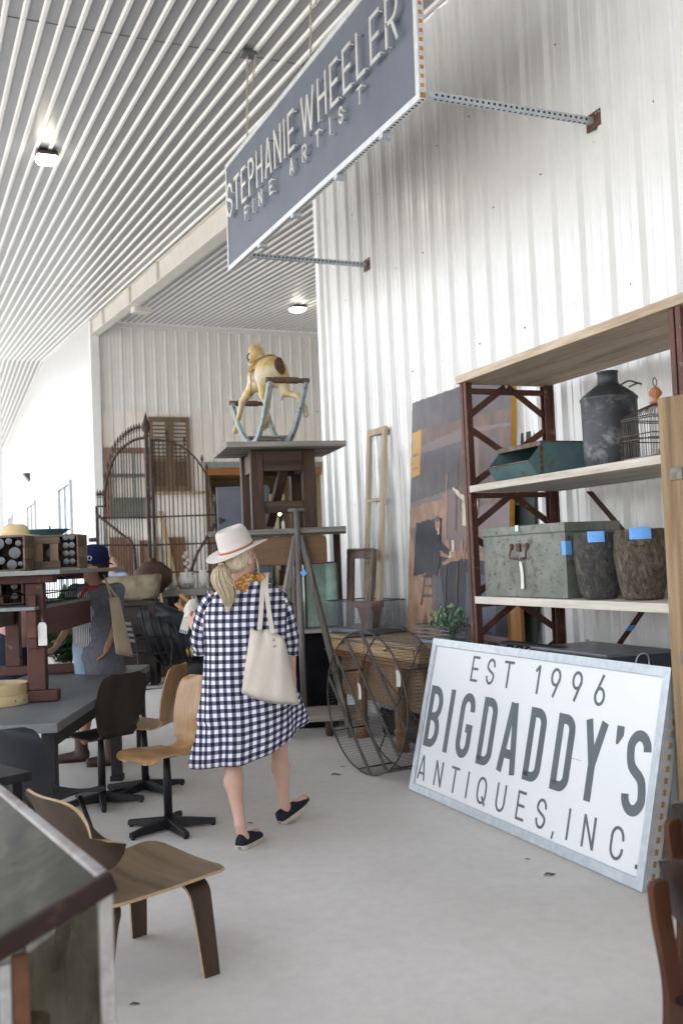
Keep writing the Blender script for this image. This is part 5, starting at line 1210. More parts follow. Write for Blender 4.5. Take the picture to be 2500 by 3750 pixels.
for x in (-.3, .3):
    for y in (-.16, .16): mb = MB(F); mb.box((x, y, .537), (.09, .09, 1.073)); mb.build('leg', DKV, o, .004)
mb = MB(F); mb.box((0, -.05, .60), (.56, .2, .94)); mb.build('cupboard', DKV, o, .004)
mb = MB(F); mb.box((0, -.16, .12), (.53, .04, .09)); mb.build('stretcher', DKV, o, .004)
p = V((3.0764, 14.3555, 1.4875))
o = thing('iron_hopper', 'dark rusty iron hopper funnel on legs in front of the gate', 'hopper', (p.x, p.y, 0)); F = frame(o)
mb = MB(F); mb.lathe([(.10, 1.2), (.27, 1.36), (.28, 1.52), (.12, 1.66), (.05, 1.67), (.05, 1.72), (0, 1.72)], n=24); mb.build('funnel', plain('rust_dark', (.045, .026, .020), .7, .2, (.075, .042, .03), 8, .2), o)
for q in range(3): a = q*2.1; mb = MB(F); mb.beam((.12*math.cos(a), .12*math.sin(a), 1.3), (.3*math.cos(a), .3*math.sin(a), 0), .035, .035); mb.build('leg', GI, o, .003)
p = V((3.5851, 14.3699, 1.2481))
o = thing('stone_bench', 'grey stone bench slab crowded with white pots beyond the gate', 'bench', (p.x, p.y, 0), math.radians(-20)); F = frame(o); zt = p.z
ST2 = plain('grey_stone', (.20, .19, .175), .85, 0, (.27, .26, .24), 6, .4, 30)
mb = MB(F); mb.box((0, 0, zt-.05), (.70, .34, .1)); mb.build('slab', ST2, o, .012)
for x in (-.24, .24): mb = MB(F); mb.lathe([(.13, 0), (.13, .08), (.09, .14), (.08, zt*.5), (.10, zt-.18), (.13, zt-.101)], Matrix.Translation((x, 0, 0)), 14); mb.build('pedestal', DKV, o)  # near-black colour stands in for the shade below the slab
WHP = plain('white_plaster', (.62, .60, .57), .7, 0, (.52, .50, .47), 8, .1)
for i, (x, r, h, lb) in enumerate(((-.22, .085, .17, 'small white pot at the left end of the stone bench'), (-.02, .13, .24, 'largest round white pot in the middle of the stone bench'), (.22, .075, .26, 'tall narrow white pot at the right end of the stone bench'))):
    q = thing('white_pot', lb, 'pot', F @ V((x, .02*i, zt+.001)), 0, 'white pots on the stone bench'); mb = MB(frame(q)); mb.lathe([(0, 0), (r*.6, 0), (r*.98, h*.35), (r, h*.55), (r*.7, h*.85), (r*.75, h), (r*.62, h), (r*.5, h*.8), (0, h*.7)], n=20); mb.build('pot_body', WHP, q)
q = thing('orchid', 'thin stem of white blossoms rising from the stone bench', 'flower', F @ V((.0, -.10, zt+.001))); G = frame(q)
mb = MB(G); mb.lathe([(0, 0), (.04, 0), (.05, .08), (.045, .08), (0, .07)], n=12); mb.build('flower_pot', ST2, q); mb = MB(G); mb.tube(spline([(0, 0, .07), (.01, 0, .3), (-.03, 0, .52)], 5), .004, 5); mb.build('stem', SAGE[1], q)
mb = MB(G)
for k in range(7):
    c = V((.01-.04*(k/6)**2+.02*(-1)**k, -.01, .22+k*.05))
    for a in range(5): d = V((math.cos(a*1.257), -.3, math.sin(a*1.257))); w = V((-d.z, 0, d.x)); mb.add([c, c+d*.02+w*.012, c+d*.035, c+d*.02-w*.012], [(0, 1, 2, 3)])
mb.build('blossom', WHP, q)

# black metal garden chair and black engine on the floor
BLK = plain('black_paint', (.012, .012, .014), .4, 0, (.020, .020, .022), 9, .05)
p = V((2.7782, 13.2487, 0.0))
o = thing('garden_chair', 'black slatted metal armchair standing beside the black engine', 'chair', (p.x-.05, p.y, 0), math.radians(100)); F = frame(o)
for k in range(4): mb = MB(F); mb.sheet(lambda u, v: ((u-.5)*.44, .22+.03*math.cos((u-.5)*2.6)+.02*k, .62+k*.075+v*.042), 8, 1, .006); mb.build('back_slat', BLK, o)
for k in range(6): mb = MB(F); mb.box((0, -.2+k*.078, .45-.01*math.sin(k)), (.46, .055, .008)); mb.build('seat_slat', BLK, o, .002)
for s in (-1, 1):
    mb = MB(F); mb.tube(spline([(s*.24, .30, .9), (s*.24, .22, .45), (s*.24, .26, .02)], 6), .014, 8); mb.build('rear_leg', BLK, o)
    mb = MB(F); mb.tube(spline([(s*.24, .24, .66), (s*.25, .0, .68), (s*.25, -.20, .66), (s*.245, -.25, .55), (s*.24, -.23, .3), (s*.24, -.24, .015), (s*.24, .26, .015)], 6), .014, 8); mb.build('arm_frame', BLK, o)
tag(F @ V((.1, .27, .64)), (1, 0, 0), .05, .1, o)
p = V((3.0784, 13.3314, 0.0))
o = thing('black_engine', 'black machine with pipes and wheels heaped beside the garden chair', 'machine', (p.x, p.y+.2, 0), math.radians(-20)); F = frame(o)
BLKS = plain('black_gloss', (.014, .014, .016), .3, .2, (.03, .03, .034), 6, .3, 25)
F = F @ Matrix.Scale(1.3, 4)
vs, fs = sdf_mesh([('e', (0, 0, .52), (.30, .24, .26), .06), ('e', (-.18, .02, .72), (.20, .18, .16), .06), ('e', (.14, -.05, .42), (.24, .2, .2), .05), ('c', (-.2, -.1, .85), (.12, -.1, .70), .07, .06, .04), ('c', (-.3, 0, .35), (.3, 0, .3), .12, .12, .05)], .022); mb = MB(F); mb.add(vs, fs, 0, True); mb.build('casing', BLKS, o)
for x in (-.26, .30):
    mb = MB(F); mb.lathe([(.0, -.03), (.09, -.03), (.115, -.02), (.115, .02), (.09, .03), (0, .03)], Matrix.Translation((x, -.22, .116)) @ rot('X', 90), 20); mb.build('wheel', BLK, o)
mb = MB(F)
for k in range(6): mb.tube(spline([(-.25+k*.09, -.18, .8-.05*k), (-.2+k*.08, -.30, .6), (-.1+k*.07, -.28, .3), (0+k*.05, -.2, .2)], 5), .013, 6)
mb.build('pipe', BLK, o)
mb = MB(F); mb.lathe([(.05, 0), (.055, .02), (.02, .024), (0, .024)], Matrix.Translation((.26, -.26, .34)) @ rot('X', 90), 16); mb.build('dial', BRASS, o)
o = thing('wooden_chest', 'low dark brown wooden chest on the floor behind the black engine', 'chest', (p.x+.45, p.y+.75, 0), math.radians(-20)); F = frame(o)
mb = MB(F); mb.span((-.45, -.22, .03), (.45, .22, .52)); mb.build('chest_body', BRD, o, .01); mb = MB(F); mb.span((-.47, -.24, .521), (.47, .24, .575)); mb.build('lid', DKX, o, .008)

# ---------------------------------------------------------------- grey table with the red trestle on it
BLK2 = plain('black_steel', (.010, .010, .012), .45, .1, (.018, .018, .02), 8, .05)
A_, B_ = V((0.6834, 5.8433, 0.74)), V((1.8221, 8.7679, 0.74))
dl = (B_-A_).normalized(); dw = V((-dl.y, dl.x, 0)); LT = (B_-A_).length
ang = math.atan2(-dl.x, dl.y)
o = thing('grey_table', 'long table with concrete grey top and black legs carrying the red bench', 'table', A_+V((0, 0, -.74)), ang); F = frame(o)   # local y along the table, -x to the left
GTOP = plain('concrete_top', (.115, .125, .135), .42, 0, (.155, .165, .175), 3.5, .12, 50, .3, .7, detail=8)
mb = MB(F); mb.span((-.95, 0, .685), (0, LT, .74)); mb.build('top', GTOP, o, .005)
for y in (.10, 1.95, LT-.12):
    for x in (-.07, -.88):
        mb = MB(F); mb.box((x, y, .36), (.075, .075, .65)); mb.box((x, y, .02), (.09, .11, .04)); mb.build('leg', BLK2, o, .004)
mb = MB(F); mb.span((-.06, .14, .60), (-.03, LT-.16, .684)); mb.build('rail', BLK2, o); mb = MB(F); mb.span((-.92, .14, .60), (-.89, LT-.16, .684)); mb.build('rail', BLK2, o)

RED = worn('worn_red_wood', (.078, .030, .024), (.17, .10, .07), .37, .5, 0, 13, (.055, .022, .018))
REDX = wood('red_stained_beam', (.060, .025, .020), (.12, .05, .038), 'y', .5, 26, 5)
GRYT = plain('grey_bench_top', (.17, .18, .18), .5, 0, (.23, .235, .23), 5, .1)
NP, FP = V((0.6908, 6.8669, 0.74)), V((1.3093, 8.5144, 0.74))
dl2 = (FP-NP).normalized(); LB2 = (FP-NP).length; ang2 = math.atan2(-dl2.x, dl2.y)
o = thing('red_bench', 'worn red timber trestle bench with grey top standing on the grey table', 'bench', NP+V((0, 0, .004)), ang2); F = frame(o)
for y in (0, LB2):
    mb = MB(F); mb.span((-.80, y-.045, 0), (.135, y+.045, .075)); mb.build('foot', RED, o, .008)
    for x in (0, -.66): mb = MB(F); mb.span((x-.058, y-.04, .076), (x+.058, y+.04, .775)); mb.build('post', RED, o, .006)
    mb = MB(F); mb.span((-.74, y-.05, .776), (.13, y+.05, .828)); mb.build('cap', RED, o, .006)
for x in (0, -.66):
    mb = MB(F); mb.span((x-.028, -.12, .42), (x+.028, LB2+.10, .60)); mb.build('stretcher', REDX, o, .006)
for y in (-.085, LB2+.07):
    mb = MB(F); mb.beam((.0, y, .35), (.0, y, .70), .03, .045); mb.build('wedge', RED, o, .004)
mb = MB(F); mb.span((-.85, -.32, .829), (.24, LB2+.22, .858)); mb.build('top', GRYT, o, .004)
mb = MB(F); mb.span((-.82, -.15, .601), (.03, LB2-.05, .625)); mb.build('lower_shelf', GRYT, o, .004)
tag(F @ V((.062, -.05, .52)) + V((-.02, -.05, .03)), (1, -.2, 0), .055, .15, o, .2)
tag(F @ V((.07, LB2-.05, .52)), (1, -.2, 0), .05, .14, o, .8)
ZT1, ZT2 = .744+.858, .744+.625
# wire rack between the posts
o2 = thing('wire_rack', 'low black wire rack on the lower shelf of the red bench', 'rack', F @ V((-.2, .75, .626)), ang2); G = frame(o2)
for nm, seq in (('rack_wires', None),):
    mb = MB(G)
    for i in range(17):
        y = -.55+i*.07
        for x in (-.12, .17): mb.tube([(x, y, .0), (x, y, .17)], .003, 4)
    for z in (.006, .07, .17):
        mb.tube([(-.12, -.55, z), (.17, -.55, z), (.17, .57, z), (-.12, .57, z)], .005, 5, True)
    mb.build(nm, BLK2, o2)

CRW = wood('dark_crate_wood', (.055, .038, .028), (.13, .095, .07), 'x', .75, 36, 7, (.20, .15, .11), .4)
CRZ = wood('crate_board', (.10, .07, .045), (.19, .135, .09), 'z', .75, 30, 6, (.24, .18, .12), .4)
JAR = plain('jar_glass', (.022, .024, .026), .3, 0, (.05, .053, .056), 12, 0, spec=.8)
JARR = plain('jar_rim', (.075, .078, .08), .3, .1, (.045, .047, .05), 10, 0)
def crate(loc, rz, w, d, h, label, jars, side=1, window=True):
    o = thing('jar_crate', label, 'crate', loc, rz, 'old wooden crates of jars on the red bench'); F = frame(o); t = .014
    for x in (-w/2+t/2, w/2-t/2):
        for k in range(3): mb = MB(F); mb.span((x-t/2, -d/2, h*k/3+.002), (x+t/2, d/2, h*(k+1)/3-.002)); mb.build('side_board', CRZ if k == 1 else CRW, o, .002)
    mb = MB(F); mb.span((-w/2+t, -d/2, 0), (w/2-t, d/2, t)); mb.build('bottom', CRW, o); mb = MB(F); mb.span((-w/2+t, -d/2, h-t), (w/2-t, d/2, h)); mb.build('top_board', CRW, o, .002)
    mb = MB(F); mb.span((-w/2+t, d/2-t, t+.0005), (w/2-t, d/2, h-t-.0005)); mb.build('back', CRZ, o)
    for z0 in (t+.001, h-.062): 
        if window: mb = MB(F); mb.span((-w/2+t, -d/2-.002, z0), (w/2-t-(.0 if not jars else w*.36), -d/2+.01, z0+.046)); mb.build('slat', CRW, o, .002)
    if window:
        for x in (-w/2+.045, w/2-.075-(w*.30 if jars else 0)): mb = MB(F); mb.span((x-.03, -d/2-.003, .062), (x+.03, -d/2+.009, h-.064)); mb.build('slat', CRZ, o, .002)
    nx = 0
    for (x, z, r) in jars:
        j = MB(F); M_ = Matrix.Translation((x, -d/2+.004, z)) @ rot('X', 90)
        j.lathe([(0, .0), (r*.55, .002), (r*.62, -.004), (r*.8, -.002), (r*.97, .001), (r, -.006), (r, -.12), (r*.7, -.15), (0, -.15)], M_, 18); j.lathe([(r*.80, -.001), (r*.98, .003), (r*.86, .004)], M_, 18, 1); j.build('jar', [JAR, JARR], o)
    return o
tl = lambda x, y: F0 @ V((x, y, .859))
F0 = frame(bpy.data.objects['red_bench'])
c1 = V((-0.0348, -0.4931, 1.595))
q = V((0.5799, 7.2531, 1.6166)); crate((q.x, q.y, ZT1+.001), math.radians(-16), .235, .34, .245, 'leftmost jar crate on the red bench with round glass bottoms showing', [(-.055, .19, .042), (.012, .205, .024), (-.04, .075, .028), (.05, .125, .042), (-.075, .115, .02), (.03, .045, .036), (.075, .19, .022), (.085, .05, .018)], window=False)
q = V((0.9308, 7.485, 1.6188)); crate((q.x, q.y, ZT1+.001), math.radians(-22), .33, .26, .25, 'jar crate nearest the navy hat with a square hole in its side', [(.075+.042*i, .055+.058*j, .024) for i in range(2) for j in range(4)]+[(-.03, .12, .036)])
q = V((0.5242, 7.4042, 1.2406)); crate((q.x, q.y, ZT2+.002), math.radians(-18), .34, .28, .22, 'jar crate on the lower shelf of the red bench, cut by the picture edge', [(.11, .06, .026), (.11, .13, .026), (-.02, .11, .04)])
o = thing('wooden_board', 'plain brown board standing between the two upper jar crates', 'board', (0.7453, 7.6716, ZT1+.001), math.radians(-20)); mb = MB(frame(o)); mb.span((-.09, 0, 0), (.09, .02, .225)); mb.span((-.09, -.004, .06), (.09, -.0002, .075)); mb.build('board', CRZ, o, .003)
STRAW = plain('straw', (.60, .47, .27), .8, 0, (.52, .39, .21), 40, .4, 90, stretch=(1, 1, 6))
q = V((0.6278, 7.5457, 1.8773)); o = thing('straw_hat', 'pale straw hat resting on top of the left jar crate', 'hat', (q.x, q.y, ZT1+.248), 0); hb = MB(frame(o))
hb.lathe([(.165, .004), (.16, .008), (.10, .014), (.088, .02), (.084, .05), (.075, .078), (.05, .092), (.02, .088), (0, .084)], n=32, sx=1.1, sy=.95); hb.build('hat_body', STRAW, o)
TEALM = plain('teal_enamel', (.06, .17, .18), .35, 0, (.045, .125, .14), 6, .08)
q = V((0.8887, 7.9779, 1.8969)); o = thing('teal_basin', 'wide shallow teal basin on the crates behind the straw hat', 'basin', (q.x, q.y, ZT1+.253), 0); mb = MB(frame(o))
mb.lathe([(0, 0), (.10, 0), (.165, .05), (.182, .054), (.184, .06), (.165, .058), (.10, .01), (0, .01)], n=36); mb.build('basin_body', TEALM, o); mb = MB(frame(o)); mb.lathe([(.006, .01), (.006, .09), (0, .092)], Matrix.Translation((.03, 0, 0)), 8); mb.build('spout', TEALM, o)
SIEV = wood('pale_bentwood', (.36, .27, .15), (.48, .38, .23), 'x', .55, 20, 5)
q = V((0.4344, 6.9282, 0.74)); o = thing('wooden_sieve', 'round pale bentwood sieve on the grey table by the red post', 'sieve', (q.x, q.y, .7415), 0); F = frame(o); R = .205
mb = MB(F); mb.lathe([(R, 0), (R, .062), (R-.007, .062), (R-.007, .0)], n=48, closed=True); mb.build('lower_hoop', SIEV, o, .002); mb = MB(F); mb.lathe([(R-.0075, .05), (R-.0075, .135), (R-.0155, .135), (R-.0155, .05)], n=48, closed=True); mb.build('upper_hoop', SIEV, o, .002)
mb = MB(F); mb.lathe([(0, .0), (R-.01, .0)], Matrix.Translation((0, 0, .055)), 40); mb.build('mesh_floor', plain('sieve_mesh', (.33, .29, .24), .8, 0, (.25, .22, .18), 40), o)
for a in (-40, -60): mb = MB(F); mb.lathe([(.005, 0), (.003, .003), (0, .003)], Matrix.Translation((math.cos(math.radians(a))*R, math.sin(math.radians(a))*R, .03)) @ rot('Z', a) @ rot('Y', 90), 8); mb.build('rivet', BLACKI, o)

# ---------------------------------------------------------------- moulded plywood swivel chairs
def swivel(name, label, loc, rz, ply, edge, group):
    o = thing(name, label, 'chair', loc, rz, group); F = frame(o)
    path = spline([(0, .235, .452), (0, .20, .468), (0, .10, .470), (0, -.02, .458), (0, -.12, .456), (0, -.185, .478), (0, -.222, .54), (0, -.245, .64), (0, -.275, .76), (0, -.315, .895)], 4)
    n = len(path)-1
    def P(u, v):
        k = u*n; i = min(int(k), n-1); p = path[i].lerp(path[i+1], k-i); s = u
        w = .205 if s < .42 else .205-.065*math.sin((s-.42)/.16*PI/2) if s < .58 else .14+.06*min(1, (s-.58)/.22)
        e = 1
        if s < .10: e = math.sqrt(max(0, 1-((.10-s)/.10)**2))*.55+.45
        if s > .90: e = math.sqrt(max(0, 1-((s-.90)/.10)**2))*.45+.55
        x = (v-.5)*2*w*e; c = (abs(v-.5)*2)**2
        return (x, p.y+(.028*c if s > .62 else 0), p.z+(.012*c-.03*max(0, .12-s)*8*c if s < .45 else 0))
    mb = MB(F); mb.sheet(P, 44, 14, .010, 0, True, None, 1); mb.build('seat_shell', [ply, edge], o)
    mb = MB(F); mb.tube([(0, 0, .05), (0, 0, .30), (0, 0, .445)], [.026, .026, .019], 14); mb.box((0, 0, .448), (.16, .12, .008)); mb.build('column', BLK2, o)
    mb = MB(F); mb.tube([(.02, .03, .425), (.10, .06, .42)], .008, 6); mb.tube([(.10, .06, .42), (.115, .065, .42)], .016, 8); mb.build('adjusting_knob', BLK2, o)
    for k in range(5):
        a = k*2*PI/5+.35; d = V((math.cos(a), math.sin(a), 0)); q = V((-d.y, d.x, 0)); mb = MB(F)
        h = [(.018, .028, .075), (.285, .018, .042)]
        vs = []
        for r_, w, zt in h: vs += [d*r_+q*w+V((0, 0, .012)), d*r_-q*w+V((0, 0, .012)), d*r_-q*w*.8+V((0, 0, zt)), d*r_+q*w*.8+V((0, 0, zt))]
        mb.add(vs, [(0, 1, 2, 3), (7, 6, 5, 4), (0, 4, 5, 1), (1, 5, 6, 2), (2, 6, 7, 3), (3, 7, 4, 0)]); mb.lathe([(.014, 0), (.014, .0115)], Matrix.Translation(d*.268), 10); mb.build('base_leg', BLK2, o, .003)
    return o
HONEY = wood('honey_plywood', (.17, .085, .032), (.30, .165, .068), 'z', .30, 18, 5, (.40, .24, .11), .08, .6)
EDGE = plain('ply_edge', (.42, .28, .15), .55, 0, (.34, .22, .12), 30)
DKPLY = wood('black_brown_plywood', (.016, .012, .010), (.035, .026, .022), 'z', .45, 16, 4)
EDGED = plain('dark_ply_edge', (.06, .045, .035), .6)
fl = math.degrees(math.atan2(-dl.x, dl.y))+90
GRPC = 'swivel chairs along the grey table'
c = (1.3478, 6.0817, 0.0); s1 = swivel('swivel_chair', 'honey plywood swivel chair just left of the gingham dress', (c[0], c[1], 0), math.radians(fl+46), HONEY, EDGE, GRPC)
c = (1.443, 7.2198, 0.0); s2 = swivel('swivel_chair', 'honey plywood swivel chair behind, seen edge on past the black one', (c[0], c[1], 0), math.radians(fl-14), HONEY, EDGE, GRPC)
c = (1.1014, 6.9929, 0.0); s3 = swivel('swivel_chair', 'black brown plywood swivel chair tucked under the grey table', (c[0], c[1], 0), math.radians(fl-42), DKPLY, EDGED, GRPC)
mb = MB(frame(s3)); mb.lathe([(.012, 0), (.011, .001), (0, .001)], basis((.14, -.262, .585), (1, 0, 0), (0, .2, 1), (0, -1, .2)), 10); mb.build('worn_spot', plain('bare_spot', (.45, .38, .30), .7), s3)

# black moulded shell chair
SHELL = plain('black_shell_plastic', (.012, .013, .017), .5, 0, (.016, .017, .021), 5, .04, 200)
q = V((0.6074, 6.0249, 0.44)); o = thing('shell_chair', 'black moulded shell chair with thin legs at the near table end', 'chair', (0.5643, 5.4128, 0), math.radians(-50)); F = frame(o)
path = spline([(0, .25, .40), (0, .19, .432), (0, .05, .428), (0, -.08, .418), (0, -.17, .44), (0, -.225, .52), (0, -.26, .64), (0, -.29, .76), (0, -.305, .83)], 4); n_ = len(path)-1
def PS(u, v):
    k = u*n_; i = min(int(k), n_-1); p = path[i].lerp(path[i+1], k-i); w = .215 if u < .5 else .215-.02*(u-.5)*2; e = 1
    if u < .12: e = math.sqrt(max(0, 1-((.12-u)/.12)**2))*.5+.5
    if u > .86: e = math.sqrt(max(0, 1-((u-.86)/.14)**2))*.55+.45
    c = (abs(v-.5)*2)**2.2
    return ((v-.5)*2*w*e, p.y+(.075*c*min(1, (u-.45)*4) if u > .45 else 0), p.z+(.05*c*(1-abs(u-.35)*2) if u < .8 else 0))
mb = MB(F); mb.sheet(PS, 40, 16, .007); mb.build('seat_shell', SHELL, o)
for x in (-.12, .12):
    for y in (-.10, .12): mb = MB(F); mb.tube([(x, y, .415), (x*1.75, y*1.9-.01, .0)], [.013, .010], 8); mb.build('leg', BLK2, o)
mb = MB(F)
for a, b in (((-.17, -.15, .18), (.13, .13, .40)), ((.17, -.15, .18), (-.13, .13, .40)), ((-.17, .19, .18), (.13, -.10, .40)), ((.17, .19, .18), (-.13, -.10, .40))): mb.tube([a, b], .005, 5)
mb.build('wire_brace', BLK2, o)

# dark little table corner at the left edge
p = V((0.3904, 4.2029, 0.8)); o = thing('black_side_table', 'black side table whose corner pokes in at the left picture edge', 'table', (p.x, p.y, 0), math.radians(-68)); F = frame(o)
mb = MB(F); mb.span((-.60, -.60, .765), (0, 0, .80)); mb.build('top', BLK2, o, .004)
for x in (-.57, -.05):
    for y in (-.55, -.05): mb = MB(F); mb.box((x, y, .382), (.04, .04, .764)); mb.build('leg', BLK2, o, .003)

# ---------------------------------------------------------------- bent plywood lounge chair in front
WAL = wood('walnut_ply', (.075, .048, .026), (.155, .105, .06), 'x', .42, 18, 4, (.21, .15, .09), .15, .45)
WALD = wood('walnut_ply_dark', (.035, .022, .015), (.07, .046, .032), 'z', .45, 18, 4)
PED = plain('pale_ply_edge', (.44, .31, .19), .55, 0, (.36, .25, .15), 30)
FC = V((1.02, 4.17, 0)); fw2 = V((.956, .294, 0)); 
def lounge(label, loc, rz, seat, dark, edge, group=None):
    o = thing('lounge_chair', label, 'chair', loc, rz, group); F = frame(o)      # local +y forward, x right; origin under the seat centre
    def S(u, v):       # u: back to front
        w = (.255+.05*u)*(math.sqrt(max(0, 1-max(0, (u-.82)/.18)**2.5))*.28+.72 if u > .82 else 1)*(1 if u > .12 else .80+.20*math.sqrt(max(0, 1-((.12-u)/.12)**2)))
        y = -.26+.53*u; x = (v-.5)*2*w; c = (v-.5)*2
        return (x, y+.02*(1-c*c)*(u > .9)*(u-.9)*10, .345+.045*(u**1.5)-.05*max(0, u-.80)**2*6+.022*c*c-.012)
    mb = MB(F); mb.sheet(S, 30, 18, .012, 0, True, None, 1); mb.build('seat', [seat, edge], o)
    def Bk(u, v):      # u: left to right, v: bottom to top
        c = math.sin((u-.5)*PI*.97)/math.sin(.485*PI); e = abs(c)
        hh = .145*max(.16, (1-(e*.995)**5)**.5)
        z = .605+(v-.5)*2*hh; x = c*.285
        return (x, -.335-.09*(v-.5)*1.2+.085*c*c-.03*(v-.5)*c*c, z)
    mb = MB(F); mb.sheet(Bk, 44, 12, .012, 0, True, None, 1); mb.build('backrest', [dark, edge], o)
    def bent(pts, w, name, dn=(1, 0, 0)):
        P_ = spline(pts, 6); n = len(P_)-1
        def L(u, v):
            k = u*n; i = min(int(k), n-1); p = P_[i].lerp(P_[i+1], k-i); ww = w*(1-.35*u*u)
            return p+V(dn)*0+V((0, (v-.5)*ww, 0))
        mb = MB(F); mb.sheet(L, n, 4, .013, 0, True, None, 1); mb.build(name, [dark, edge], o)
    for s in (-1, 1):
        bent([(s*.10, .14, .350), (s*.20, .14, .350), (s*.245, .145, .325), (s*.262, .15, .26), (s*.29, .165, .0)], .105, 'front_leg')
        bent([(s*.08, -.19, .318), (s*.14, -.19, .316), (s*.172, -.195, .29), (s*.185, -.215, .22), (s*.205, -.25, .0)], .09, 'rear_leg')
    P_ = spline([(0, .10, .335), (0, -.10, .315), (0, -.27, .33), (0, -.33, .42), (0, -.345, .60)], 6); n = len(P_)-1
    def L(u, v):
        k = u*n; i = min(int(k), n-1); p = P_[i].lerp(P_[i+1], k-i); return p+V(((v-.5)*.11, 0, 0))
    mb = MB(F); mb.sheet(L, n, 3, .013, 0, True, None, 1); mb.build('spine', [dark, edge], o)
    return o
lc = FC-fw2*.27
lounge('low bent walnut plywood lounge chair in the left foreground', (lc.x, lc.y, 0), math.atan2(-fw2.x, fw2.y), WAL, WALD, PED)

# ---------------------------------------------------------------- rusty glazed display case, nearest thing at left
WHR = worn('flaking_white_paint', (.30, .285, .28), (.11, .065, .05), .40, .7, 0, 6, (.38, .37, .36), .2, .16)
DKR = worn('dark_rusted_rail', (.014, .008, .007), (.075, .034, .02), .38, .7, 0, 14, (.024, .012, .010))
K = V((0.3378, 2.0616, 0.99)); K1 = V((0.1706, 3.2719, 1.0197)); d1 = (K1-K); d1.z = 0; d1.normalize(); d3 = V((-d1.y, d1.x, 0)); LK = 1.15
o = thing('display_case', 'rusty white framed glass display case in the left foreground', 'display case', (K.x, K.y, 0), math.atan2(-d1.x, d1.y)); F = frame(o); zk = K.z; wK = .62; dz = .23
def dusty(m, cs, sc):
    nt = m.node_tree; b = nt.nodes['Principled BSDF']; mp = coords(nt, (1, 1, .5)); n = noise_n(nt, mp, sc, 7, .65, .6); r = ramp(nt, [(.34, cs[0]), (.5, cs[1]), (.66, cs[2])])
    nt.links.new(n.outputs['Fac'], r.inputs[0]); nt.links.new(r.outputs[0], b.inputs['Base Color'])
GLS = glass('dusty_brown_glass', (.045, .042, .030), .16, .4)
GLS2 = glass('dusty_green_glass', (.06, .058, .045), .40, .35)
for m in (GLS, GLS2): m.node_tree.nodes['Principled BSDF'].inputs['Specular IOR Level'].default_value = .05; m.node_tree.nodes['Transparent BSDF'].inputs[0].default_value = (.6, .58, .5, 1)
dusty(GLS, ((.012, .011, .007), (.032, .029, .018), (.075, .070, .05)), 5); dusty(GLS2, ((.018, .014, .010), (.055, .05, .036), (.13, .13, .11)), 7)
t = .028
mb = MB(F); mb.span((-t, 0, zk-t), (0, LK, zk)); mb.build('top_rail', WHR, o, .005)
mb = MB(F); mb.beam((-.0, -.012, zk-.012), (-wK, -.012, zk-dz-.012), .03, .042); mb.build('slanted_rail', DKR, o, .006)
mb = MB(F); mb.beam((-.0, LK+.012, zk-.012), (-wK, LK+.012, zk-dz-.012), .03, .042); mb.build('slanted_rail', DKR, o, .006)
mb = MB(F); mb.span((-wK-t, 0, zk-dz-t), (-wK, LK, zk-dz)); mb.build('low_rail', WHR, o, .005)
for x, y, zt in ((-.014, .0, zk-t-.002), (-wK, 0, zk-dz-t-.002), (-.014, LK-.014, zk-t-.002), (-wK, LK-.014, zk-dz-t-.002)):
    mb = MB(F); mb.span((x-.014, y-.010, 0), (x+.014, y+.018, zt)); mb.build('post', WHR, o, .005)
mb = MB(F); mb.span((-.222, -.008, .08), (-.200, .012, zk-.13)); mb.build('mullion', WHR, o, .004)
mb = MB(F); mb.span((-.198, -.004, .08), (-.165, .010, zk-.12)); mb.build('rusty_strip', worn('orange_rust_strip', (.17, .075, .035), (.07, .03, .02), .5, .8, 0, 8, (.10, .05, .03), .3, .2), o, .004)
mb = MB(F); mb.span((-wK+.001, -.008, .02), (-.03, .012, .10)); mb.build('base_rail', DKR, o, .004); mb = MB(F); mb.span((-.028, .02, .02), (-.001, LK-.03, .10)); mb.build('base_rail', DKR, o, .004)
mb = MB(F); mb.add([(-t, .012, zk-.008), (-t, LK-.01, zk-.008), (-wK, LK-.01, zk-dz-.006), (-wK, .012, zk-dz-.006)], [(0, 1, 2, 3)]); mb.build('top_pane', GLS, o)
mb = MB(F); mb.add([(-.03, .002, .10), (-.2, .002, .10), (-.2, .002, zk-.14), (-.03, .002, zk-.05)], [(0, 1, 2, 3)]); mb.add([(-.223, .002, .10), (-wK+.015, .002, .10), (-wK+.015, .002, zk-dz-.05), (-.223, .002, zk-.15)], [(0, 1, 2, 3)]); mb.build('front_pane', GLS2, o)
mb = MB(F); mb.add([(-.012, .02, .10), (-.012, LK-.03, .10), (-.012, LK-.03, zk-t-.004), (-.012, .02, zk-t-.004)], [(0, 1, 2, 3)]); mb.build('side_pane', GLS2, o)
mb = MB(F); mb.span((-wK+.02, .03, .05), (-.03, LK-.03, .08)); mb.build('floor_board', DKX, o)
CASEW = [wood('case_brown', (.10, .06, .035), (.20, .13, .075), 'z'), plain('case_olive', (.12, .12, .08), .8, 0, (.08, .08, .05), 7), plain('case_rust', (.16, .07, .035), .7, 0, (.10, .045, .025), 9)]
for i, (x, y, w, h, lb) in enumerate(((-.12, .20, .13, .50, 'tall brown tin inside the foreground glass case'), (-.36, .22, .16, .38, 'olive tin inside the foreground glass case'), (-.20, .60, .20, .42, 'rust coloured tin deeper inside the foreground glass case'))):
    q = thing('tin', lb, 'tin', F @ V((x, y, .081)), math.radians(-10)); G = frame(q); mb = MB(G); mb.lathe([(0, 0), (w*.5, 0), (w*.5, h), (w*.46, h+.01), (w*.3, h+.05), (w*.3, h+.08), (0, h+.08)], n=20); mb.build('tin_body', CASEW[i], q)

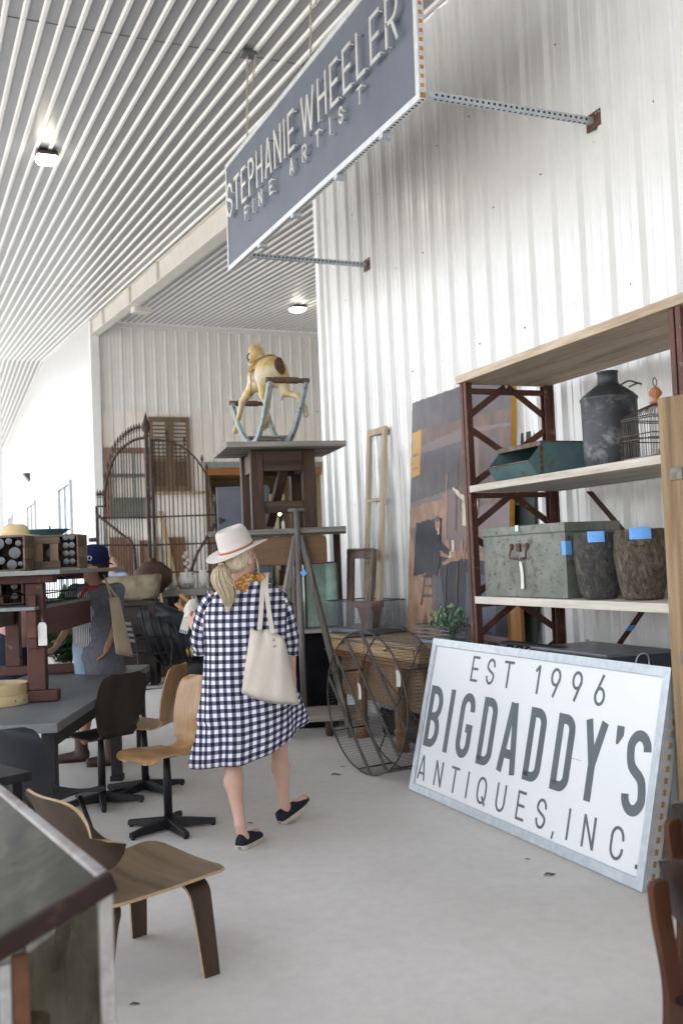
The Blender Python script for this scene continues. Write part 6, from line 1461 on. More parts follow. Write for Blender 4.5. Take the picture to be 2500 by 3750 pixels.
# ---------------------------------------------------------------- brown chairs cut by the right edge
RCH = wood('red_brown_ply', (.050, .020, .012), (.10, .042, .024), 'z', .35, 14, 4, None, .06, .5)
RCD = wood('dark_brown_ply', (.016, .008, .007), (.034, .018, .014), 'z', .35, 14, 4, None, .06, .5)
def side_chair(label, loc, rz):
    o = thing('ply_chair', label, 'chair', loc, rz, 'brown plywood chairs at the right picture edge'); F = frame(o)
    def bent(pts, w, name, mat, taper=.3):
        P_ = spline(pts, 6); n = len(P_)-1
        def L(u, v):
            k = u*n; i = min(int(k), n-1); p = P_[i].lerp(P_[i+1], k-i); ww = w*(1-taper*u)*(1 if u > .08 else .55+.45*math.sqrt(max(0, 1-((.08-u)/.08)**2)))
            return p+V((0, (v-.5)*ww, 0))
        mb = MB(F); mb.sheet(L, n, 4, .018, 0, True, None, 0); mb.build(name, mat, o)
    for s in (-1, 1):
        bent([(s*.21, -.25, .76), (s*.215, -.235, .66), (s*.22, -.20, .46), (s*.225, -.24, .22), (s*.23, -.30, 0)], .07, 'rear_leg', RCH)
        bent([(s*.20, .19, .43), (s*.21, .20, .30), (s*.22, .22, 0)], .055, 'front_leg', RCH)
    def Bk(u, v): c = (u-.5)*2; return (c*.235, -.235+.06*c*c-.05*(v-.5), .72+(v-.5)*.20*(1-.25*abs(c)**4))
    mb = MB(F); mb.sheet(Bk, 24, 8, .014); mb.build('backrest', RCD, o)
    def S(u, v): w = .225*(1 if u < .85 else .75+.25*math.sqrt(max(0, 1-((u-.85)/.15)**2))); return ((v-.5)*2*w, -.20+.43*u, .435+.02*u+.015*((v-.5)*2)**2)
    mb = MB(F); mb.sheet(S, 20, 12, .014); mb.build('seat', RCD, o)
    return o
p = V((1.6828, 2.0472, 0.7784)); q = V((2.0976, 2.4685, 0.7995))
RZC = math.radians(-75)
for pt, lb in ((p, 'dark brown plywood chair nearest at the right picture edge'), (q, 'dark brown plywood chair just behind its twin at the right edge')):
    R_ = Matrix.Rotation(RZC, 3, 'Z'); off = R_ @ V((-.21, -.25, 0)); side_chair(lb, (pt.x-off.x, pt.y-off.y, 0), RZC)

# ---------------------------------------------------------------- crumbs and leaves on the slab
LEAF = plain('dry_leaf', (.10, .075, .05), .8, 0, (.06, .045, .035), 20)
for i, (c, s, lb) in enumerate(((((2.7913, 6.9117, 0.0)), .045, 'pale curled leaf on the slab before the iron wheel'), ((2.9425, 7.137, -0.0), .022, 'dark speck of leaf on the slab beside the iron wheel'), ((2.8141, 4.2195, 0.0), .035, 'dark crumpled leaf on the slab below the painted sign'), ((2.8567, 4.4799, 0.0), .016, 'small brown leaf scrap near the painted sign bottom'), ((1.8195, 5.9394, 0.0), .02, 'leaf scrap on the slab near the standing left shoe'), ((0.6848, 3.7513, -0.0), .02, 'leaf scrap on the slab behind the lounge chair leg'))):
    mb = MB(); x, y = c[0], c[1]; mb.sheet(lambda u, v: (x+(u-.5)*s*1.8, y+(v-.5)*s*(1-abs(u-.5)*1.6), .004+.12*s*math.sin(u*5)+.3*s*(v-.5)**2), 6, 3, .0012); mb.build('dry_leaf', LEAF, None, 0, lb, 'leaf', 'dry leaves on the slab', loc=(x, y, .001))

# ---------------------------------------------------------------- people
def skin(name, c, c2): 
    m = plain(name, c, .5, 0, c2, 7, .06, 120); m.node_tree.nodes['Principled BSDF'].inputs['Subsurface Weight'].default_value = .08; return m
SKIN = skin('skin_fair', (.54, .345, .275), (.48, .29, .225)); SKIN2 = skin('skin_warm', (.44, .26, .19), (.38, .21, .15))
RT = V((math.cos(YAW), -math.sin(YAW), 0)); AW = V((math.sin(YAW), math.cos(YAW), 0)); UP = V((0, 0, 1))
def hand(pr, wrist, d, palm_n, side, s=1.0, curl=.9):
    """palm, four fingers of different lengths bent at the knuckles, thumb off the side; d: direction of the fingers, palm_n: way the palm faces"""
    d = V(d).normalized(); n = V(palm_n); n = (n-d*n.dot(d)).normalized(); x = d.cross(n).normalized()*side
    w = V(wrist); pc = w+d*.045*s
    pr.append(('c', tuple(w), tuple(w+d*.04*s), .025*s, .026*s, .015))
    for i, (o, L) in enumerate(((-.027, .060), (-.009, .072), (.009, .075), (.026, .068))):
        b = w+d*.082*s+x*o*s; pr.append(('c', tuple(w+d*.03*s+x*o*.7*s), tuple(b), .015*s, .011*s, .008))
        a1, a2 = curl*.8, curl*1.7; L *= s
        p1 = b+(d*math.cos(a1)+n*math.sin(a1))*L*.5; p2 = p1+(d*math.cos(a2)+n*math.sin(a2))*L*.5
        pr.append(('c', tuple(b), tuple(p1), .0098*s, .009*s, .003)); pr.append(('c', tuple(p1), tuple(p2), .009*s, .0078*s, .003))
    tb = w+d*.028*s+x*.026*s; t1 = tb+(d*.6+x*.7+n*.35).normalized()*.036*s; t2 = t1+(d*.75+n*.65).normalized()*.030*s
    pr.append(('c', tuple(tb), tuple(t1), .0125*s, .0105*s, .008)); pr.append(('c', tuple(t1), tuple(t2), .0105*s, .0085*s, .003))
def head(pr, c, face, s=1.0):
    """skull, jaw, nose, ears; face: horizontal direction looked at"""
    f = V(face).normalized(); sd = f.cross(UP).normalized(); c = V(c); M_ = Matrix((sd, f, UP)).transposed()
    P = lambda a, b, z: tuple(c+sd*a*s+f*b*s+UP*z*s)
    pr.append(('e', P(0, -.012, .025), (.076*s, .094*s, .095*s), .02, M_)); pr.append(('e', P(0, .03, -.045), (.056*s, .062*s, .066*s), .03, M_))
    pr.append(('c', P(0, .083, .012), P(0, .108, -.022), .010*s, .014*s, .012))
    pr.append(('c', P(-.02, .083, -.058), P(.02, .083, -.058), .010*s, .010*s, .012)); pr.append(('e', P(0, .075, -.09), (.022*s, .02*s, .018*s), .02, M_))
    for a in (-1, 1): pr.append(('e', P(a*.079, -.005, -.012), (.012*s, .022*s, .032*s), .006, M_)); pr.append(('e', P(a*.03, .078, .022), (.022*s, .012*s, .008*s), .01, M_))
    return P
EYE = plain('eye_white', (.7, .68, .65), .2, 0, None, 4, 0); IRIS = plain('eye_dark', (.03, .025, .02), .2, 0, None, 4, 0); LIP = plain('lip', (.36, .13, .11), .5, 0, None, 4, 0)
def face_bits(P, face, par, s=1.0):
    f = V(face).normalized()
    for a in (-1, 1):
        mb = MB(); c = V(P(a*.030, .076, .006)); mb.lathe([(0, .012*s), (.009*s, .008*s), (.012*s, 0), (.009*s, -.008*s), (0, -.012*s)], Matrix.Translation(c), 12); 
        mb.lathe([(.0055*s, 0), (.004*s, .003*s), (0, .004*s)], basis(c+f*.0105*s, f.cross(UP), UP, f), 10, 1); mb.build('eye', [EYE, IRIS], par)
    mb = MB(); mb.tube([P(-.02, .090, -.058), P(-.01, .0945, -.056), P(0, .0955, -.058), (P(.01, .0945, -.056)), P(.02, .090, -.058)], [.002, .005, .0055, .005, .002], 6); mb.build('lips', LIP, par)
def shoe(par, heel, dirv, up_, L, W, mats, sole_h=.026, top=.062, lift=0):
    d = V(dirv).normalized(); u = V(up_); u = (u-d*u.dot(d)).normalized(); x = d.cross(u).normalized(); h = V(heel)
    sec = lambda t: W*(.36+.14*math.sin(min(1, t*1.5)*PI/2)) if t < .62 else W*.5*math.sqrt(max(.02, 1-((t-.62)/.385)**2))
    N = 16
    rs, ru = [], []
    for i in range(N+1):
        t = i/N; w = sec(t)*(1 if t > .06 else .72+.28*t/.06); c = h+d*L*t
        rs.append([c-x*w*1.05, c+x*w*1.05, c+x*w*1.03+u*sole_h, c-x*w*1.03+u*sole_h])
        tz = top*(1.0 if t < .30 else 1.0-.58*min(1, (t-.30)/.62)) if t < .93 else top*.36*(1-(t-.93)/.09)
        ring = [c+x*(math.cos(a)*w*(1-.10*math.sin(a)))+u*(sole_h-.002+math.sin(a)*max(tz, .012)) for a in [PI*k/10 for k in range(11)]]
        ru.append(ring)
    mb = MB(); mb.loft(rs, smooth=False); mb.build('sole', mats[1], par, .003)
    mb = MB(); mb.loft(ru); mb.build('shoe', mats[0], par)
    mb = MB(); mb.prism([(-.013, .006), (.013, .006), (.013, .018), (-.013, .018)], 0, .0015, basis(h-d*.0005, x, u, -d)); mb.build('heel_patch', plain('heel_patch_grey', (.20, .17, .17), .6) if 'heel_patch_grey' not in bpy.data.materials else bpy.data.materials['heel_patch_grey'], par)

# ---- woman walking away in the gingham dress
g0 = V((1.7231, 5.6352, 0.0))
w = thing('person', 'woman in navy gingham dress and pale hat walking away with a tote', 'person', (g0.x, g0.y, 0), -YAW)
pr = []
pt = lambda p: tuple(p)
JL = dict(hipL=(1.6817, 5.6526, 0.8433), kneeL=(1.6302, 5.6055, 0.4839), calfL=(1.6103, 5.5552, 0.3542), ankL=(1.6131, 5.4563, 0.1359), hipR=(1.8262, 5.6137, 0.8344), kneeR=(1.9639, 5.767, 0.5179), calfR=(1.9758, 5.7816, 0.3445), ankR=(2.0043, 5.8239, 0.1286),
          pel=(1.7484, 5.622, 0.8911), waist=(1.7296, 5.5991, 1.0715), chest=(1.7244, 5.5911, 1.2744), neckb=(1.7139, 5.5868, 1.4471), neckt=(1.7012, 5.5641, 1.5742), head=(1.7045, 5.5603, 1.622),
          shL=(1.5628, 5.6542, 1.3779), elL=(1.5078, 5.7552, 1.128), wrL=(1.5224, 5.9618, 1.2194), shR=(1.8992, 5.5128, 1.3627), elR=(1.9739, 5.5279, 1.0836), wrR=(1.9694, 5.5059, 0.9086))
J = {k: V(v) for k, v in JL.items()}
hd = (1.9853, 5.825, 0.0)
pr += [('e', pt(J['pel']), (.155, .115, .13), .06, Matrix((RT, AW, UP)).transposed()), ('e', pt(J['waist']), (.125, .10, .14), .06, Matrix((RT, AW, UP)).transposed()), ('e', pt(J['chest']), (.15, .105, .16), .06, Matrix((RT, AW, UP)).transposed()),
       ('c', pt(J['neckb']), pt(J['neckt']), .056, .052, .03), ('c', pt(J['shL']), pt(J['shR']), .05, .05, .05)]
for s in 'LR':
    pr += [('c', pt(J['hip'+s]), pt(J['knee'+s]), .080, .050, .04), ('c', pt(J['knee'+s]), pt(J['calf'+s]), .050, .0505, .03), ('c', pt(J['calf'+s]), pt(J['ank'+s]), .0505, .029, .03),
           ('c', pt(J['sh'+s]), pt(J['el'+s]), .046, .036, .03), ('c', pt(J['el'+s]), pt(J['wr'+s]), .036, .024, .015)]
dL = (AW*.93+RT*.38).normalized(); hL = V((1.6045, 5.4371, 0.0)); hL.z = .03
dR = (AW*.55+RT*.62+UP*.34).normalized(); hR = V((hd[0], hd[1], .03))
pr += [('c', pt(J['ankL']), pt(hL+dL*.035+UP*.025), .032, .03, .02), ('c', pt(hL+dL*.03+UP*.02), pt(hL+dL*.19+UP*.012), .03, .026, .02)]
pr += [('c', pt(J['ankR']), pt(hR+dR*.035+UP*.03), .032, .03, .02), ('c', pt(hR+dR*.03+UP*.02), pt(hR+dR*.19+UP*.02), .03, .026, .02)]
fdir = (AW*.80+RT*.60).normalized(); Ph = head(pr, J['head'], fdir)
hand(pr, J['wrL'], (AW*.5-RT*.45+UP*.55), (RT*.6+UP*.1+AW*.4), -1, 1.0, 1.0)
hand(pr, J['wrR'], (-UP*.9+AW*.35), (-RT), 1, 1.0, .5)
vs, fs = sdf_mesh(pr, .0085); mb = MB(); mb.add(vs, fs, 0, True); body = mb.build('body', SKIN, w); face_bits(Ph, fdir, body)
GING = gingham('navy_gingham', 21.6, (.68, .67, .73), (.125, .125, .185), (.017, .016, .032))
# dress
rows = [(1.7544, 5.5678, 1.4858), (1.7491, 5.5715, 1.4557), (1.7413, 5.5769, 1.4155), (1.7363, 5.5825, 1.3448), (1.732, 5.5892, 1.2487), (1.7318, 5.5956, 1.122), (1.7299, 5.6041, 0.9701), (1.7338, 5.6101, 0.8179), (1.7391, 5.6149, 0.6783), (1.7389, 5.6213, 0.5517), (1.7332, 5.6292, 0.443)]
half = [(xr-xl)/2*5.8/2287 for y, xl, xr in ((1336, 543, 603), (1348, 514, 628), (1364, 490, 646), (1392, 477, 656), (1430, 474, 657), (1480, 477, 656), (1540, 474, 660), (1600, 468, 672), (1655, 459, 688), (1705, 449, 700), (1748, 440, 706))]
depth = [.062, .080, .098, .118, .130, .135, .145, .160, .180, .20, .215]
rc = spline(rows, 4); n = len(rc)
hf = [half[min(i//4, 9)]*(1-(i % 4)/4)+half[min(i//4+1, 10)]*((i % 4)/4) for i in range(n)]; dpt = [depth[min(i//4, 9)]*(1-(i % 4)/4)+depth[min(i//4+1, 10)]*((i % 4)/4) for i in range(n)]
NA = 96; rings = []
for i in range(n):
    t_ = i/(n-1); fold = max(0, (t_-.35)/.65); ring = []
    for k in range(NA):
        a = PI/2+2*PI*k/NA; ca, sa = math.cos(a), math.sin(a); sq = 1-.10*(abs(ca*sa)*2)*(-1 if t_ < .8 else 0)
        f = 1+fold**1.5*(.050*math.sin(a*7+1.1+t_*1.3)+.038*math.sin(a*11+2.3)+.026*math.sin(a*4-.6))+.012*math.sin(a*5+t_*9)*min(1, t_*3)+.016*math.sin(a*13+.8*math.sin(t_*4))*min(1, max(0, t_-.12)*3)
        # fabric dragged to the lifted knee on the right
        lift = fold**2*max(0, ca+.10)**1.3*.175*(1 if sa < .75 else .8); sw = fold**2*.03*math.sin(a*3+.4)
        p = rc[i]+RT*(ca*hf[i]*f*sq)+AW*(sa*dpt[i]*f*sq+fold**2*.10*max(0, ca))+UP*(lift+sw*.5)
        ring.append(p)
    rings.append(ring)
arcL = [0]
for i in range(1, n): arcL.append(arcL[-1]+(rc[i]-rc[i-1]).length)
cum = []
for ring in rings:
    c_ = [0]
    for k in range(NA): c_.append(c_[-1]+V((ring[(k+1) % NA]-ring[k]).xy).length)
    cum.append([q-c_[NA//2]+2.003 for q in c_])
def duv(i, k): return (cum[i][k], arcL[i])
mb = MB(); mb.loft(rings, True, False, 0, True, duv)
dr = mb.build('dress', GING, w); so = dr.modifiers.new('cloth', 'SOLIDIFY'); so.thickness = .004; so.offset = -1
for nm, pts, rr in (('sleeve', [(1.5774, 5.6468, 1.4026), (1.5271, 5.6826, 1.3285), (1.5071, 5.7286, 1.2314), (1.5037, 5.7668, 1.148), (1.5174, 5.7966, 1.0887)], [.062, .060, .058, .056, .050]), ('sleeve', [(1.8858, 5.5169, 1.3938), (1.934, 5.5119, 1.3025), (1.9587, 5.5176, 1.1994), (1.972, 5.5273, 1.1091), (1.9708, 5.5309, 1.0481)], [.062, .060, .056, .052, .046])):
    P_ = spline(pts, 5); n2 = len(P_); r2 = [rr[min(i//5, 3)]*(1-(i % 5)/5)+rr[min(i//5+1, 4)]*((i % 5)/5) for i in range(n2)]
    NS = 36; rg_ = []; L_ = [0]
    for i in range(1, n2): L_.append(L_[-1]+(P_[i]-P_[i-1]).length)
    for i in range(n2):
        d = (P_[min(i+1, n2-1)]-P_[max(i-1, 0)]).normalized(); xx = d.cross(AW).normalized(); yy = xx.cross(d).normalized()
        rg_.append([P_[i]+(xx*math.cos(a)+yy*math.sin(a))*r2[i]*(1+.05*math.sin(a*3+i*.7)+.04*math.sin(i*1.1+a)) for a in [2*PI*k/NS for k in range(NS)]])
    mb = MB(); mb.loft(rg_, True, False, 0, True, lambda i, k: (k/NS*.38, L_[i]+.01)); sv = mb.build(nm, GING, w); so = sv.modifiers.new('cloth', 'SOLIDIFY'); so.thickness = .003; so.offset = -1
# scarf with small dots
def dotted():
    m, nt, b = nodes_of('mustard_bandana'); b.inputs['Roughness'].default_value = .85
    mp = coords(nt); v = nt.nodes.new('ShaderNodeTexVoronoi'); v.inputs['Scale'].default_value = 75; nt.links.new(mp.outputs[0], v.inputs['Vector'])
    r = ramp(nt, [(.0, (.62, .52, .42)), (.30, (.55, .45, .34)), (.38, (.36, .145, .018))]); nt.links.new(v.outputs['Distance'], r.inputs[0]); nt.links.new(r.outputs[0], b.inputs['Base Color']); return m
BAND = dotted()
nb = V((1.724, 5.5807, 1.4847)); rg_ = []
for j, (r_, dz_, off) in enumerate(((.063, .042, 0), (.073, .034, .0), (.086, .008, .002), (.099, -.016, .004), (.104, -.026, .004))):
    rg_.append([nb+RT*(math.cos(a)*r_*1.06+.012)+AW*(math.sin(a)*r_*.88+.0)+UP*(dz_+.010*math.sin(a*4+j)-.028*max(0, -math.sin(a-.5))*(j > 1)) for a in [2*PI*k/40 for k in range(40)]])
mb = MB(); mb.loft(rg_, True, False); bd = mb.build('bandana', BAND, w); so = bd.modifiers.new('cloth', 'SOLIDIFY'); so.thickness = .005
mb = MB(); kp = V((1.7885, 5.4647, 1.5197)); vs, fs = sdf_mesh([('e', tuple(kp), (.024, .02, .015), .01), ('e', tuple(kp+RT*.008-UP*.016), (.020, .018, .022), .01)], .006); mb.add(vs, fs, 0, True); mb.build('bandana_knot', BAND, w)
# hair
def hairm(name, a, b_, c_):
    m, nt, b = nodes_of(name); b.inputs['Roughness'].default_value = .42; mp = coords(nt, (6, 6, .6)); n_ = noise_n(nt, mp, 14, 4); r = ramp(nt, [(.35, a), (.5, b_), (.68, c_)]); nt.links.new(n_.outputs['Fac'], r.inputs[0]); nt.links.new(r.outputs[0], b.inputs['Base Color']); bump_n(nt, b, n_.outputs['Fac'], .5, .004); return m
BLOND = hairm('blond_hair', (.40, .31, .19), (.56, .47, .32), (.68, .62, .50))
Mf = Matrix((fdir.cross(UP), fdir, UP)).transposed(); hc = J['head']
pr = [('e', tuple(hc-fdir*.030+UP*.018), (.084, .088, .088), .02, Mf), ('e', tuple(hc-fdir*.055-UP*.020), (.070, .058, .055), .03, Mf), ('c', tuple(V((1.6342, 5.5481, 1.5894))), tuple(V((1.5838, 5.526, 1.5887))), .04, .026, .03)]
vs, fs = sdf_mesh(pr, .0075); mb = MB(); mb.add(vs, fs, 0, True); mb.build('hair', BLOND, w)
rnd = random.Random(3); mb = MB()
t0 = V((1.581, 5.5163, 1.5888))
for i in range(260):
    a = rnd.random()*2*PI; q = rnd.random()**.5; L = .55+.45*rnd.random()
    o1 = RT*math.cos(a)*q*.020+AW*math.sin(a)*q*.018+UP*0; s = 1.0+rnd.random()*.5
    ctl = [V(p) for p in [(1.581, 5.5163, 1.5888), (1.5592, 5.4892, 1.5548), (1.563, 5.4742, 1.4979), (1.5866, 5.4676, 1.4303), (1.5935, 5.4734, 1.3658), (1.5872, 5.4837, 1.3215)]]
    sp = [.7, 1.6, 2.2, 1.9, 1.1, .45]; P_ = [c+o1*k*s for c, k in zip(ctl, sp)]; P_ = P_[:max(3, int(2+L*4.2))]
    P_ = spline(P_, 4); mb.tube(P_, [.0029*(1-.75*(k/(len(P_)-1))**2) for k in range(len(P_))], 4)
mb.build('ponytail', BLOND, w)
mb = MB()
for i in range(9):
    P_ = spline([hc+fdir*.05+fdir.cross(UP)*.075+UP*.0, hc+fdir*.055+fdir.cross(UP)*(.085)+UP*(-.05-.004*i), hc+fdir*(.045+.004*i)+fdir.cross(UP)*.088+UP*(-.085-.006*i)], 4); mb.tube(P_, .0016, 4)
mb.build('loose_strand', BLOND, w)
mb = MB(); dd = (V((1.5586, 5.494, 1.5721))-V((1.6101, 5.5366, 1.5903))).normalized(); a1 = dd.orthogonal().normalized(); a2 = dd.cross(a1); mb.tube([t0+(a1*math.cos(q)+a2*math.sin(q))*.021 for q in [2*PI*k/16 for k in range(16)]], .005, 6, True); mb.build('hair_tie', BLACKI, w)
# hat
FELT = plain('pale_felt', (.56, .51, .485), .95, 0, (.50, .455, .43), 5, .15, 120, spec=.1); HBAND = plain('tan_hatband', (.33, .12, .07), .6)
hp = V((1.6817, 5.5563, 1.6758))
zax = (UP+RT*-.30-AW*.28*0-AW*.20).normalized(); zax = (UP-RT*.30+AW*-.22).normalized(); xax = (fdir.cross(UP)); xax = (xax-zax*xax.dot(zax)).normalized(); yax = zax.cross(xax)
MH = basis(hp, xax, yax, zax) @ Matrix.Scale(1.07, 4); NH = 48; rg_ = []
def hring(r_, z, wav=0, pinch=0, sy=1.12):
    return [(math.cos(a)*r_*(1-pinch*max(0, math.sin(a))**2*.45), math.sin(a)*r_*sy, z+wav*(.6*math.cos(2*a)-.25*math.sin(a))) for a in [2*PI*k/NH for k in range(NH)]]
mb = MB(MH)
mb.loft([hring(.085, -.004), hring(.12, -.006, .008), hring(.162, -.006, .016), hring(.166, -.002, .017), hring(.162, .0, .017), hring(.12, .0, .009), hring(.096, .003, .002), hring(.090, .012), hring(.088, .05, 0, .05), hring(.083, .092, 0, .18), hring(.078, .112, 0, .25), hring(.068, .122, 0, .3), hring(.055, .121, 0, .35), hring(.035, .108, 0, .3), hring(.012, .100)], True, True)
hat_ = mb.build('hat', FELT, w)
mb = MB(MH); mb.loft([hring(.0935, .004), hring(.0945, .006), hring(.0935, .016), hring(.092, .017)], True, False); mb.build('hat_band', HBAND, hat_)
mb = MB(MH); mb.box((-.092, .02, .06), (.012, .03, .03)); mb.build('hat_label', FELT, hat_, .003)
# shoes
NAVY = plain('navy_canvas', (.010, .012, .020), .85, 0, (.016, .018, .028), 30, .15, 200); SOLE = plain('cream_rubber', (.48, .44, .37), .7, 0, (.40, .36, .29), 20, .05)
shoe(w, hL-UP*.03+UP*.001-dL*.012, dL, UP, .252, .098, (NAVY, SOLE)); shoe(w, hR-UP*.03-dR*.012+UP*.004, dR, UP, .252, .098, (NAVY, SOLE))

# ---- her canvas tote
CANV = plain('natural_canvas', (.50, .455, .40), .9, 0, (.44, .40, .35), 6, .35, 35, spec=.15)
TB = V((1.7892, 5.3147, 1.0388))
tt = thing('tote_bag', 'large cream canvas tote hanging from the shoulder of the gingham dress', 'tote bag', tuple(V((TB.x, TB.y, TB.z))), -YAW)
C4 = [(1.6977, 5.3871, 1.2327), (1.8482, 5.2823, 1.1867), (1.6253, 5.3703, 0.8786), (1.9141, 5.2521, 0.8026)]
TL, TR, BL, BR = map(V, C4); rg_ = []
for i in range(15):
    v = i/14; l = TL.lerp(BL, v); r_ = TR.lerp(BR, v); c = (l+r_)/2; hw_ = (r_-l)/2; th_ = .02+.060*math.sin(min(1, v*1.25)*PI/2) if v < .93 else .08*(1-(v-.93)*5)
    sag = UP*(-.020*math.sin(PI*.5)*v)
    ring = []
    for k in range(40):
        a = 2*PI*k/40; ca, sa = math.cos(a), math.sin(a); ex = abs(ca)**.7*(1 if ca > 0 else -1); ey = abs(sa)**.8*(1 if sa > 0 else -1)
        crease = -.016*math.exp(-((ex+.22-.15*v)/.10)**2)*(sa < 0)*(1-v*.5)+.006*math.sin(ex*9+v*5)*(sa < 0)
        ring.append(c+hw_*ex+AW*(ey*th_-crease)+sag*(1-abs(ex))*1.0+UP*(.012*math.sin(ex*4+1)*(1-v) if v < .1 else 0))
    rg_.append(ring)
mb = MB(); mb.loft(rg_, True, False); mb.add(rg_[-1], [tuple(range(40))]); tb_ = mb.build('bag', CANV, tt); so = tb_.modifiers.new('cloth', 'SOLIDIFY'); so.thickness = .003
for pts in ([(1.7232, 5.3171, 1.2223), (1.7579, 5.3785, 1.3296), (1.786, 5.4258, 1.4504), (1.8195, 5.4789, 1.5184), (1.8442, 5.5275, 1.5324), (1.8763, 5.6021, 1.5081)], [(1.7849, 5.2759, 1.1986), (1.7932, 5.3528, 1.3284), (1.8012, 5.4085, 1.4498), (1.8255, 5.4654, 1.5181), (1.8503, 5.514, 1.5321), (1.8881, 5.5973, 1.505)]):
    P_ = spline(pts, 6); n2 = len(P_); mb = MB()
    def SP(u, v):
        k = u*(n2-1); i = min(int(k), n2-2); p = P_[i].lerp(P_[i+1], k-i); return p+RT*((v-.5)*.026)
    mb.sheet(SP, n2-1, 2, .004); mb.build('strap', CANV, tt)
mb = MB()
for pp in ((1.7838, 5.2618, 1.1634), (1.7859, 5.2572, 1.1299)): mb.lathe([(.006, 0), (.007, .002), (.003, .003)], basis(pp, RT, UP, -AW), 12)
mb.build('grommet', plain('dull_nickel', (.35, .33, .30), .3, .9), tt)

# ---- cloth wrapped tools in her left hand
o = thing('wrapped_tools', 'two wooden handled tools wrapped in pale cloth held by the woman', 'tools', (1.5013, 6.0449, 1.2569), -YAW)
CLO = plain('pale_cloth', (.56, .53, .47), .9, 0, (.48, .45, .40), 9, .4, 30)
rnd = random.Random(11); a, b = V((1.5406, 6.0556, 1.3615)), V((1.4984, 6.058, 1.2379))
pr = [('c', tuple(a), tuple(b), .028, .034, .02), ('e', tuple(a.lerp(b, .3)+RT*.012), (.04, .03, .035), .02), ('c', tuple(V((1.5205, 6.0539, 1.3492))), tuple(V((1.4975, 6.0652, 1.318))), .024, .018, .015), ('e', tuple(b+RT*.02), (.036, .03, .03), .02)]
vs, fs = sdf_mesh(pr, .007); mb = MB(); mb.add(bumpy(vs, .006, 45, 3), fs, 0, True); mb.build('cloth', CLO, o)
for p, q in (((1.528, 6.0505, 1.3542), (1.4769, 6.1016, 1.4151)), ((1.5024, 6.0634, 1.3124), (1.4508, 6.1155, 1.3569))):
    mb = MB(); mb.tube([p, q], [.013, .015], 8); mb.lathe([(.016, -.002), (.016, .004), (0, .006)], Matrix.Translation(q), 10); mb.build('handle', wood('tool_handle', (.20, .09, .04), (.32, .16, .075), 'z', .5) if 'tool_handle' not in bpy.data.materials else bpy.data.materials['tool_handle'], o)
c = [V(p) for p in [(1.4673, 6.0254, 1.2811), (1.5088, 6.0087, 1.2659), (1.4824, 6.0027, 1.1751), (1.4362, 6.0214, 1.1904)]]
mb = MB(); mb.add(c+[p+AW*.02 for p in c], [(0, 1, 2, 3), (7, 6, 5, 4), (0, 4, 5, 1), (1, 5, 6, 2), (2, 6, 7, 3), (3, 7, 4, 0)]); bx = mb.build('label_box', CLO, o, .003)
c2 = [c[3].lerp(c[0], .02), c[2].lerp(c[1], .02), c[2].lerp(c[1], .20), c[3].lerp(c[0], .20)]
mb = MB(); mb.add([p-AW*.0015 for p in c2], [(3, 2, 1, 0), (0, 1, 2, 3)]); mb.build('blue_band', plain('faded_blue', (.16, .26, .36), .8), bx)

# ---- background people (built from shorter joint lists)
def figure(label, root, t_rz, J, face, skin_, cloth, hair_, res=.014, hands=True):
    """cloth: list of (name, prims, material)"""
    w = thing('person', label, 'person', (root[0], root[1], 0), t_rz); J = {k: V(v) for k, v in J.items()}; p_ = lambda k: tuple(J[k]); M_ = Matrix((RT, AW, UP)).transposed()
    pr = [('e', p_('pel'), (.15, .11, .12), .06, M_), ('e', p_('chest'), (.155, .11, .19), .06, M_), ('c', p_('chest'), p_('pel'), .115, .115, .05), ('c', p_('neck'), p_('head'), .054, .05, .03), ('c', p_('shL'), p_('shR'), .05, .05, .05)]
    for s in 'LR':
        pr += [('c', p_('hip'+s), p_('knee'+s), .08, .055, .04), ('c', p_('knee'+s), p_('ank'+s), .056, .035, .02), ('c', p_('sh'+s), p_('el'+s), .045, .037, .03), ('c', p_('el'+s), p_('wr'+s), .037, .025, .02)]
        f = (V(face)*.8).normalized(); pr.append(('c', tuple(J['ank'+s]-UP*.04), tuple(J['ank'+s]-UP*.055+f*.15), .035, .028, .02))
        d = (J['wr'+s]-J['el'+s]); hand(pr, J['wr'+s], d, f if s == 'L' else f, 1 if s == 'R' else -1, 1.0, .5)
    P = head(pr, J['head'], face); vs, fs = sdf_mesh(pr, res*.75); mb = MB(); mb.add(vs, fs, 0, True); b = mb.build('body', skin_, w); face_bits(P, face, b)
    for nm, prs, m in cloth:
        vs, fs = sdf_mesh(prs(J, p_, M_), res); mb = MB(); mb.add(bumpy(vs, .010, 9, len(nm)), fs, 0, True); mb.build(nm, m, w)
    f = V(face).normalized(); Mf = Matrix((f.cross(UP), f, UP)).transposed(); h = J['head']
    vs, fs = sdf_mesh([('e', tuple(h-f*.028+UP*.035), (.086, .092, .088), .02, Mf), ('e', tuple(h-f*.06-UP*.03), (.074, .05, .07), .03, Mf)], .011); mb = MB(); mb.add(vs, fs, 0, True); mb.build('hair', hair_, w)
    return w, J
def off(p, r_=0, a=0, u=0): return tuple(V(p)+RT*r_+AW*a+UP*u)
DKH = hairm('dark_hair', (.02, .013, .010), (.045, .03, .022), (.08, .055, .04))
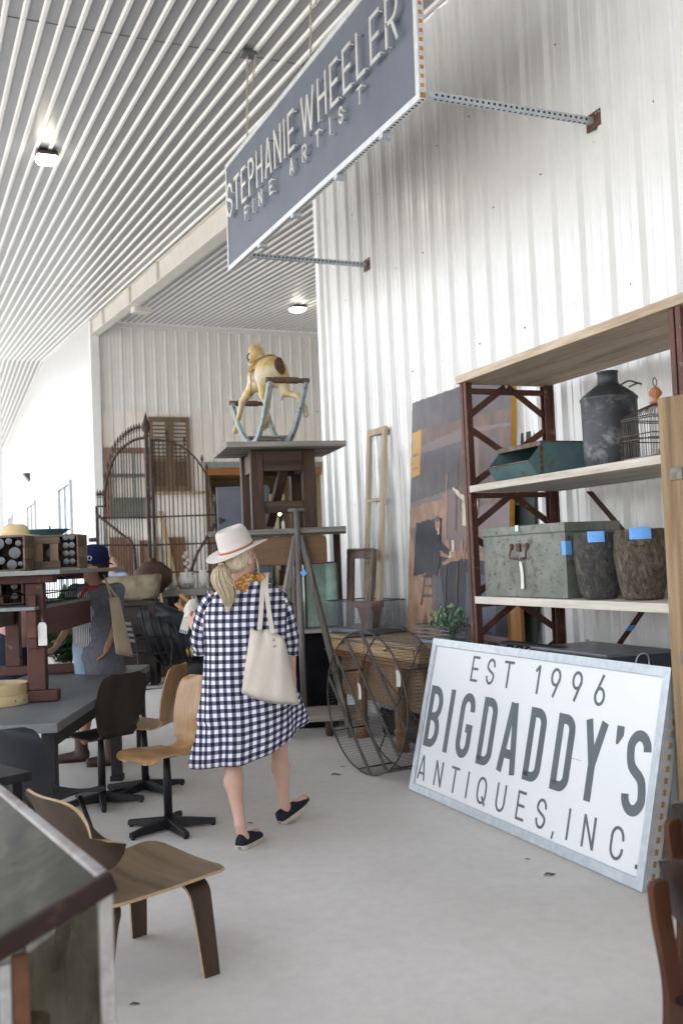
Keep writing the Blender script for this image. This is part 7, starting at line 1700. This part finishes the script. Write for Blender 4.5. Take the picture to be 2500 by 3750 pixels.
def joints(root, H_, lean=0, stride=.12, arms=(.30, .30)):
    r = V((root[0], root[1], 0)); k = H_/1.68; P = lambda x, y, z: tuple(r+RT*x*k+AW*y*k+UP*z*k)
    return dict(hipL=P(-.085, 0, .88), kneeL=P(-.09, -.02+stride/2, .47), ankL=P(-.10, stride, .09), hipR=P(.085, 0, .88), kneeR=P(.09, -.02, .47), ankR=P(.11, -stride, .09), pel=P(0, 0, .94), chest=P(lean*.6, .0, 1.22), neck=P(lean, 0, 1.40), head=P(lean*1.2, 0, 1.545),
                shL=P(-.165+lean*.8, 0, 1.36), elL=P(-.22, .02, 1.10), wrL=P(-.20, .16, .92), shR=P(.165+lean*.8, 0, 1.36), elR=P(.22, .0, 1.09), wrR=P(.20, .12, .90))
GREYK = plain('grey_marl_knit', (.16, .165, .195), .95, 0, (.12, .125, .15), 30, .3, 90, spec=.1); DENIM = plain('light_denim', (.30, .38, .50), .9, 0, (.24, .32, .43), 12, .2, 80); BROWNB = plain('brown_boot_leather', (.055, .035, .028), .5, 0, (.08, .05, .04), 9, .1)
def stripes():
    m, nt, b = nodes_of('striped_shirt'); b.inputs['Roughness'].default_value = .9; mp = coords(nt); wv = nt.nodes.new('ShaderNodeTexWave'); wv.inputs['Scale'].default_value = 22; wv.bands_direction = 'X'; nt.links.new(mp.outputs[0], wv.inputs['Vector']); r = ramp(nt, [(.5, (.55, .55, .58)), (.56, (.06, .06, .09))]); nt.links.new(wv.outputs['Fac'], r.inputs[0]); nt.links.new(r.outputs[0], b.inputs['Base Color']); return m
def top_prims(infl=.02, sl=.5, low=0):
    def f(J, p_, M_):
        q = [('e', p_('chest'), (.16+infl, .115+infl, .20), .06, M_), ('c', p_('chest'), tuple(J['pel']+UP*(-.02-low)), .135+infl*.6, .15+infl*.6, .06), ('c', p_('shL'), p_('shR'), .052+infl*.6, .052+infl*.6, .05)]
        for s in 'LR': q.append(('c', p_('sh'+s), tuple(J['sh'+s].lerp(J['el'+s], min(1, sl))), .05+infl*.6, .045+infl*.6, .03)); 
        if sl > 1:
            for s in 'LR': q.append(('c', p_('el'+s), tuple(J['el'+s].lerp(J['wr'+s], sl-1)), .045+infl*.5, .036+infl*.5, .02))
        return q
    return f
def skirt_prims(z1, r0=.16, r1=.22):
    return lambda J, p_, M_: [('c', tuple(J['pel']+UP*.05), tuple(J['pel']+UP*(z1-J['pel'].z)), r0, r1, .05)]
def trouser_prims(zt=.12):
    def f(J, p_, M_):
        q = [('e', p_('pel'), (.165, .125, .13), .06, M_)]
        for s in 'LR': q += [('c', p_('hip'+s), p_('knee'+s), .095, .07, .03), ('c', p_('knee'+s), tuple(J['knee'+s].lerp(J['ank'+s], .9)), .07, .055, .02)]
        return q
    return f
def boots(w, J, face, h=.16):
    f = V(face).normalized()
    for s in 'LR':
        a = J['ank'+s]; mb = MB(); base = V((a.x, a.y, 0))
        vs, fs = sdf_mesh([('c', tuple(base+UP*.06), tuple(base+UP*h), .052, .055, .02), ('c', tuple(base+UP*.05-f*.02), tuple(base+UP*.038+f*.17), .046, .036, .03)], .011)
        vs = [(x, y, max(z, .012)) for x, y, z in vs]; mb.add(vs, fs, 0, True); mb.build('boot', BROWNB, w)
        mb = MB(); mb.prism([(q.x, q.y) for q in [base+f*math.sin(t)*(.15 if math.sin(t) > 0 else .06)+f*.05*(1 if math.sin(t) > 0 else .0)+f.cross(UP)*math.cos(t)*.045 for t in [2*PI*k/20 for k in range(20)]]], .0, .011); mb.build('boot_sole', BLACKI, w)
# woman in the navy hat
rt_ = (1.3245, 8.4367, 0.0); fc = (-RT*.80-AW*.25).normalized()
Jn = joints(rt_, 1.74, 0, .10); Jn['wrL'] = off(Jn['elL'], -.05, -.14, -.12); Jn['wrR'] = off(Jn['elR'], -.10, -.16, -.16); Jn['elR'] = off(Jn['shR'], .01, -.06, -.27)
Jn['ankL'] = off(Jn['ankL'], -.08, 0, 0); 
w2, J2 = figure('woman in navy hat and long grey cardigan behind the red bench', rt_, -YAW, Jn, fc, SKIN2, [
    ('cardigan', lambda J, p_, M_: top_prims(.025, .55, .0)(J, p_, M_)+[('c', tuple(J['pel']+RT*.04+AW*.0), tuple(J['pel']+RT*.07+AW*.0-UP*.36), .17, .17, .05)], GREYK),
    ('striped_shirt', lambda J, p_, M_: [('e', tuple(J['chest']-RT*.05-AW*.045-UP*.02), (.145, .115, .19), .05, M_), ('c', tuple(J['chest']-RT*.05-AW*.04), tuple(J['pel']-RT*.05-AW*.04+UP*.05), .12, .13, .05)], stripes()),
    ('shorts', lambda J, p_, M_: [('e', tuple(J['pel']-RT*.04-AW*.02), (.155, .13, .14), .05, M_), ('c', tuple(J['hipL']), tuple(J['hipL'].lerp(J['kneeL'], .6)), .11, .10, .03), ('c', tuple(J['hipR']), tuple(J['hipR'].lerp(J['kneeR'], .6)), .11, .10, .03)], DENIM)], DKH)
boots(w2, J2, fc, .20)
SCF = plain('red_scarf_cloth', (.52, .03, .04), .8, 0, (.40, .02, .03), 9, .2)
n_ = J2['neck']; mb = MB(); mb.tube([n_+RT*math.cos(a)*.075+AW*math.sin(a)*.07+UP*(-.02+.01*math.sin(3*a)) for a in [2*PI*k/20 for k in range(20)]], .022, 8, True); mb.tube(spline([n_-AW*.07-RT*.05-UP*.02, n_-AW*.14-RT*.10-UP*.12, n_-AW*.16-RT*.14-UP*.27], 5), [.03]*6+[.026]*5, 8, flat=.4); mb.build('red_scarf', SCF, w2)
NHAT = plain('navy_felt', (.010, .013, .040), .9, 0, (.014, .018, .05), 6, .15, 100, spec=.15)
hp = J2['head']+UP*.055; zax = (UP+RT*.06).normalized(); MH = basis(hp, (fc.cross(UP)-zax*fc.cross(UP).dot(zax)), zax.cross((fc.cross(UP)-zax*fc.cross(UP).dot(zax)).normalized()), zax)
mb = MB(MH); mb.loft([hring(.085, -.012), hring(.13, -.018, .006), hring(.142, -.016, .008), hring(.13, -.010, .006), hring(.104, .0), hring(.102, .05), hring(.096, .095), hring(.080, .125), hring(.05, .142), hring(.015, .147)], True, True); h2 = mb.build('hat', NHAT, w2)
mb = MB(MH); mb.loft([hring(.1035, .003), hring(.1055, .005), hring(.1045, .034), hring(.103, .036)], True, False); mb.build('hat_band', NHAT, h2)
bp = J2['head']+UP*.085-AW*.108-RT*.015; mb = MB(); mb.tube([bp+RT*math.cos(a)*.016+UP*math.sin(a)*.019 for a in [2*PI*k/16 for k in range(16)]], .003, 6, True); mb.build('buckle', plain('silver', (.7, .7, .7), .25, .9), h2)
TAN = plain('tan_canvas', (.42, .35, .25), .9, 0, (.36, .30, .21), 8, .3, 40, spec=.15)
TL, TR, BL, BR = map(V, [(1.396, 8.1164, 1.3629), (1.4526, 8.2014, 1.3582), (1.4294, 8.0703, 0.918), (1.5504, 8.1845, 0.8726)])
o = thing('tote_bag', 'flat tan cloth tote hanging behind the grey cardigan', 'tote bag', tuple((TL+BR)/2), -YAW)
rg_ = []
for i in range(9):
    v = i/8; l, r_ = TL.lerp(BL, v), TR.lerp(BR, v); c = (l+r_)/2; h_ = (r_-l)/2+RT*.02; rg_.append([c+h_*math.cos(a)+AW*math.sin(a)*(.025+.03*v) for a in [2*PI*k/24 for k in range(24)]])
mb = MB(); mb.loft(rg_); mb.build('bag', TAN, o); mb = MB(); mb.tube(spline([TL, V((1.3603, 8.0723, 1.4594)), V((1.348, 8.1278, 1.5398)), V((1.3949, 8.2743, 1.4736)), TR], 5), .012, 6, flat=.4); mb.build('strap', TAN, o)
# woman in the navy skirt at the left edge
PINK = plain('dusty_pink_top', (.40, .23, .21), .9, 0, (.34, .19, .17), 10, .3, 60); NSK = plain('navy_skirt_cloth', (.008, .010, .022), .9, 0, (.012, .015, .03), 6, .2)
rt_ = (0.7324, 9.2152, 0.0); fc = (AW*.6-RT*.5).normalized(); Jn = joints(rt_, 1.64, .10, .08)
w3, J3 = figure('woman in dusty pink top and navy skirt at the left edge behind the bench', rt_, -YAW, Jn, fc, SKIN2, [('top', top_prims(.018, .9), PINK), ('skirt', skirt_prims(.50, .165, .22), NSK)], DKH)
boots(w3, J3, fc, .12)
# man far off by the back wall
SHIRT = plain('pale_blue_shirt', (.30, .40, .62), .85, 0, (.26, .35, .56), 8, .2); TROU = plain('dark_trousers', (.03, .03, .04), .9)
q = V((2.7271, 15.6916, 1.6271)); fc = (RT*.6-AW*.5).normalized(); Jn = joints(q, 1.80, 0, .08)
w4, J4 = figure('distant man in a pale blue shirt standing beyond the gate', (q.x, q.y), -YAW, Jn, fc, SKIN2, [('shirt', top_prims(.02, .9), SHIRT), ('trousers', trouser_prims(), TROU)], DKH, .02)
boots(w4, J4, fc, .09)
# green plant glimpsed between bench posts
o = thing('plant_stand', 'dark square plant stand behind the red bench', 'stand', (1.2769, 9.9743, 0.0)); F = frame(o); mb = MB(F); mb.span((-.16, -.16, .60), (.16, .16, .64)); mb.build('stand_top', DKX, o, .004)
for x in (-.12, .12):
    for y in (-.12, .12): mb = MB(F); mb.box((x, y, .3), (.04, .04, .6)); mb.build('leg', DKB, o)
FERN = [plain('fern_leaf', (.035, .085, .03), .55, 0, (.025, .06, .02), 20, 0), plain('fern_stem', (.05, .06, .02), .7), plain('fern_leaf_light', (.06, .12, .045), .55, 0, (.045, .09, .03), 20, 0)]
leaf_plant('green_plant', 'dark green bushy plant glimpsed between the red bench posts', F @ V((0, 0, .641)), (.22, .22), .75, 60, FERN, 9, .12)

# matt, dusty surfaces: only metal, glass, painted sheet and lacquered ply keep their full sheen
for m in bpy.data.materials:
    if m.name in ('white_siding', 'grey_white_siding', 'ceiling_sheet', 'ceiling_rib_lit', 'jar_glass', 'jar_rim', 'honey_plywood', 'horse_paint', 'galvanised', 'white_tube', 'concrete_slab') or 'glass' in m.name: continue
    b = m.node_tree.nodes.get('Principled BSDF')
    if b and b.inputs['Metallic'].default_value < .35: b.inputs['Specular IOR Level'].default_value *= .45
bpy.context.view_layer.update()
